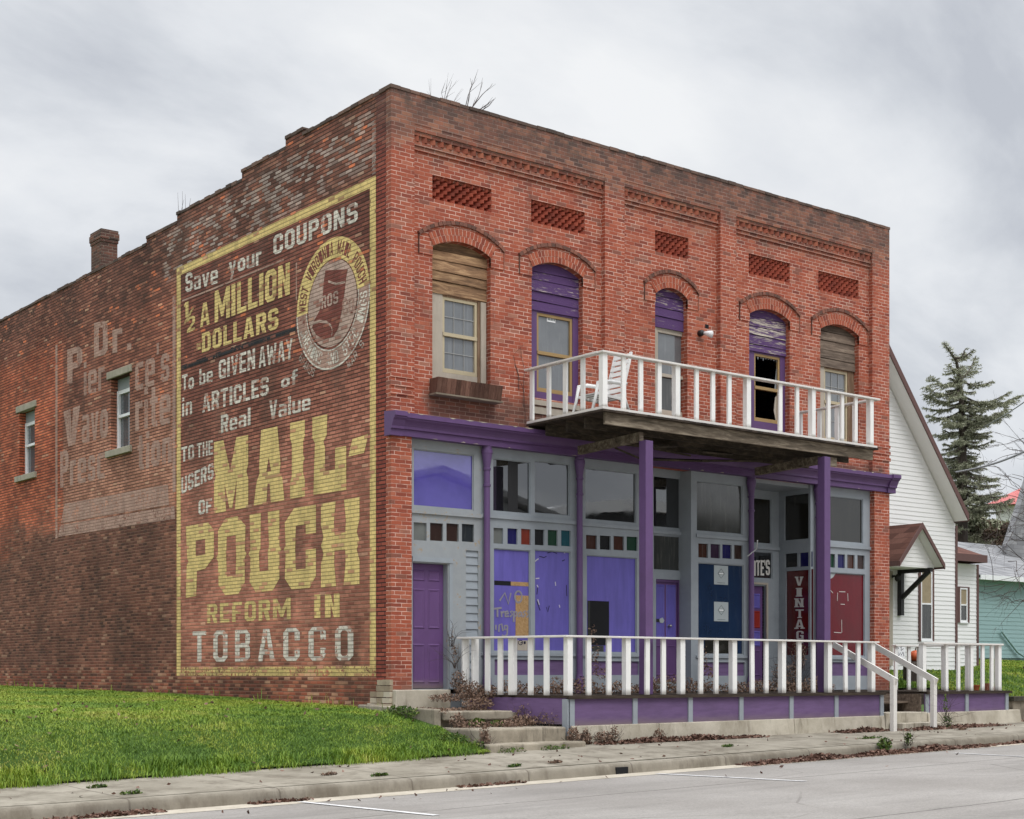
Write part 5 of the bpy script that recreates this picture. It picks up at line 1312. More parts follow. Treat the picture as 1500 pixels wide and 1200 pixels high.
# ------------------------------------------------------------------ concrete entry steps on the left
ST = thing('entry_steps', (.9, -1.2, .4), 'old concrete steps with weeds climbing to the purple side door', 'steps')
MB().box(.02, 1.12, -.11, .30, .7, 1.335).build('door_sill', M['found'], ST, bevel=.015)
q = MB(); q.add([(-.19, .72, .5), (-.05, .72, .5), (.07, -1.3, .3), (-.07, -1.3, .3), (-.19, .72, 1.09), (-.05, .72, 1.09), (.07, -1.3, 1.045), (-.07, -1.3, 1.045)], [(0, 1, 2, 3), (4, 7, 6, 5), (0, 3, 7, 4), (2, 1, 5, 6), (1, 0, 4, 5), (3, 2, 6, 7)])
q.build('side_wall', M['conc'], ST, bevel=.02)
MB().box(1.125, 1.50, -.06, .11, .9, 1.262).build('side_board', M['grey'], ST)
MB().box(.05, 1.9, -1.15, -.0, .4, .965).build('landing', M['conc'], ST)
MB().box(.10, 1.48, -1.32, -.55, .865, 1.0).build('slab', M['conc'], ST, bevel=.018)
MB().box(.12, 1.83, -2.25, -1.05, .2, .757).build('step', M['conc'], ST, bevel=.03)
MB().box(.03, 1.93, -2.62, -2.2, .2, .54).build('step', M['conc'], ST, bevel=.03)

# ------------------------------------------------------------------ street, pavement, lawns
def sheet(xs, ys, zf, name, mat, smooth=True):
    V = []; F = []
    for y in ys:
        for x in xs: V.append((x, y(x) if callable(y) else y, 0))
    V = [(x, y, zf(x, y)) for x, y, _ in V]; n = len(xs)
    for j in range(len(ys)-1):
        for i in range(n-1): F.append((j*n+i, j*n+i+1, (j+1)*n+i+1, (j+1)*n+i))
    me = bpy.data.meshes.new(name); me.from_pydata(V, [], F); me.materials.append(mat)
    if smooth: me.polygons.foreach_set('use_smooth', [True]*len(F))
    return tag(link(name, me), kind='structure')
XS = [-80, -60, -40, -30] + list(np.arange(-24, 30.1, .5)) + [35, 40, 50, 60, 80]
XS = [float(x) for x in XS]
# road: worn concrete with fine cracks and a seam
m, t, p = newmat('road surface'); P = t.pos(); x_, y_, z_ = t.sep(P)
n = t.noise(P, .35, 6, .6); f = t.noise(P, 34, 4, .85); st_ = t.noise(t.vscale(P, (.25, 1.4, 1)), 1.2, 5, .65); fl = t.noise(P, 9, 4, .75)
c = t.mix(t.ss(n, .3, .7), (.235, .217, .198), (.31, .29, .268))
c = t.mix(t.ss(st_, .48, .72, 0, .35), c, (.165, .153, .14))
kk = t.m('ADD', .40, t.m('MULTIPLY', f, 1.2)); c = t.mix(1.0, c, t.comb(kk, kk, kk), 'MULTIPLY')
c = t.mix(t.ss(fl, .56, .72, 0, .45), c, (.15, .14, .128)); c = t.mix(t.ss(t.noise(t.vscale(P, (.12, .9, 1)), 1.0, 4, .6), .52, .66, 0, .45), c, (.18, .167, .154))
yw = t.m('ADD', y_, t.m('MULTIPLY', t.m('SUBTRACT', t.noise(P, .9, 4, .7), .5), .16))
for ys_ in (-7.15, -11.0):
    d_ = t.m('ABSOLUTE', t.m('SUBTRACT', yw, ys_)); c = t.mix(t.ss(d_, .008, .03, .75, 0), c, (.08, .07, .062))
vo = t.n('ShaderNodeTexVoronoi', feature='DISTANCE_TO_EDGE'); t.put(vo.inputs['Vector'], t.mix(.12, P, t.n('ShaderNodeTexNoise').outputs['Color'])); t.put(vo.inputs['Scale'], .33)
c = t.mix(t.m('MULTIPLY', t.ss(vo.outputs['Distance'], .002, .007, .55, 0), t.ss(n, .45, .6)), c, (.12, .105, .095))
setp(t, p, c, .9, .2, normal=t.bump(t.m('ADD', f, t.m('MULTIPLY', n, .6)), .35, .012)); M['road'] = m
sheet(XS, [-13.6, -12, -10, -8, -6.5, -5.15], lambda X_, Y_: z_gut(X_)+.035*min(1, (-5.15-Y_)/3), 'road', M['road'])
M['gutter'] = make_concrete('gutter concrete', (.40, .355, .285), (.50, .45, .37), (.20, .17, .13), 2.5, .55)
sheet(XS, [-5.17, YK+.02], lambda X_, Y_: z_gut(X_)+.004, 'gutter', M['gutter'])
# kerb with joints and a rounded nose
m, t, p = newmat('kerb and pavement concrete'); P = t.pos(); x_, y_, z_ = t.sep(P)
n = t.noise(P, 1.1, 6, .65); f = t.noise(P, 60, 3, .8); s_ = t.noise(t.vscale(P, (1.2, 1.2, .4)), 2.2, 5, .7)
c = t.mix(t.ss(n, .3, .72), (.22, .197, .155), (.345, .312, .255)); c = t.mix(t.ss(s_, .44, .68, 0, .75), c, (.13, .11, .083))
kk = t.m('ADD', .84, t.m('MULTIPLY', f, .32)); c = t.mix(1.0, c, t.comb(kk, kk, kk), 'MULTIPLY')
xw_ = t.m('ADD', x_, t.m('MULTIPLY', t.m('SUBTRACT', t.noise(P, 2, 3), .5), .05))
jd = t.m('ABSOLUTE', t.m('SUBTRACT', t.m('FRACT', t.m('DIVIDE', xw_, 1.9)), .5)); c = t.mix(t.ss(jd, .003, .009, .7, 0), c, (.09, .075, .06))
face = t.m('MULTIPLY', t.ss(y_, YK+.06, YK+.1, 1, 0), t.ss(t.m('FRACT', z_), 0, 1, .35, .35)); c = t.mix(t.m('MULTIPLY', face, t.ss(s_, .35, .6, .5, 1)), c, (.16, .135, .105))  # dirt and painted-in shade darken the street face of the kerb
yj = t.m('ABSOLUTE', t.m('SUBTRACT', t.m('ADD', y_, t.m('MULTIPLY', t.m('SUBTRACT', t.noise(P, 3, 3), .5), .05)), YK+.19)); c = t.mix(t.ss(yj, .006, .02, .65, 0), c, (.12, .10, .07))
setp(t, p, c, .92, .2, normal=t.bump(t.m('ADD', n, t.m('MULTIPLY', f, .6)), .4, .012)); M['walk'] = m
kp = [(0, -.02), (.012, .06), (.022, .115), (.045, .142), (.085, .154), (.19, .157)]
XK = [x for x in XS if not (.62 < x < .78)]
kv = []; kf = []
for x in XS:
    for dy, dz in kp: kv.append((x, YK+dy, z_gut(x)+dz))
n_ = len(kp)
for i in range(len(XS)-1):
    for k in range(n_-1): kf.append((i*n_+k, i*n_+k+1, (i+1)*n_+k+1, (i+1)*n_+k))
K_ = MB().add(kv, kf); o = structure('kerb', K_, M['walk'], smooth=True)
sheet(XS, [YK+.188, -4.2, -3.6, -3.0, lambda X_: y_back(X_)], lambda X_, Y_: z_walk(X_, Y_), 'pavement', M['walk'])
dr = onY(911, 1126, YK+.0)
MB().box(dr[0]-.11, dr[0]+.11, YK-.012, YK+.05, z_gut(dr[0])-.005, z_gut(dr[0])+.10).build('kerb_drain', M['dark'])
tag(COL.objects['kerb_drain'], 'dark drain opening cut into the kerb face in front of the porch', 'drain')
# parking lines
m, t, p = newmat('worn road paint'); P = t.pos()
c = t.mix(t.ss(t.m('ADD', t.m('MULTIPLY', t.noise(P, 25, 4, .8), .6), t.m('MULTIPLY', t.noise(P, 2, 3), .4)), .50, .60), (.62, .61, .60), (.36, .345, .345)); setp(t, p, c, .85, .2); M['line'] = m
for (a, c) in (((440, 1173.5), (640, 1195)), ((962, 1132.5), (1180, 1145)), ((1398, 1103), (1560, 1112))):
    q = MB(); A = onZ(*a, z_gut(0)+.02); C = onZ(*c, z_gut(0)+.04)
    for _ in range(6): A = onZ(*a, z_gut(A[0])+.012); C = onZ(*c, z_gut(C[0])+.03)
    d_ = Vector((C[0]-A[0], C[1]-A[1])); nn_ = Vector((-d_.y, d_.x)).normalized()*.05
    zz_ = lambda P_: z_gut(P_[0])+.035*min(1, max(0, (-5.15-P_[1])/3))+.006
    q.add([(A[0]-nn_.x, A[1]-nn_.y, zz_(A)), (A[0]+nn_.x, A[1]+nn_.y, zz_(A)), (C[0]+nn_.x, C[1]+nn_.y, zz_(C)), (C[0]-nn_.x, C[1]-nn_.y, zz_(C))], [(0, 1, 2, 3)])
    structure('road_marking', q, M['line'])
# lawn and yard ground
m, t, p = newmat('lawn soil'); P = t.pos()
c = t.ramp(t.noise(P, 1.3, 5, .65), [(.3, (.03, .06, .012)), (.6, (.055, .095, .018)), (.8, (.09, .09, .035))]); setp(t, p, c, .95, .1); M['soil'] = m
XLn = [float(x) for x in (-80, -60, -40, -30)] + [float(x) for x in np.arange(-24, .01, .5)]
sheet(XLn, [-2.66, -2.4, -2.0, -1.6, -1.3, -.9, -.5, 0, .5, 2, 4, 6.6, 10, 14, 18, 25, 40, 60], z_lawn, 'lawn', M['soil'])
XY = [12.87] + [float(x) for x in np.arange(14, 40, 1)] + [45, 55, 70, 80]
sheet([x for x in XY if x >= 14.3], [-1.9, 0, 3.4], z_yard, 'yard', M['soil']); sheet(XY, [3.4, 8, 12, 30, 60], z_yard, 'yard', M['soil'])
sheet([12.87, 14.3], [.0, 1.7, 3.4], z_yard, 'yard', M['soil'])
q = MB().box(-900, 900, -900, 900, -1.35, -1.25); structure('ground', q, M['soil'])
sheet([-80., -40., 0., 40., 80.], [-60, -30, -14.6], lambda X_, Y_: z_gut(X_)+.2, 'far_pavement', M['walk']); sheet([-80., -40., 0., 40., 80.], [-14.62, -13.55], lambda X_, Y_: z_gut(X_)+.03, 'gutter', M['gutter'])
# retaining wall of the yard
rw = thing('retaining_wall', (20, -1.95, .5), 'low mossy concrete retaining wall at the edge of the raised yard right of the porch', 'wall')
q = MB(); x = 14.32
while x < 40: q.box(x, x+1.19, -2.05, -1.85, .35, 1.02+(x-14)*.004); x += 1.2
q.build('wall', M['conc'], rw); MB().box(14.3, 40.4, -2.1, -1.82, 1.025, 1.12).build('coping', make_concrete('mossy coping', (.05, .045, .035), (.10, .09, .07), (.03, .04, .02), 4), rw)
w2_ = MB().box(23.6, 46, 3.52, 3.78, 1.35, 1.80).build('garden_kerb', make_concrete('dark garden edging', (.05, .042, .035), (.10, .088, .07)))
tag(w2_, 'long dark edging wall crossing the grass below the teal house', 'wall')

# ------------------------------------------------------------------ small things
def slope_box(q, c, ux, uy, uz, hx, hy, hz):
    c = Vector(c); V = []
    for k in (-1, 1):
        for i, j in ((-1, -1), (1, -1), (1, 1), (-1, 1)): V.append(c+ux*hx*i+uy*hy*j+uz*hz*k)
    q.add(V, [(0, 3, 2, 1), (4, 5, 6, 7), (0, 1, 5, 4), (1, 2, 6, 5), (2, 3, 7, 6), (3, 0, 4, 7)])
# plastic chair on the balcony, its back to the right
CH = thing('plastic_chair', (3.42, -1.36, DZ), 'white plastic slatted garden chair standing on the balcony corner', 'chair')
cx0, cy0_ = 3.40, -1.42
bl = Vector((.30, 0, 1)).normalized(); q = MB()
s0 = Vector((cx0+.15, cy0_, DZ+.30))
for k in range(8):
    c = s0 + bl*(.06+k*.105); slope_box(q, c, Vector((0, 1, 0)), bl, Vector((1, 0, -.3)).normalized(), .215 if k < 7 else .18, .036, .009)
for sgn in (-1, 1): q.beam(s0+Vector((.012, .20*sgn, -.05)), s0+bl*.86+Vector((.012, .195*sgn, 0)), .05, .035)
q.build('backrest', M['chair'], CH)
q = MB()
for k in range(6): q.box(cx0-.34+k*.085, cx0-.34+k*.085+.066, cy0_-.22, cy0_+.22, DZ+.345-k*.012, DZ+.365-k*.012)
q.build('seat', M['chair'], CH)
for sgn in (-1, 1):
    y = cy0_+.245*sgn
    q = MB(); q.tube([(cx0-.40, y, DZ+.50), (cx0-.2, y, DZ+.545), (cx0+.10, y, DZ+.55), (cx0+.26, y, DZ+.56)], [.028, .034, .034, .026], 8); q.build('armrest', M['chair'], CH, smooth=True)
    q = MB(); q.tube([(cx0-.38, y, DZ+.52), (cx0-.44, y, DZ+.25), (cx0-.52, y, DZ+.005)], [.03, .026, .024], 8); q.build('leg', M['chair'], CH, smooth=True)
    q = MB(); q.tube([(cx0+.15, y, DZ+.54), (cx0+.22, y, DZ+.3), (cx0+.36, y, DZ+.005)], [.03, .026, .026], 8); q.build('leg', M['chair'], CH, smooth=True)
    q = MB(); q.beam((cx0-.44, y, DZ+.33), (cx0+.2, y, DZ+.28), .03, .045); q.build('side_rail', M['chair'], CH)
# window box
x0, x1 = onY(634, 550, .0)[0], onY(737, 560, -.15)[0]
WB = thing('window_box', ((x0+x1)/2, 0, 6.3), 'long brown wooden window box under the leftmost upper window', 'planter')
zb0 = 6.265; q = MB(); n = 14
for k in range(n):
    a = x0+(x1-x0)*k/n; c = a+(x1-x0)/n-.004
    q.add([(a, -.10, zb0), (c, -.10, zb0), (c, .09, zb0), (a, .09, zb0), (a, -.155, zb0+.25+random.uniform(-.004, .004)), (c, -.155, zb0+.25), (c, .09, zb0+.25), (a, .09, zb0+.25)], [(0, 3, 2, 1), (0, 1, 5, 4), (1, 2, 6, 5), (2, 3, 7, 6), (3, 0, 4, 7)])
q.build('box', M['boxwood'], WB); MB().box(x0-.02, x1+.02, -.12, .09, zb0-.03, zb0-.003).build('base_board', M['greywood'], WB); MB().box(x0+.01, x1-.01, -.13, .09, zb0+.19, zb0+.215).build('soil', M['deckwood'], WB)
# floodlight on the upper wall
fx, fz_ = onY(1030, 490, .05)
FLt = thing('floodlight', (fx, .1, fz_), 'small twin floodlight fixed to the red wall beside the narrow middle window', 'light')
MB().tube([(fx-.05, .10, fz_+.02), (fx-.05, .03, fz_+.02), (fx-.05, .0, fz_+.02)], [.06, .06, .045], 14).build('mount', M['black'], FLt, smooth=True)
MB().tube([(fx-.03, .0, fz_+.01), (fx+.0, -.06, fz_-.0), (fx+.03, -.13, fz_-.025), (fx+.04, -.15, fz_-.03)], [.03, .05, .07, .068], 14).build('lamp_head', M['vinyl'], FLt, smooth=True)
# notices taped inside the blue window
for (xl, xr, yt, yb), lab in zip(((1046, 1066.4, 828, 856), (1046, 1066.8, 881.5, 910)), ('upper of two faded notices taped inside the blue shop window', 'lower of two faded notices taped inside the blue shop window')):
    h = rb(xl, xr, yt, yb, YF+.034); PN = MB().box(h[0][0], h[1][0], YF+.033, YF+.036, h[0][1], h[2][1]).build('paper_notice', M['paper'])
    tag(PN, lab, 'notice', 'notices in the blue window')
    cx, cz = (h[0][0]+h[1][0])/2, (h[0][1]+h[2][1])/2+.03
    q = MB(); q.flat([[(cx-.1, cz), (cx, cz-.1), (cx+.1, cz), (cx, cz+.1)], [(cx-.085, cz), (cx, cz-.085), (cx+.085, cz), (cx, cz+.085)]], lambda u, v: (u, YF+.031, v))
    q.flat([rect(cx-.11, cx+.11, h[0][1]+.03, h[0][1]+.04)], lambda u, v: (u, YF+.031, v)); q.flat([rect(cx-.07, cx+.07, cz-.022, cz+.022)], lambda u, v: (u, YF+.030, v))
    q.build('print', M['print'], PN); MB().flat([rect(cx-.06, cx+.06, cz-.014, cz+.014)], lambda u, v: (u, YF+.029, v)).build('print', M['vinyl'], PN)
h = rect(onY(801, 466, .27)[0], onY(813.5, 466, .27)[0], onY(801, 471, .27)[1], onY(801, 464, .27)[1])
PS = MB().box(h[0][0], h[1][0], .268, .271, h[0][1], h[2][1]).build('paper_label', M['vinyl']); tag(PS, 'small white label stuck inside the upstairs window with purple frame', 'label')
q = MB()
for k in range(5): q.flat([rect(h[0][0]+.02+k*.036, h[0][0]+.042+k*.036, h[0][1]+.025, h[2][1]-.02)], lambda u, v: (u, .266, v))
q.build('print', M['print'], PS)
# old sign bracket rod
a = onY(1094, 815, .0); c = onY(1121, 793, -.5)
BR = MB().tube([(a[0], -.02, a[1]), ((a[0]+c[0])/2, -.27, (a[1]+c[1])/2), (c[0]-.22, -.5, c[1])], .012, 6).build('bracket_rod', M['vinyl']); tag(BR, 'thin white bracket rod sticking out of the third purple iron column', 'bracket')
# litter at the kerb
a = onZ(1150, 1108, z_gut(5.2)+.05)
LC = MB().tube([(a[0]-.09, a[1], z_gut(a[0])+.06), (a[0]-.08, a[1], z_gut(a[0])+.06), (a[0]+.06, a[1]+.03, z_gut(a[0])+.075), (a[0]+.075, a[1]+.03, z_gut(a[0])+.075)], [.03, .042, .04, .028], 10).build('crushed_bottle', make_plain('pale plastic litter', (.55, .60, .60), .3, .5, var=.3, sc=25)); tag(LC, 'pale crushed bottle among the dead leaves in the gutter', 'litter')
# stray items on the porch end
def pumpkin(c, r, name, lab, cat):
    P_ = thing(name, c, lab, cat); V = []; F = []; nu, nv = 28, 12
    for j in range(nv+1):
        ph = math.pi*j/nv
        for i in range(nu):
            th = 2*math.pi*i/nu; k = 1-.09*abs(math.cos(4*th)); V.append((c[0]+r*k*math.sin(ph)*math.cos(th), c[1]+r*k*math.sin(ph)*math.sin(th), c[2]+r*.8+r*.78*math.cos(ph)*(1-.2*math.sin(ph)**8)))
    for j in range(nv):
        for i in range(nu): F.append((j*nu+i, j*nu+(i+1) % nu, (j+1)*nu+(i+1) % nu, (j+1)*nu+i))
    MB().add(V, F).build('skin', M['pumpkin'], P_, smooth=True); MB().tube([(c[0], c[1], c[2]+r*1.5), (c[0]+.01, c[1], c[2]+r*1.8), (c[0]+.03, c[1], c[2]+r*2)], [.02, .014, .012], 6).build('stem', M['bark'], P_)
    return P_
# ------------------------------------------------------------------ white gabled house beyond the shop
def siding(q, z0, z1, xr, mp, pitch=.112, mi=0):
    """lapped boards; xr(z) gives the run of the wall at height z"""
    z = z0
    while z < z1-.01:
        t_ = min(z+pitch, z1); (a, c), (e, f) = xr(z), xr(t_)
        if c-a > .05:
            q.add([mp(a, z, -.014), mp(c, z, -.014), mp(f, t_, -.002), mp(e, t_, -.002), mp(a, z, .01), mp(c, z, .01), mp(f, t_, .01), mp(e, t_, .01)], [(0, 1, 2, 3), (0, 4, 5, 1), (4, 7, 6, 5), (3, 2, 6, 7), (0, 3, 7, 4), (1, 5, 6, 2)], mi)
        z = t_
HY, HR = 3.4, 2.95
xa, za = onY(1303.5, 507, HR); xb, zb = onY(1419, 753, HR)
sl = (za-zb)/(xb-xa); XAP = xa-.28; ZAP = za+(xa-XAP)*sl
XC = onY(1400.5, 900, HY)[0]; XCL = 2*XAP-XC
ZH0 = 1.70
WH = thing('white_house', ((XC+XCL)/2, 7, ZH0), 'white vinyl sided house with a steep brown trimmed gable beside the brick shop', 'house')
roofz = lambda x: ZAP-abs(x-XAP)*sl-.20
q = MB()
xr_ = lambda z: (max(XCL, XAP-(ZAP-.20-z)/sl), min(XC, XAP+(ZAP-.20-z)/sl))
siding(q, ZH0, ZAP-.25, xr_, fmap(HY))
q.build('front_wall', M['siding'], WH)
q = MB(); siding(q, ZH0, roofz(XC)+.1, lambda z: (HY+.02, 13), lambda u, v, w: (XC-w-.012, u, v)); siding(q, ZH0, roofz(XC)+.1, lambda z: (HY+.02, 13), lambda u, v, w: (XCL+w+.012, u, v))
q.build('end_wall', M['siding'], WH)
MB().box(XC-.055, XC+.03, HY-.03, HY+.08, ZH0, roofz(XC)+.04).box(XCL-.02, XCL+.06, HY-.03, HY+.08, ZH0, roofz(XC)).build('corner_board', M['trim'], WH)
MB().box(XCL+.02, XC-.02, HY+.03, 13, .9, ZH0+.001).build('foundation', M['conc'], WH)
q = MB(); EX = XAP+(xb-XAP)
for s_ in (-1, 1):
    P = [(XAP, ZAP), (XAP+s_*(xb-XAP), ZAP-(xb-XAP)*sl), (XAP+s_*(xb-XAP), ZAP-(xb-XAP)*sl-.13), (XAP, ZAP-.13)]
    q.plate(P, [], fmap(HR+.03), 10.4)
RF = q.build('roof', M['shingle'], WH)
q = MB()
for s_ in (-1, 1):
    P = [(XAP, ZAP+.02), (XAP+s_*(xb-XAP+.02), ZAP-(xb-XAP)*sl-.0), (XAP+s_*(xb-XAP+.02), ZAP-(xb-XAP)*sl-.19), (XAP, ZAP-.20)]
    q.plate(P, [], fmap(HR), .03)
    e = XAP+s_*(xb-XAP); q.box(min(e, e+s_*.03), max(e, e+s_*.03), HR+.03, 13.3, ZAP-(xb-XAP)*sl-.19, ZAP-(xb-XAP)*sl+.0)
q.build('fascia', M['trim'], RF)
q = MB()
for s_ in (-1, 1):
    P = [(XAP, ZAP-.14), (XAP+s_*(xb-XAP-.005), ZAP-(xb-XAP)*sl-.135), (XAP+s_*(xb-XAP-.005), ZAP-(xb-XAP)*sl-.165), (XAP, ZAP-.17)]
    q.plate(P, [], fmap(HR+.031), HY-HR+.0)
    e0, e1 = sorted((XC*(s_ > 0)+XCL*(s_ < 0), XAP+s_*(xb-XAP))); q.box(e0, e1, HY, 13, ZAP-(xb-XAP)*sl-.165, ZAP-(xb-XAP)*sl-.14)
q.build('soffit', M['soffit'], RF)
# windows of the house
def house_window(par, xl, xr, yt, yb, Y, casing=.07, frac=.52, top=None):
    a, c = onY(xl, 900, Y)[0], onY(xr, 900, Y)[0]; z1, z0 = onY(xl, yt, Y)[1], onY(xl, yb, Y)[1]
    zm = lerp(z0, z1, frac)
    q = MB().box(a-casing, a, Y-.05, Y+.02, z0-.02, z1+.03).box(c, c+casing, Y-.05, Y+.02, z0-.02, z1+.03).box(a, c, Y-.05, Y+.02, z1, z1+.03)
    w = q.build('window', M['trim'], par)
    MB().box(a, c, Y-.06, Y+.02, z0-.04, z0).build('sill', M['vinyl'], w)
    hs = [rect(a+.045, c-.045, z0+.05, zm-.02), rect(a+.045, c-.045, zm+.02, z1-.045)]
    q = MB(); rplate(q, (a, c, z0, z1), hs, fmap(Y-.045), .04); q.build('sash', M['vinyl'], w)
    for k, h in enumerate(hs): MB().box(h[0][0]-.005, h[1][0]+.005, Y-.026, Y-.020, h[0][1]-.005, h[2][1]+.005).build('pane', M['glass_dirty'] if k == 0 else (top or M['curtain']), w)
    return w
house_window(WH, 1347, 1363.8, 835, 938, HY)
# gabled hood over the house door
HYF = 2.2
A = onY(1352, 766, HYF); Lf = onY(1320.5, 820, HYF); Rt = onY(1385.5, 828, HYF)
hw = ((A[0]-Lf[0])+(Rt[0]-A[0]))/2; zl = (Lf[1]+Rt[1])/2; zt = A[1]; ax = A[0]
q = MB()
for s_ in (-1, 1):
    P = [(ax, zt), (ax+s_*hw, zl), (ax+s_*hw, zl-.05), (ax, zt-.05)]; q.plate(P, [], fmap(HYF+.03), HY-HYF-.04)
HD = q.build('door_hood', M['shingle'], WH)
q = MB()
for s_ in (-1, 1):
    P = [(ax, zt+.01), (ax+s_*(hw+.02), zl), (ax+s_*(hw+.02), zl-.13), (ax, zt-.13)]; q.plate(P, [], fmap(HYF), .03)
    e = ax+s_*hw; q.box(min(e, e+s_*.03), max(e, e+s_*.03), HYF+.03, HY-.02, zl-.12, zl+.01)
q.build('fascia', M['trim'], HD)
q = MB(); zb_ = zl+.0; k_ = (zt-zl)/hw
siding(q, zl-.06, zt-.1, lambda z: (ax-(zt-.07-z)/k_*1.0+.02, ax+(zt-.07-z)/k_-.02), fmap(HYF+.30), .1); q.box(ax-hw+.05, ax+hw-.05, HYF+.29, HY-.02, zl-.10, zl-.06)
for s_ in (-1, 1):
    P = [(ax, zt-.055), (ax+s_*hw*.985, zl-.052), (ax+s_*hw*.985, zl-.07), (ax, zt-.075)]; q.plate(P, [], fmap(HYF+.031), .27)
q.build('hood_gable', M['soffit'], HD)
bxx = onY(1318.5, 870, HY-.05)[0]; z1 = onY(1318, 835, HY)[1]; z0 = onY(1318, 902, HY)[1]
q = MB().box(bxx-.06, bxx+.06, HY-.13, HY-.012, z0, z1).box(bxx-.05, bxx+.05, HYF+.2, HY-.13, z1-.10, z1); q.beam((bxx, HY-.12, z0+.45), (bxx, HYF+.28, z1-.08), .08, .10)
q.build('bracket', M['black'], HD)
q = MB().box(bxx-1.25, bxx-.30, HY-.06, HY-.0, ZH0+.1, z1-.05); dr_ = q.build('house_door', M['pale_frame'], WH)
lx, lz = onY(1314, 846, HY-.2)
WL = thing('wall_lamp', (lx, HY, lz), 'small black wall lamp under the white house door hood', 'light')
MB().tube([(lx, HY-.014, lz+.03), (lx, HY-.12, lz+.04), (lx+.02, HY-.2, lz+.02)], [.05, .025, .02], 8).build('arm', M['black'], WL); MB().lathe(lx+.02, HY-.2, [(.02, lz+.08), (.075, lz+.03), (.07, lz-.06), (.03, lz-.1)], 10).build('lamp_shade', M['black'], WL, smooth=True)
# set back wing
WY = 5.4
wx0, wx1 = XC-.3, onY(1431.5, 900, WY)[0]; wz1 = onY(1415, 826, WY)[1]
q = MB(); siding(q, ZH0, wz1, lambda z: (wx0, wx1), fmap(WY)); siding(q, ZH0, wz1, lambda z: (WY+.02, 12), lambda u, v, w: (wx1-w-.012, u, v)); q.box(wx0, wx1-.03, WY+.05, 12, .9, ZH0)
WG = q.build('side_wing', M['siding'], WH)
MB().box(wx1-.05, wx1+.04, WY-.03, WY+.06, ZH0, wz1).build('corner_board', M['trim'], WG)
ez = onY(1425, 813, 5.0)[1]; ex1 = onY(1446, 900, 5.0)[0]
q = MB(); q.add([(wx0, 5.03, ez), (ex1, 5.03, ez), (ex1-1.6, 7.6, ez+1.15), (wx0, 7.6, ez+1.15), (ex1, 12, ez), (wx0, 12, ez)], [(0, 1, 2, 3), (1, 4, 2), (4, 5, 3, 2), (0, 3, 5), (0, 5, 4, 1)])
WR = q.build('wing_roof', M['shingle'], WH); MB().box(wx0, ex1+.02, 5.0, 5.03, ez-.19, ez+.02).box(ex1, ex1+.03, 5.03, 12, ez-.19, ez+.02).build('fascia', M['trim'], WR); MB().box(wx0, ex1, 5.03, WY, ez-.12, ez-.09).build('soffit', M['soffit'], WR)
house_window(WH, 1404.5, 1415.5, 861, 911, WY, .09, .5)

# teal house farther on
TY = 12.0
tx0, tx1 = onY(1433, 900, TY)[0], onY(1433, 900, TY)[0]+15; tz0 = onY(1470, 964, TY)[1]; tz1 = onY(1445, 846, TY)[1]
TH = thing('teal_house', ((tx0+tx1)/2, TY+4, tz0), 'teal sided house with a grey shingle roof at the far right', 'house')
q = MB(); siding(q, tz0, tz1, lambda z: (tx0, tx1), fmap(TY), .15); siding(q, tz0, tz1, lambda z: (TY+.02, TY+9), lambda u, v, w: (tx0+w+.012, u, v), .15); q.box(tx0+.03, tx1, TY+.06, TY+9, tz0-.8, tz0)
q.build('wall', M['siding_teal'], TH)
e_ = onY(1433, 842, TY-.45)[1]; rz_ = onY(1440, 797, TY+4)[1]
rx0 = tx0-.5; hx = onY(1470, 900, TY+4)[0]
q = MB(); q.add([(rx0, TY-.45, e_), (tx1+.5, TY-.45, e_), (tx1+.5, TY+4, rz_), (rx0, TY+4, rz_), (rx0, TY+9, e_), (tx1+.5, TY+9, e_)], [(0, 1, 2, 3), (3, 2, 5, 4), (0, 3, 4), (1, 5, 2), (0, 4, 5, 1)])
TR = q.build('roof', M['shingle_grey'], TH); MB().box(rx0-.02, tx1+.5, TY-.49, TY-.45, e_-.16, e_+.01).build('gutter', M['vinyl'], TR); MB().box(rx0, tx1+.5, TY-.45, TY, e_-.13, e_-.1).build('soffit', M['soffit'], TR)
Yg = TY+2.4; g0 = onY(1470, 800, Yg+.25); g1 = onY(1501, 702, Yg+.25); ks = (g1[1]-g0[1])/(g1[0]-g0[0]); gw = 5.2
q = MB(); q.plate([(g0[0]-.1, g0[1]-.8), (g0[0]+2*gw, g0[1]-.8), (g0[0]+2*gw, g0[1]), (g0[0]+gw, g0[1]+gw*ks), (g0[0]-.1, g0[1])], [], fmap(Yg), .25)
q.build('upper_gable', M['shingle_grey'], TH)
dp = onY(1490, 955, TY-.1); q = MB().tube([(dp[0]-1.0, TY-.1, dp[1]+.75), (dp[0], TY-.1, dp[1]+.0), (dp[0]+.5, TY-.2, dp[1]-.25)], .04, 8); q.build('downspout', M['siding_teal'], TH)
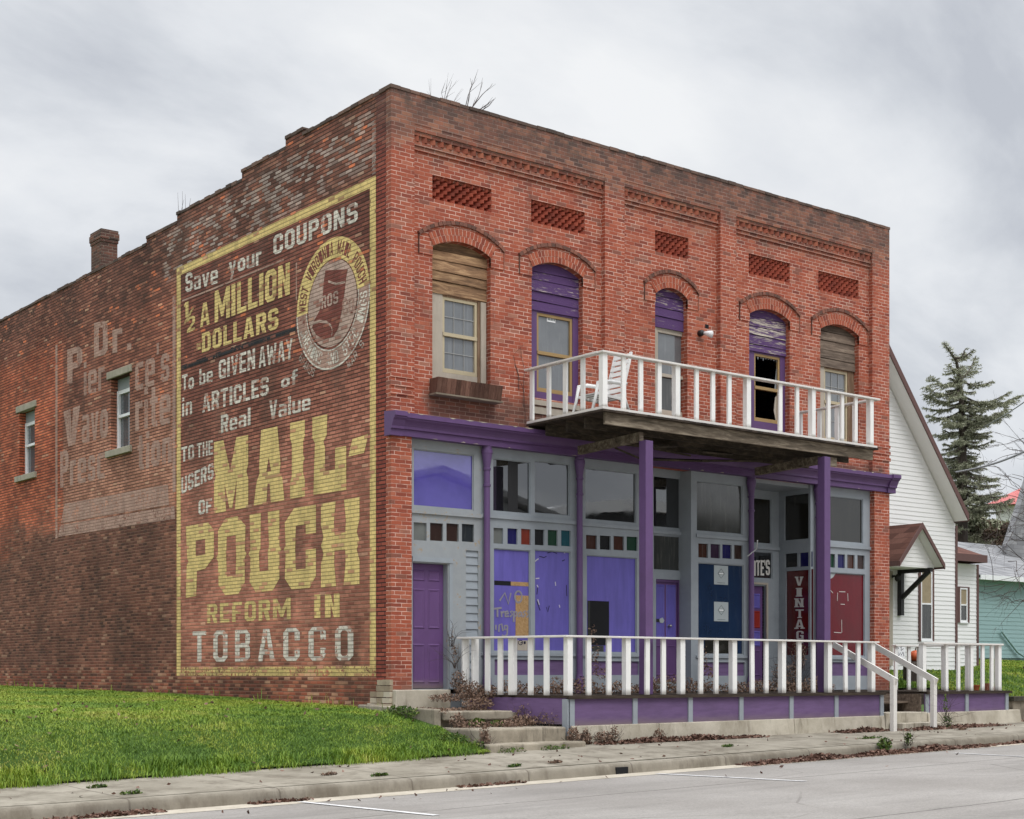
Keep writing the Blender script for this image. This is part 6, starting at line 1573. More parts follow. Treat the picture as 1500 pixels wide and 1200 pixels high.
# red roofed building behind the trees
RY = 60.0
A = onY(1438, 742, RY); C = onY(1556, 662, RY); cr = C[0]-A[0]
dl = Vector((_R[0], _R[1])); df = Vector((_F[0], _F[1])); cc_ = Vector((A[0], RY))+dl*cr*1.0
RH = thing('red_roof_building', (cc_.x, cc_.y, 3), 'building with a faded red metal roof behind the spruce tree', 'building')
k4 = [cc_-dl*cr, cc_-df*cr, cc_+dl*cr, cc_+df*cr]; q = MB()
q.add([(p_.x, p_.y, A[1]) for p_ in k4]+[(cc_.x, cc_.y, C[1])], [(0, 1, 4), (1, 2, 4), (2, 3, 4), (3, 0, 4), (0, 3, 2, 1)])
q.build('roof', M['redroof'], RH)
q = MB(); k5 = [cc_+(p_-cc_)*.9 for p_ in k4]; q.add([(p_.x, p_.y, 2) for p_ in k5]+[(p_.x, p_.y, A[1]-.01) for p_ in k5], [(0, 1, 5, 4), (1, 2, 6, 5), (2, 3, 7, 6), (3, 0, 4, 7), (0, 3, 2, 1), (4, 5, 6, 7)]); q.build('wall', M['soffit'], RH)

# buildings across the street (they show as reflections in the shop glass)
OG = thing('gabled_garage', (19.7, -33, .6), 'grey low gabled garage standing across the street from the shop', 'building')
q = MB(); q.plate([(9.5, .4), (30, .4), (30, 6.5), (19.7, 9.1), (9.5, 6.5)], [], fmap(-38), 12); q.build('wall', make_siding('grey siding', (.30, .31, .33)), OG)
q = MB(); q.plate([(9.0, 6.5), (19.7, 9.2), (30.5, 6.5), (30.5, 6.75), (19.7, 9.45), (9.0, 6.75)], [], fmap(-38.4), 12.8); q.build('roof', M['shingle_grey'], OG)
MB().box(14, 18, -25.99, -25.9, .5, 4.2).box(21, 25, -25.99, -25.9, .5, 4.2).build('garage_door', M['vinyl'], OG)
OB = thing('arched_barn', (42, -34, .8), 'arched roof corrugated barn standing across the street from the shop', 'building')
ap = [(25+19*k/16, 7.2+1.6*math.sin(math.pi*k/16)**.6) for k in range(17)]
q = MB(); q.plate([(25, .6), (44, .6)] + ap[::-1], [], fmap(-42), 14); q.build('wall', make_wood('dark corrugated boards', (.02, .022, .026), (.05, .052, .055), (.09, .085, .08), axis=(6, 6, .3)), OB)
q = MB(); q.plate([(u, v+.02) for u, v in ap] + [(34.5+(u-34.5)*1.03, v+.5) for u, v in ap[::-1]], [], fmap(-42.3), 14.6); q.build('roof', M['vinyl'], OB)

# ------------------------------------------------------------------ trees
def px3(px, py, Y): x, z = onY(px, py, Y); return Vector((x, Y, z))
def spruce():
    SY = 21.0
    conv = lambda x, y, d=0: px3(1280+x/3.527, 460+y/3.527, SY) + Vector((0, d, 0))
    b0 = conv(452, 1200); base = Vector((b0.x, SY, 2.3))
    T = thing('spruce_tree', base, 'tall sparse spruce with a bent top behind the white house', 'tree')
    tr = [base] + [conv(*p) for p in ((455, 1000), (456, 800), (458, 600), (452, 430), (442, 320), (425, 240), (390, 190), (362, 152))]
    MB().tube(tr, [.34, .26, .22, .17, .12, .085, .06, .045, .02], 8).build('trunk', M['bark'], T, smooth=True)
    limbs = []
    def trunk_at(y):
        ys = [1000, 800, 600, 430, 320, 240, 190, 152]; pts = tr[1:]
        for (a, p), (c, q_) in zip(zip(ys, pts), zip(ys[1:], pts[1:])):
            if a >= y >= c: return p.lerp(q_, (a-y)/(a-c))
        return tr[1] if y > 1000 else tr[-1]
    raw = [(335, 582, 205), (250, 485, 180), (300, 340, 270), (350, 252, 330), (390, 250, 382), (345, 575, 355), (420, 735, 425), (440, 290, 410), (480, 768, 478), (455, 610, 420), (500, 290, 520), (500, 560, 470), (540, 300, 560), (530, 700, 500), (600, 330, 620), (580, 640, 612), (560, 600, 545), (640, 345, 660), (680, 370, 720), (650, 540, 680), (690, 585, 725), (740, 590, 770), (790, 380, 800), (790, 620, 850), (850, 560, 890), (900, 670, 915), (880, 400, 920), (950, 650, 960), (1000, 430, 1010), (230, 420, 205), (290, 490, 265), (370, 330, 440), (470, 350, 470), (610, 520, 640), (720, 520, 760), (830, 500, 850)]
    for y0, ex_, ey in raw:
        limbs.append((trunk_at(y0), conv(ex_, ey, random.uniform(-1.0, 1.0))))
    for _ in range(120):                              # branches towards and away from the viewer
        y0 = random.uniform(330, 1150); a = trunk_at(min(y0, 1000)) if y0 < 1000 else base.lerp(tr[1], (1200-y0)/200)
        L = (.5+1.9*(y0-300)/800)*random.uniform(.5, 1.0); th = random.uniform(0, 2*math.pi)
        limbs.append((a, a+Vector((math.cos(th)*L, math.sin(th)*L*1.1, random.uniform(-.25, .1)*L))))
    V = []; F = []; q = MB()
    for a, e in limbs:
        L = (e-a).length; n = max(4, int(L/.13)); d = (e-a).normalized(); sag = -.10*L
        pts = [a.lerp(e, k/n)+Vector((0, 0, sag*math.sin(math.pi*k/n))) for k in range(n+1)]
        q.tube(pts[::2]+[pts[-1]], [.05*(1-k/(len(pts[::2])+1))+.008 for k in range(len(pts[::2])+1)], 5)
        side = d.cross(Vector((0, 0, 1))).normalized()
        for k in range(1, n+1):
            f = k/n
            if f < .22 and random.random() < .7: continue
            w = .34*L*(1.08-f)+.10; w = min(w, .62)
            for s_ in (-1, 1, 0):
                if random.random() < .24: continue
                tip = pts[k]+side*s_*w*random.uniform(.5, 1)+d*w*random.uniform(.2, .7)+Vector((0, 0, random.uniform(-.34, .03)*w))
                m_ = max(3, int((tip-pts[k]).length/.042))
                for j in range(m_):
                    c = pts[k].lerp(tip, (j+.5)/m_)
                    for _ in range(4):
                        dv = ((tip-pts[k]).normalized()*random.uniform(.2, 1)+Vector((random.gauss(0, .6), random.gauss(0, .6), random.gauss(-.15, .55)))).normalized()
                        ln = random.uniform(.08, .17); wd = dv.cross(Vector((random.gauss(0, 1), random.gauss(0, 1), random.gauss(0, 1)))).normalized()*random.uniform(.012, .026)
                        b = len(V); V += [c-wd, c+wd, c+dv*ln]; F.append((b, b+1, b+2))
    for k in range(3, len(tr)):                      # needles on the bent leader
        for _ in range(150):
            c = tr[k-1].lerp(tr[k], random.random()) if k > 4 else tr[k]; dv = Vector((random.gauss(0, 1), random.gauss(0, 1), random.gauss(.3, .7))).normalized(); c = c+dv*random.uniform(0, .16); ln = random.uniform(.08, .16)
            wd = dv.cross(Vector((random.gauss(0, 1), random.gauss(0, 1), random.gauss(0, 1)))).normalized()*.018; b = len(V); V += [c-wd, c+wd, c+dv*ln]; F.append((b, b+1, b+2))
    q.build('branches', M['bark'], T)
    bigmesh('foliage', [tuple(v) for v in V], F, M['spruce'], T)
spruce()
def leaf_cloud(cs, n, size, flat=.5):
    V = []; F = []
    for _ in range(n):
        c, r = cs[rng.integers(len(cs))]
        d = rng.normal(size=3); d /= np.linalg.norm(d); p = np.array(c)+d*np.array(r)*rng.uniform(.45, 1.05)
        a = rng.normal(size=3); a /= np.linalg.norm(a); b_ = np.cross(a, rng.normal(size=3)); b_ /= np.linalg.norm(b_)
        s_ = size*rng.uniform(.6, 1.4); k = len(V); V += [p-a*s_, p+b_*s_*flat, p+a*s_, p-b_*s_*flat]; F.append((k, k+1, k+2, k+3))
    return V, F
def evergreen(pxs, Y, n, name, lab, mats, size):
    p0 = px3(pxs[0][0], 985, Y); T = thing(name, (p0.x, Y, 2.2), lab, 'tree' if 'tree' in name else 'shrub')
    cs = [(tuple(px3(a, b_, Y)+Vector((0, random.uniform(-.8, .8), 0))), (r*.030, r*.030, r*.024)) for a, b_, r in pxs]
    q = MB()
    for c, r in cs: q.tube([(p0.x, Y, 2.2), ((p0.x+c[0])/2, (Y+c[1])/2, 2.2+(c[2]-2.2)*.6), c], [.12, .07, .02], 5)
    q.build('trunk', M['bark'], T)
    for m_, fr in mats:
        V, F = leaf_cloud(cs, int(n*fr), size); bigmesh('foliage', V, F, m_, T)
random.seed(3)
evergreen([(1412, 760, 24), (1428, 772, 26), (1418, 800, 28), (1444, 780, 22), (1458, 786, 22), (1440, 795, 26), (1470, 774, 14), (1482, 776, 12), (1466, 785, 20), (1412, 830, 26), (1445, 825, 24), (1452, 772, 16), (1432, 762, 18), (1400, 775, 20), (1478, 775, 16), (1455, 805, 22), (1428, 815, 22)], 24.0, 30000, 'evergreen_tree', 'dark bushy evergreen tree between the white house and the teal roof', [(M['spruce'], .85), (M['shrub'], .15)], .10)
evergreen([(1468, 782, 14), (1480, 776, 14), (1474, 795, 16), (1462, 800, 12)], 22.0, 3500, 'russet_shrub', 'russet leaved shrub showing over the ridge of the teal house roof', [(M['shrub'], 1)], .08)
def bare_tree():
    BY = 7.0; r0 = px3(1585, 980, BY)
    T = thing('bare_tree', (r0.x, BY, r0.z), 'leafless tree whose thin twigs reach in front of the teal house', 'tree')
    q = MB(); top = px3(1580, 660, BY); q.tube([r0-Vector((0, 0, .5)), r0.lerp(top, .5)+Vector((.08, 0, 0)), top], [.17, .12, .05], 8); q.build('trunk', M['bark'], T)
    q = MB()
    def grow(a, e, r, lv):
        n = 5; mid = [a.lerp(e, k/n)+Vector((random.gauss(0, 1), random.gauss(0, 1), random.gauss(0, 1)))*(e-a).length*.025 for k in range(n+1)]
        q.tube(mid, [r*(1-.75*k/n) for k in range(n+1)], 4, cap=False)
        if lv <= 0: return
        for _ in range(5 if lv > 1 else 4):
            k = random.uniform(.25, 1); p = a.lerp(e, k); d = (e-a).normalized(); rr = Vector((random.gauss(-.2, .6), random.gauss(0, .6), random.gauss(-.15, .6)))
            grow(p, p+(d*.8+rr*.8).normalized()*(e-a).length*random.uniform(.3, .55), r*.5, lv-1)
    for sy, ex_, ey in ((900, 1450, 852), (860, 1448, 805), (830, 1462, 770), (790, 1452, 738), (770, 1470, 715), (740, 1466, 690), (720, 1485, 655), (700, 1494, 640), (880, 1480, 880), (810, 1490, 835)):
        a = px3(1582, sy, BY); e = px3(ex_, ey, BY+random.uniform(-1, 1)); grow(a, e, .022, 2)
    q.build('branches', M['twig'], T)
random.seed(11); bare_tree()
def twig_thing(name, lab, Y, lines, conv, r, cat='sapling'):
    b = conv(*lines[0][0]); T = thing(name, (b[0], Y, b[1]-.2), lab, cat)
    q = MB()
    for ln in lines:
        pts = [Vector((conv(*p)[0], Y+random.uniform(-.05, .05), conv(*p)[1])) for p in ln]
        q.tube([pts[0]-Vector((0, 0, .25))]+pts, [r*1.2]+[r*(1-.8*k/max(1, len(pts)-1)) for k in range(len(pts))], 4)
        for _ in range(3):
            k = random.uniform(.3, .9); i = min(len(pts)-2, int(k*(len(pts)-1))); p = pts[i].lerp(pts[i+1], random.random()); d = (pts[i+1]-pts[i]).normalized()
            e = p+(d+Vector((random.gauss(0, .4), random.gauss(0, .3), random.gauss(.1, .3)))).normalized()*random.uniform(.12, .32); q.tube([p, p.lerp(e, .5), e], [r*.45, r*.35, r*.15], 3)
    q.build('stems', M['twig'], T); return T
cT = lambda x, y: onY(600+x/9.375, 100+y/9.375, .5)
twig_thing('roof_sapling', 'bare sapling leaning right above the roof parapet', .5, [[(750, 560), (800, 380), (900, 130)], [(775, 560), (820, 300), (850, 220)], [(820, 570), (1000, 360), (1135, 240)], [(930, 590), (1150, 430)], [(840, 580), (930, 400), (1000, 190)], [(960, 600), (1080, 520), (1190, 400)]], cT, .010)
twig_thing('roof_sapling', 'fainter bunch of bare twigs above the parapet left of the leaning sapling', .55, [[(500, 460), (510, 270)], [(480, 450), (470, 330), (460, 300)], [(540, 480), (570, 330), (610, 170)], [(620, 490), (650, 380)], [(530, 480), (520, 420), (600, 260)], [(300, 400), (290, 300)]], cT, .006)
cU = lambda x, y: (lambda a: (a[0], a[1]))(onX(x, y, .4))
b_ = onX(267, 316, .4); T = thing('roof_sapling', (.4, b_[0], b_[1]-.3), 'faint bare twigs on the side parapet near the stepped corner', 'sapling'); q = MB()
for a, c in (((262, 318), (259, 282)), ((267, 316), (266, 280)), ((272, 312), (270, 284)), ((264, 316), (268, 292)), ((276, 310), (278, 290))):
    A = onX(*a, .4); C = onX(*c, .4); q.tube([(.4, A[0], A[1]-.3), (.4, A[0], A[1]), (.42, C[0], C[1])], [.006, .005, .002], 4)
q.build('stems', M['twig'], T)
cV = lambda x, y: onY(x, y, .05)
twig_thing('wall_creeper', 'dry leafless creeper stem on the red wall left of the balcony', .06, [[(770, 606), (766, 575), (760, 545), (754, 520), (757, 513), (763, 512)], [(766, 575), (768, 540), (765, 516)], [(761, 550), (757, 530)]], cV, .006, 'creeper')
# overhead cables
q = MB(); a = px3(1400, 692, 3.6); c = px3(1530, 647, 1.5); n = 14
q.tube([a.lerp(c, k/n)-Vector((0, 0, .12*math.sin(math.pi*k/n))) for k in range(n+1)], .028, 6); o = q.build('service_cable', M['greymetal']); tag(o, 'thick grey service cable running from the white house gable to the right', 'cable')
q = MB(); a = px3(1395, 640, 30); c = px3(1530, 568, 8); q.tube([a.lerp(c, k/n)-Vector((0, 0, .3*math.sin(math.pi*k/n))) for k in range(n+1)], .022, 5); o = q.build('overhead_wire', M['greymetal']); tag(o, 'thin overhead wire crossing the sky beside the spruce tree', 'cable')
# ------------------------------------------------------------------ things on the far end of the porch
a = onY(1340, 795, 1.2); PK = pumpkin((onY(1341, 900, .9)[0], .9, onY(1341, 970, .9)[1]+.0), .17, 'pumpkin', 'orange pumpkin seen between the porch balusters near the house door', 'pumpkin')
sx, sz = onY(1340, 969, .9); st = MB().lathe(sx, .9, [(.26, .9), (.26, sz-.06), (.22, sz-.01), (.22, sz+.004)], 14); o = st.build('round_stump', M['bark']); tag(o, 'weathered round stump carrying the orange pumpkin', 'stump')
px_, pz_ = onY(1430.5, 1010, -1.7); PT = thing('clay_pot', (px_, -1.7, PZ), 'small terracotta pot on the right end of the porch deck', 'pot'); MB().lathe(px_, -1.7, [(.05, PZ+.002), (.065, PZ+.09), (.075, PZ+.09), (.075, PZ+.115), (.06, PZ+.115), (.055, PZ+.08)], 16).build('pot', M['terra'], PT, smooth=False)
bx_, bz_ = onY(1447, 1008, -1.8); o = MB().box(bx_-.14, bx_+.12, -1.88, -1.72, PZ+.002, PZ+.085).box(bx_-.11, bx_+.10, -1.87, -1.75, PZ+.087, PZ+.15).build('loose_bricks', make_single_brick('loose brick', [(0, (.20, .08, .05)), (1, (.34, .13, .08))])); tag(o, 'two loose red bricks piled at the right end of the porch deck', 'bricks')
sx, sz = onY(1318, 765, .6); SG = thing('yard_sign', (onY(1318, 900, .6)[0], .6, 1.2), 'small white sign board with dark scribbled lettering behind the porch rail', 'sign')
h = rect(onY(1311, 900, .6)[0], onY(1325.5, 900, .6)[0], onY(1311, 965, .6)[1], onY(1311, 945, .6)[1])
MB().box(h[0][0], h[1][0], .6, .62, h[0][1], h[2][1]).build('board', M['vinyl'], SG); MB().box(h[0][0]+.08, h[0][0]+.11, .605, .64, 1.0, h[0][1]).build('stake', M['greywood'], SG)
u0, v0, wd, hg = h[0][0], h[0][1], h[1][0]-h[0][0], h[2][1]-h[0][1]
strokes([[(.1, .75), (.25, .9), (.2, .6), (.4, .85)], [(.5, .8), (.7, .9), (.6, .6), (.85, .75)], [(.15, .3), (.3, .5), (.35, .2), (.55, .45)], [(.6, .25), (.8, .5), (.9, .2)]], lambda a_, b2: (u0+a_*wd, v0+b2*hg), .008, .596, 'lettering', M['blackmark'], SG)

# ------------------------------------------------------------------ grass blades
def blades(n_try, xr, yr, zf, dens, hrange, mat, name, label, minpx=-40, seed=1, wid=.0045, lean=.55, maxpx=1560):
    g = np.random.default_rng(seed)
    X_ = g.uniform(*xr, n_try); Y_ = g.uniform(*yr, n_try)
    d = _F[0]*(X_-CAM.x)+_F[1]*(Y_-CAM.y); s_ = _R[0]*(X_-CAM.x)+_R[1]*(Y_-CAM.y); px = CX+FP*s_/d
    k = (g.random(n_try) < dens(X_, Y_)) & (px > minpx) & (px < maxpx); X_, Y_ = X_[k], Y_[k]; n = len(X_)
    gx = np.linspace(xr[0], xr[1], 90); gy = np.linspace(yr[0], yr[1], 160)
    G = np.array([[zf(float(a), float(b)) for a in gx] for b in gy])
    fi = (X_-xr[0])/(xr[1]-xr[0])*89; fj = (Y_-yr[0])/(yr[1]-yr[0])*159; i0 = np.clip(fi.astype(int), 0, 88); j0 = np.clip(fj.astype(int), 0, 158); u = fi-i0; v = fj-j0
    Z_ = (G[j0, i0]*(1-u)+G[j0, i0+1]*u)*(1-v)+(G[j0+1, i0]*(1-u)+G[j0+1, i0+1]*u)*v
    patch = .75+.5*np.sin(X_*1.7+np.sin(Y_*1.1)*2)*np.sin(Y_*.9+X_*.4)
    H = g.uniform(*hrange, n)*(.75+.35*patch); th = g.uniform(0, 2*np.pi, n); L = g.uniform(.15, 1, n)*lean*H
    wdx = np.cos(th+np.pi/2)*wid*g.uniform(.7, 1.4, n)*(1+np.maximum(0, Y_)*.08); wdy = np.sin(th+np.pi/2)*wid*g.uniform(.7, 1.4, n)*(1+np.maximum(0, Y_)*.08)
    P = np.stack([X_, Y_, Z_-.01], 1); dv = np.stack([np.cos(th), np.sin(th), np.zeros(n)], 1); w = np.stack([wdx, wdy, np.zeros(n)], 1)
    m1 = P+dv*(L*.35)[:, None]+np.array([0, 0, 1])*(H*.62)[:, None]; tip = P+dv*L[:, None]+np.array([0, 0, 1])*(H*.95)[:, None]
    V = np.stack([P-w, P+w, m1-w*.8, m1+w*.8, tip], 1).reshape(-1, 3); b = np.arange(n)[:, None]*5
    F = np.concatenate([b+np.array([[0, 1, 3]]), b+np.array([[0, 3, 2]]), b+np.array([[2, 3, 4]])], 0)
    o = bigmesh(name, V, F, mat); return tag(o, label, 'grass', kind='stuff')
blades(760000, (-13, -.02), (-2.72, 20), z_lawn, lambda x, y: np.clip(1.15-np.maximum(0, y)*.045, .25, 1)*np.where((x > -.22) & (y < .8) & (y > -1.4), 0, 1), (.022, .055), M['grass'], 'grass', 'short bright green lawn grass in front of the painted side wall', seed=2, lean=1.7, wid=.0031)
blades(26000, (-13, -.1), (-2.95, -2.35), lambda x, y: z_walk(x, y) if y < -2.62 else z_lawn(x, y), lambda x, y: .9*np.clip((y+2.92)/.3, 0, 1)*np.clip(.55+.5*np.sin(x*2.3)+.3*np.sin(x*7), .1, 1), (.07, .17), M['grass'], 'grass', 'long grass tufts hanging over the back edge of the pavement', seed=3, lean=1.0)
blades(5000, (-12, -.03), (-.6, 18), z_lawn, lambda x, y: np.where((x > -.4) & ((x > -.16) | (y < 4)), 1.0, .0), (.08, .26), M['grass'], 'grass', 'taller grass fringe growing along the foot of the brick wall', seed=4)
blades(60000, (14.3, 34), (-1.85, 12), z_yard, lambda x, y: np.where((y < 3.3) | (x > XC+.2), 1.0, 0), (.03, .065), M['grass'], 'grass', 'green yard grass around the white house and teal house', seed=5, wid=.009)
blades(7000, (12.9, 14.3), (.05, 3.3), z_yard, lambda x, y: 1.0+0*x, (.05, .13), M['grass'], 'grass', 'grass strip between the brick shop and the white house', seed=6, wid=.008)

# ------------------------------------------------------------------ dead leaves
def leaves(pts, mat, name, label, size=(.025, .05), kind='stuff', cat='dead leaves'):
    pts = np.asarray(pts); n = len(pts); g = np.random.default_rng(n+int(abs(pts[0][0])*100))
    a = g.normal(size=(n, 3)); a[:, 2] *= .45; a /= np.linalg.norm(a, axis=1)[:, None]
    b = np.cross(a, g.normal(size=(n, 3))*np.array([.6, .6, 1])+np.array([0, 0, .8])); b /= np.linalg.norm(b, axis=1)[:, None]
    c = np.cross(a, b); s_ = g.uniform(*size, n)[:, None]
    V = np.stack([pts-a*s_, pts+b*s_*.62+c*s_*.3, pts+a*s_*1.1+c*s_*.15, pts-b*s_*.62+c*s_*.3], 1).reshape(-1, 3)
    k = np.arange(n)[:, None]*4; F = np.concatenate([k+np.array([[0, 1, 2]]), k+np.array([[0, 2, 3]])], 0)
    o = bigmesh(name, V, F, mat); return tag(o, label, cat, kind=kind)
def strip(n, x0, x1, y0, y1, zf, hmax, prof=None, seed=0):
    g = np.random.default_rng(seed+int(n)); out = []
    while len(out) < n:
        x = g.uniform(x0, x1); y = g.uniform(y0, y1); t_ = (x-x0)/(x1-x0)
        k = (math.sin(math.pi*min(1, max(0, t_)))**.5)*(.55+.45*math.sin(x*3.1)*math.sin(x*1.3+1)) if prof is None else prof(t_)
        if g.random() > .25+.75*k: continue
        yn = abs((y-(y0+y1)/2)/((y1-y0)/2)); h = hmax*k*(1-yn*yn) if prof is None else hmax*k
        out.append((x, y, zf(x, y)+.008+g.uniform(0, max(.004, h))))
    return out
zg = lambda x, y: z_gut(x)+.004
leaves(strip(1500, 2.2, 6.2, -2.62, -2.27, z_walk, .09, seed=1), M['deadleaf'], 'dead_leaves', 'drift of dead leaves against the left stretch of the porch foundation')
leaves(strip(520, 8.1, 9.5, -2.75, -2.3, z_walk, .12, seed=2), M['deadleaf'], 'dead_leaves', 'heap of dead leaves on the pavement left of the street steps')
leaves(strip(900, 9.5, 12.9, -3.0, -2.45, z_walk, .05, seed=3), M['deadleaf'], 'dead_leaves', 'dead leaves spread at the foot of the street steps')
leaves(strip(3400, 3.0, 9.2, -5.12, -4.77, zg, .11, seed=4), M['deadleaf'], 'dead_leaves', 'thick line of dead leaves in the gutter in front of the porch')
leaves(strip(700, 9.3, 13.5, -5.0, -4.77, zg, .06, seed=5), M['deadleaf'], 'dead_leaves', 'thinner line of dead leaves in the gutter at the right')
leaves(strip(330, -7.8, -6.3, -4.98, -4.78, zg, .05, seed=6), M['deadleaf'], 'dead_leaves', 'dead leaves in the gutter at the lower left corner')
leaves(strip(150, -5.2, -4.4, -4.93, -4.78, zg, .03, seed=7)+strip(130, -2.2, -1.1, -4.93, -4.78, zg, .03, seed=8), M['deadleaf'], 'dead_leaves', 'small dead leaf heaps in the gutter below the lawn')
g_ = np.random.default_rng(5)
leaves([(x, y, z_walk(x, y)+.012) for x, y in zip(g_.uniform(-8, 14, 90), g_.uniform(-4.5, -2.7, 90))]+[(x, y, z_gut(x)+.03) for x, y in zip(g_.uniform(-8, 14, 36), -5.2-g_.exponential(.5, 36))], M['deadleaf'], 'dead_leaves', 'single dead leaves scattered over the pavement and the street', (.02, .04))
leaves([(x, y, z_lawn(x, y)+.05) for x, y in zip(g_.uniform(-9, -.3, 110), g_.uniform(-2.6, 4, 110))], M['deadleaf'], 'dead_leaves', 'a few dead leaves lying on the lawn', (.025, .045))
leaves(strip(260, 14.35, 17, -2.6, -2.1, z_walk, .05, seed=9), M['deadleaf'], 'dead_leaves', 'dead leaves at the foot of the yard wall right of the porch')

# ------------------------------------------------------------------ dry creeper and weeds
def tangle(name, label, blobs, n, mats, size, cat, kind=None, stems=20, seed=0):
    """blobs: (centre, radii). Leaves and thin arching stems."""
    g = np.random.default_rng(seed); random.seed(seed); V = []
    F = []; cs = [b for b in blobs]; wts = np.array([r[0]*r[1]*max(.05, r[2]) for c, r in cs]); wts = wts/wts.sum(); pts = []
    for i in g.choice(len(cs), n, p=wts):
        c, r = cs[i]; d = g.normal(size=3); d /= np.linalg.norm(d); d *= g.uniform(.1, 1)**.5
        p = np.array(c)+d*np.array(r); p[2] = max(p[2], c[2]-r[2]*.9); pts.append(p)
    pts = np.array(pts); a = g.normal(size=(n, 3)); a /= np.linalg.norm(a, axis=1)[:, None]; b = np.cross(a, g.normal(size=(n, 3))); b /= np.linalg.norm(b, axis=1)[:, None]
    s_ = g.uniform(size*.5, size*1.4, n)[:, None]; V = np.stack([pts-a*s_, pts+b*s_*.45, pts+a*s_, pts-b*s_*.45], 1).reshape(-1, 3); k = np.arange(n)[:, None]*4
    F = np.concatenate([k+np.array([[0, 1, 2]]), k+np.array([[0, 2, 3]])], 0)
    c0 = cs[0][0]
    root = thing(name, (c0[0], c0[1], c0[2]-cs[0][1][2]), label, cat) if kind is None else None
    if kind is None:
        bigmesh('foliage', V, F, mats, root)
        q = MB()
        for _ in range(stems):
            c, r = cs[g.integers(len(cs))]; p = Vector((c[0]+g.uniform(-.7, .7)*r[0], c[1]+g.uniform(-.7, .7)*r[1], c[2]-r[2])); ln = [p]
            v = Vector((g.normal()*.4, g.normal()*.4, 1)).normalized()
            for _ in range(6): p = p+v*r[2]*.42; v = (v+Vector((g.normal()*.35, g.normal()*.35, g.normal()*.3-.08))).normalized(); ln.append(p)
            q.tube(ln, [.005*(1-i/8) for i in range(7)], 3)
        q.build('stems', M['twig'], root); return root
    o = bigmesh(name, V, F, mats); return tag(o, label, cat, kind=kind)
VN = M['vine']
dv = lambda px, py, Y, r: ((onY(px, py, Y)[0], Y, onY(px, py, Y)[1]), r)
tangle('dry_creeper', 'large clump of dry brown creeper over the left end of the porch', [dv(688, 1012, -.35, (.26, .24, .17)), dv(672, 998, -.2, (.15, .14, .20)), dv(708, 1020, -.5, (.28, .22, .11)), dv(700, 1030, -.75, (.3, .25, .10)), dv(655, 1022, -.35, (.35, .25, .07)), dv(666, 960, -.05, (.07, .06, .22)), dv(662, 930, -.02, (.04, .04, .2))], 2600, VN, .022, 'creeper', stems=60, seed=1)
bl = []; gg = np.random.default_rng(8); x = 1.9
while x < 10.6:
    h = gg.uniform(.07, .20); bl.append(((x, gg.uniform(-.35, -.12), PZ+h*.7), (.22, .2, h))); x += .2
bl += [dv(872, 960, -.12, (.10, .1, .28)), dv(868, 930, -.08, (.08, .08, .2)), dv(882, 985, -.2, (.2, .15, .15)), dv(1032, 968, -.12, (.10, .1, .30)), dv(1040, 985, -.2, (.2, .15, .15))]
tangle('dry_creepers', 'dry brown creepers and leaf litter covering the porch floor along the shopfront', bl, 7000, VN, .026, 'creeper', kind='stuff', seed=2)
tangle('dry_creeper', 'tall dry creeper growing over the dark red window in the shop entry', [dv(1160, 990, .0, (.3, .12, .3)), dv(1170, 960, .05, (.25, .1, .3)), dv(1140, 985, .1, (.15, .12, .3))], 900, VN, .024, 'creeper', stems=70, seed=3)
tangle('dry_weeds', 'dry brown weeds covering the landing below the side door', [((x_, -.25-.35*(x_ > .5), 1.0), (.26, .3, .05)) for x_ in (.15, .4, .7, 1.0, 1.3)]+[((.1, -1.0, 1.0), (.15, .4, .07))], 1600, VN, .024, 'weeds', stems=40, seed=4)
tangle('dry_weeds', 'mixed dry and green weeds on the lower concrete step', [((.5, -1.55, .79), (.35, .25, .07)), ((1.1, -1.6, .79), (.4, .25, .08)), ((1.6, -1.45, .82), (.3, .3, .12)), ((.25, -1.5, .85), (.12, .2, .14))], 1700, [VN], .026, 'weeds', stems=50, seed=5)
tangle('green_weed', 'small green weed under the upper step slab', [((.62, -1.5, .83), (.16, .12, .07)), ((.95, -1.6, .81), (.12, .1, .05))], 420, M['weed'], .03, 'weed', stems=14, seed=6)
tangle('dry_weeds', 'dry brown weed hanging over the step corner', [((.16, -2.30, .62), (.09, .10, .22)), ((.12, -2.35, .5), (.10, .10, .16))], 520, VN, .022, 'weeds', stems=30, seed=7)
tangle('dry_weeds', 'dry brown weed between the step and the porch foundation', [((1.88, -2.36, .62), (.10, .10, .16)), ((2.12, -2.36, .58), (.14, .08, .10))], 480, VN, .024, 'weeds', stems=26, seed=8)
tangle('dry_weeds', 'dry weeds standing against the left part of the porch foundation', [dv(885, 1080, -2.36, (.24, .07, .10)), dv(900, 1074, -2.34, (.08, .05, .15)), dv(966, 1078, -2.35, (.12, .07, .12)), dv(858, 1080, -2.36, (.08, .07, .15))], 900, VN, .022, 'weeds', stems=44, seed=9)
tangle('green_weed', 'green weed with a dry top growing out of the gutter leaves', [((onZ(1318, 1098, z_gut(8.3)+.05)[0], -4.84, z_gut(8.3)+.12), (.16, .09, .12)), ((onZ(1316, 1090, z_gut(8.3)+.1)[0], -4.8, z_gut(8.3)+.2), (.08, .06, .12))], 360, M['weed'], .03, 'weed', stems=26, seed=10)
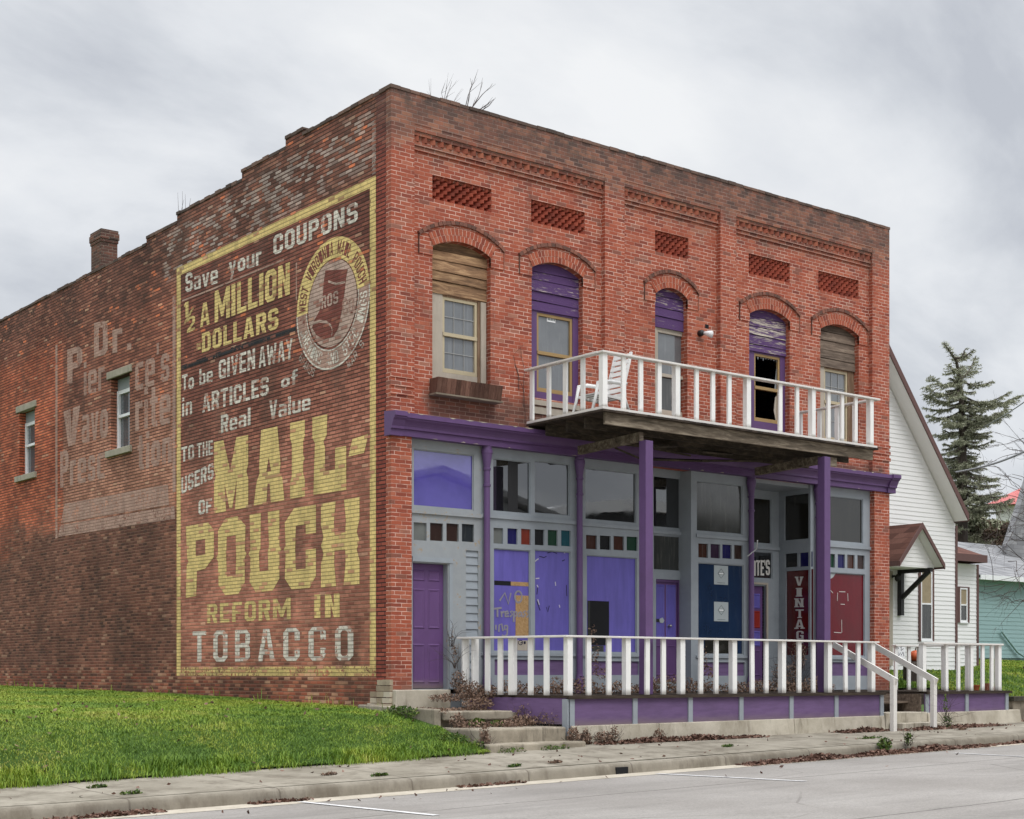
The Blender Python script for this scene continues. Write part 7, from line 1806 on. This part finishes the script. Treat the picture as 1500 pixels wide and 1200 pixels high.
tangle('green_weed', 'leggy green weed climbing the right handrail post', [((10.88, -2.85, .95), (.05, .05, .28)), ((10.9, -2.88, .68), (.10, .08, .14))], 150, M['weed'], .026, 'weed', stems=30, seed=11)
tangle('green_weed', 'low green weeds where the lawn meets the step wall', [((-.25, -1.9, .62), (.22, .5, .10)), ((-.05, -2.35, .50), (.2, .2, .10)), ((.35, -2.72, .44), (.3, .10, .06)), ((1.2, -2.72, .46), (.35, .09, .05)), ((-.2, -.6, 1.0), (.15, .5, .10))], 1500, M['weed'], .026, 'weed', stems=40, seed=12)
tangle('dry_weeds', 'dry weeds at the left end of the porch skirting', [((1.75, -1.3, .9), (.15, .3, .22)), ((1.85, -1.75, .88), (.12, .3, .12))], 420, VN, .022, 'weeds', stems=40, seed=13)
cracks = [(480, 1137, 'tuft of green moss in a pavement joint near the lawn'), (555, 1138, 'thin line of moss at the kerb joint in front of the lawn'), (752, 1125, 'grassy tuft on the pavement in front of the steps'), (812, 1120, 'flat weed near the kerb below the porch corner'), (1065, 1093, 'weed row in a pavement crack in front of the porch'), (1275, 1081, 'green moss beside the leaf heap on the pavement'), (1410, 1069, 'weed in the pavement right of the street steps'), (140, 1155, 'weedy patch where the lawn spills on to the pavement'), (190, 1164, 'dry weed at the kerb joint on the left')]
for i, (px, py, lab) in enumerate(cracks):
    z = .4
    for _ in range(6): X_, Y_ = onZ(px, py, z); z = z_walk(X_, Y_)
    tangle('pavement_weed', lab, [((X_, Y_, z+.02), (.13 if i not in (5,) else .35, .035, .02)), ((X_+.1, Y_+.02, z+.02), (.06, .03, .025))], 110, M['weed'] if i % 3 else VN, .022, 'weed', stems=8, seed=20+i)

# repeats that stand together share a group
GROUPS = dict(roof_sapling='bare saplings growing on the roof edge', pavement_weed='weeds in the pavement joints', dry_weeds='dry weeds round the steps and porch base', green_weed='green weeds round the steps and kerb', dry_creeper='dry creepers on the porch', dead_leaves='drifts of dead leaves', grass='lawn grass')
for o in COL.objects:
    k = o.name.split('.')[0]
    if o.parent is None and k in GROUPS and 'group' not in o.keys(): o['group'] = GROUPS[k]
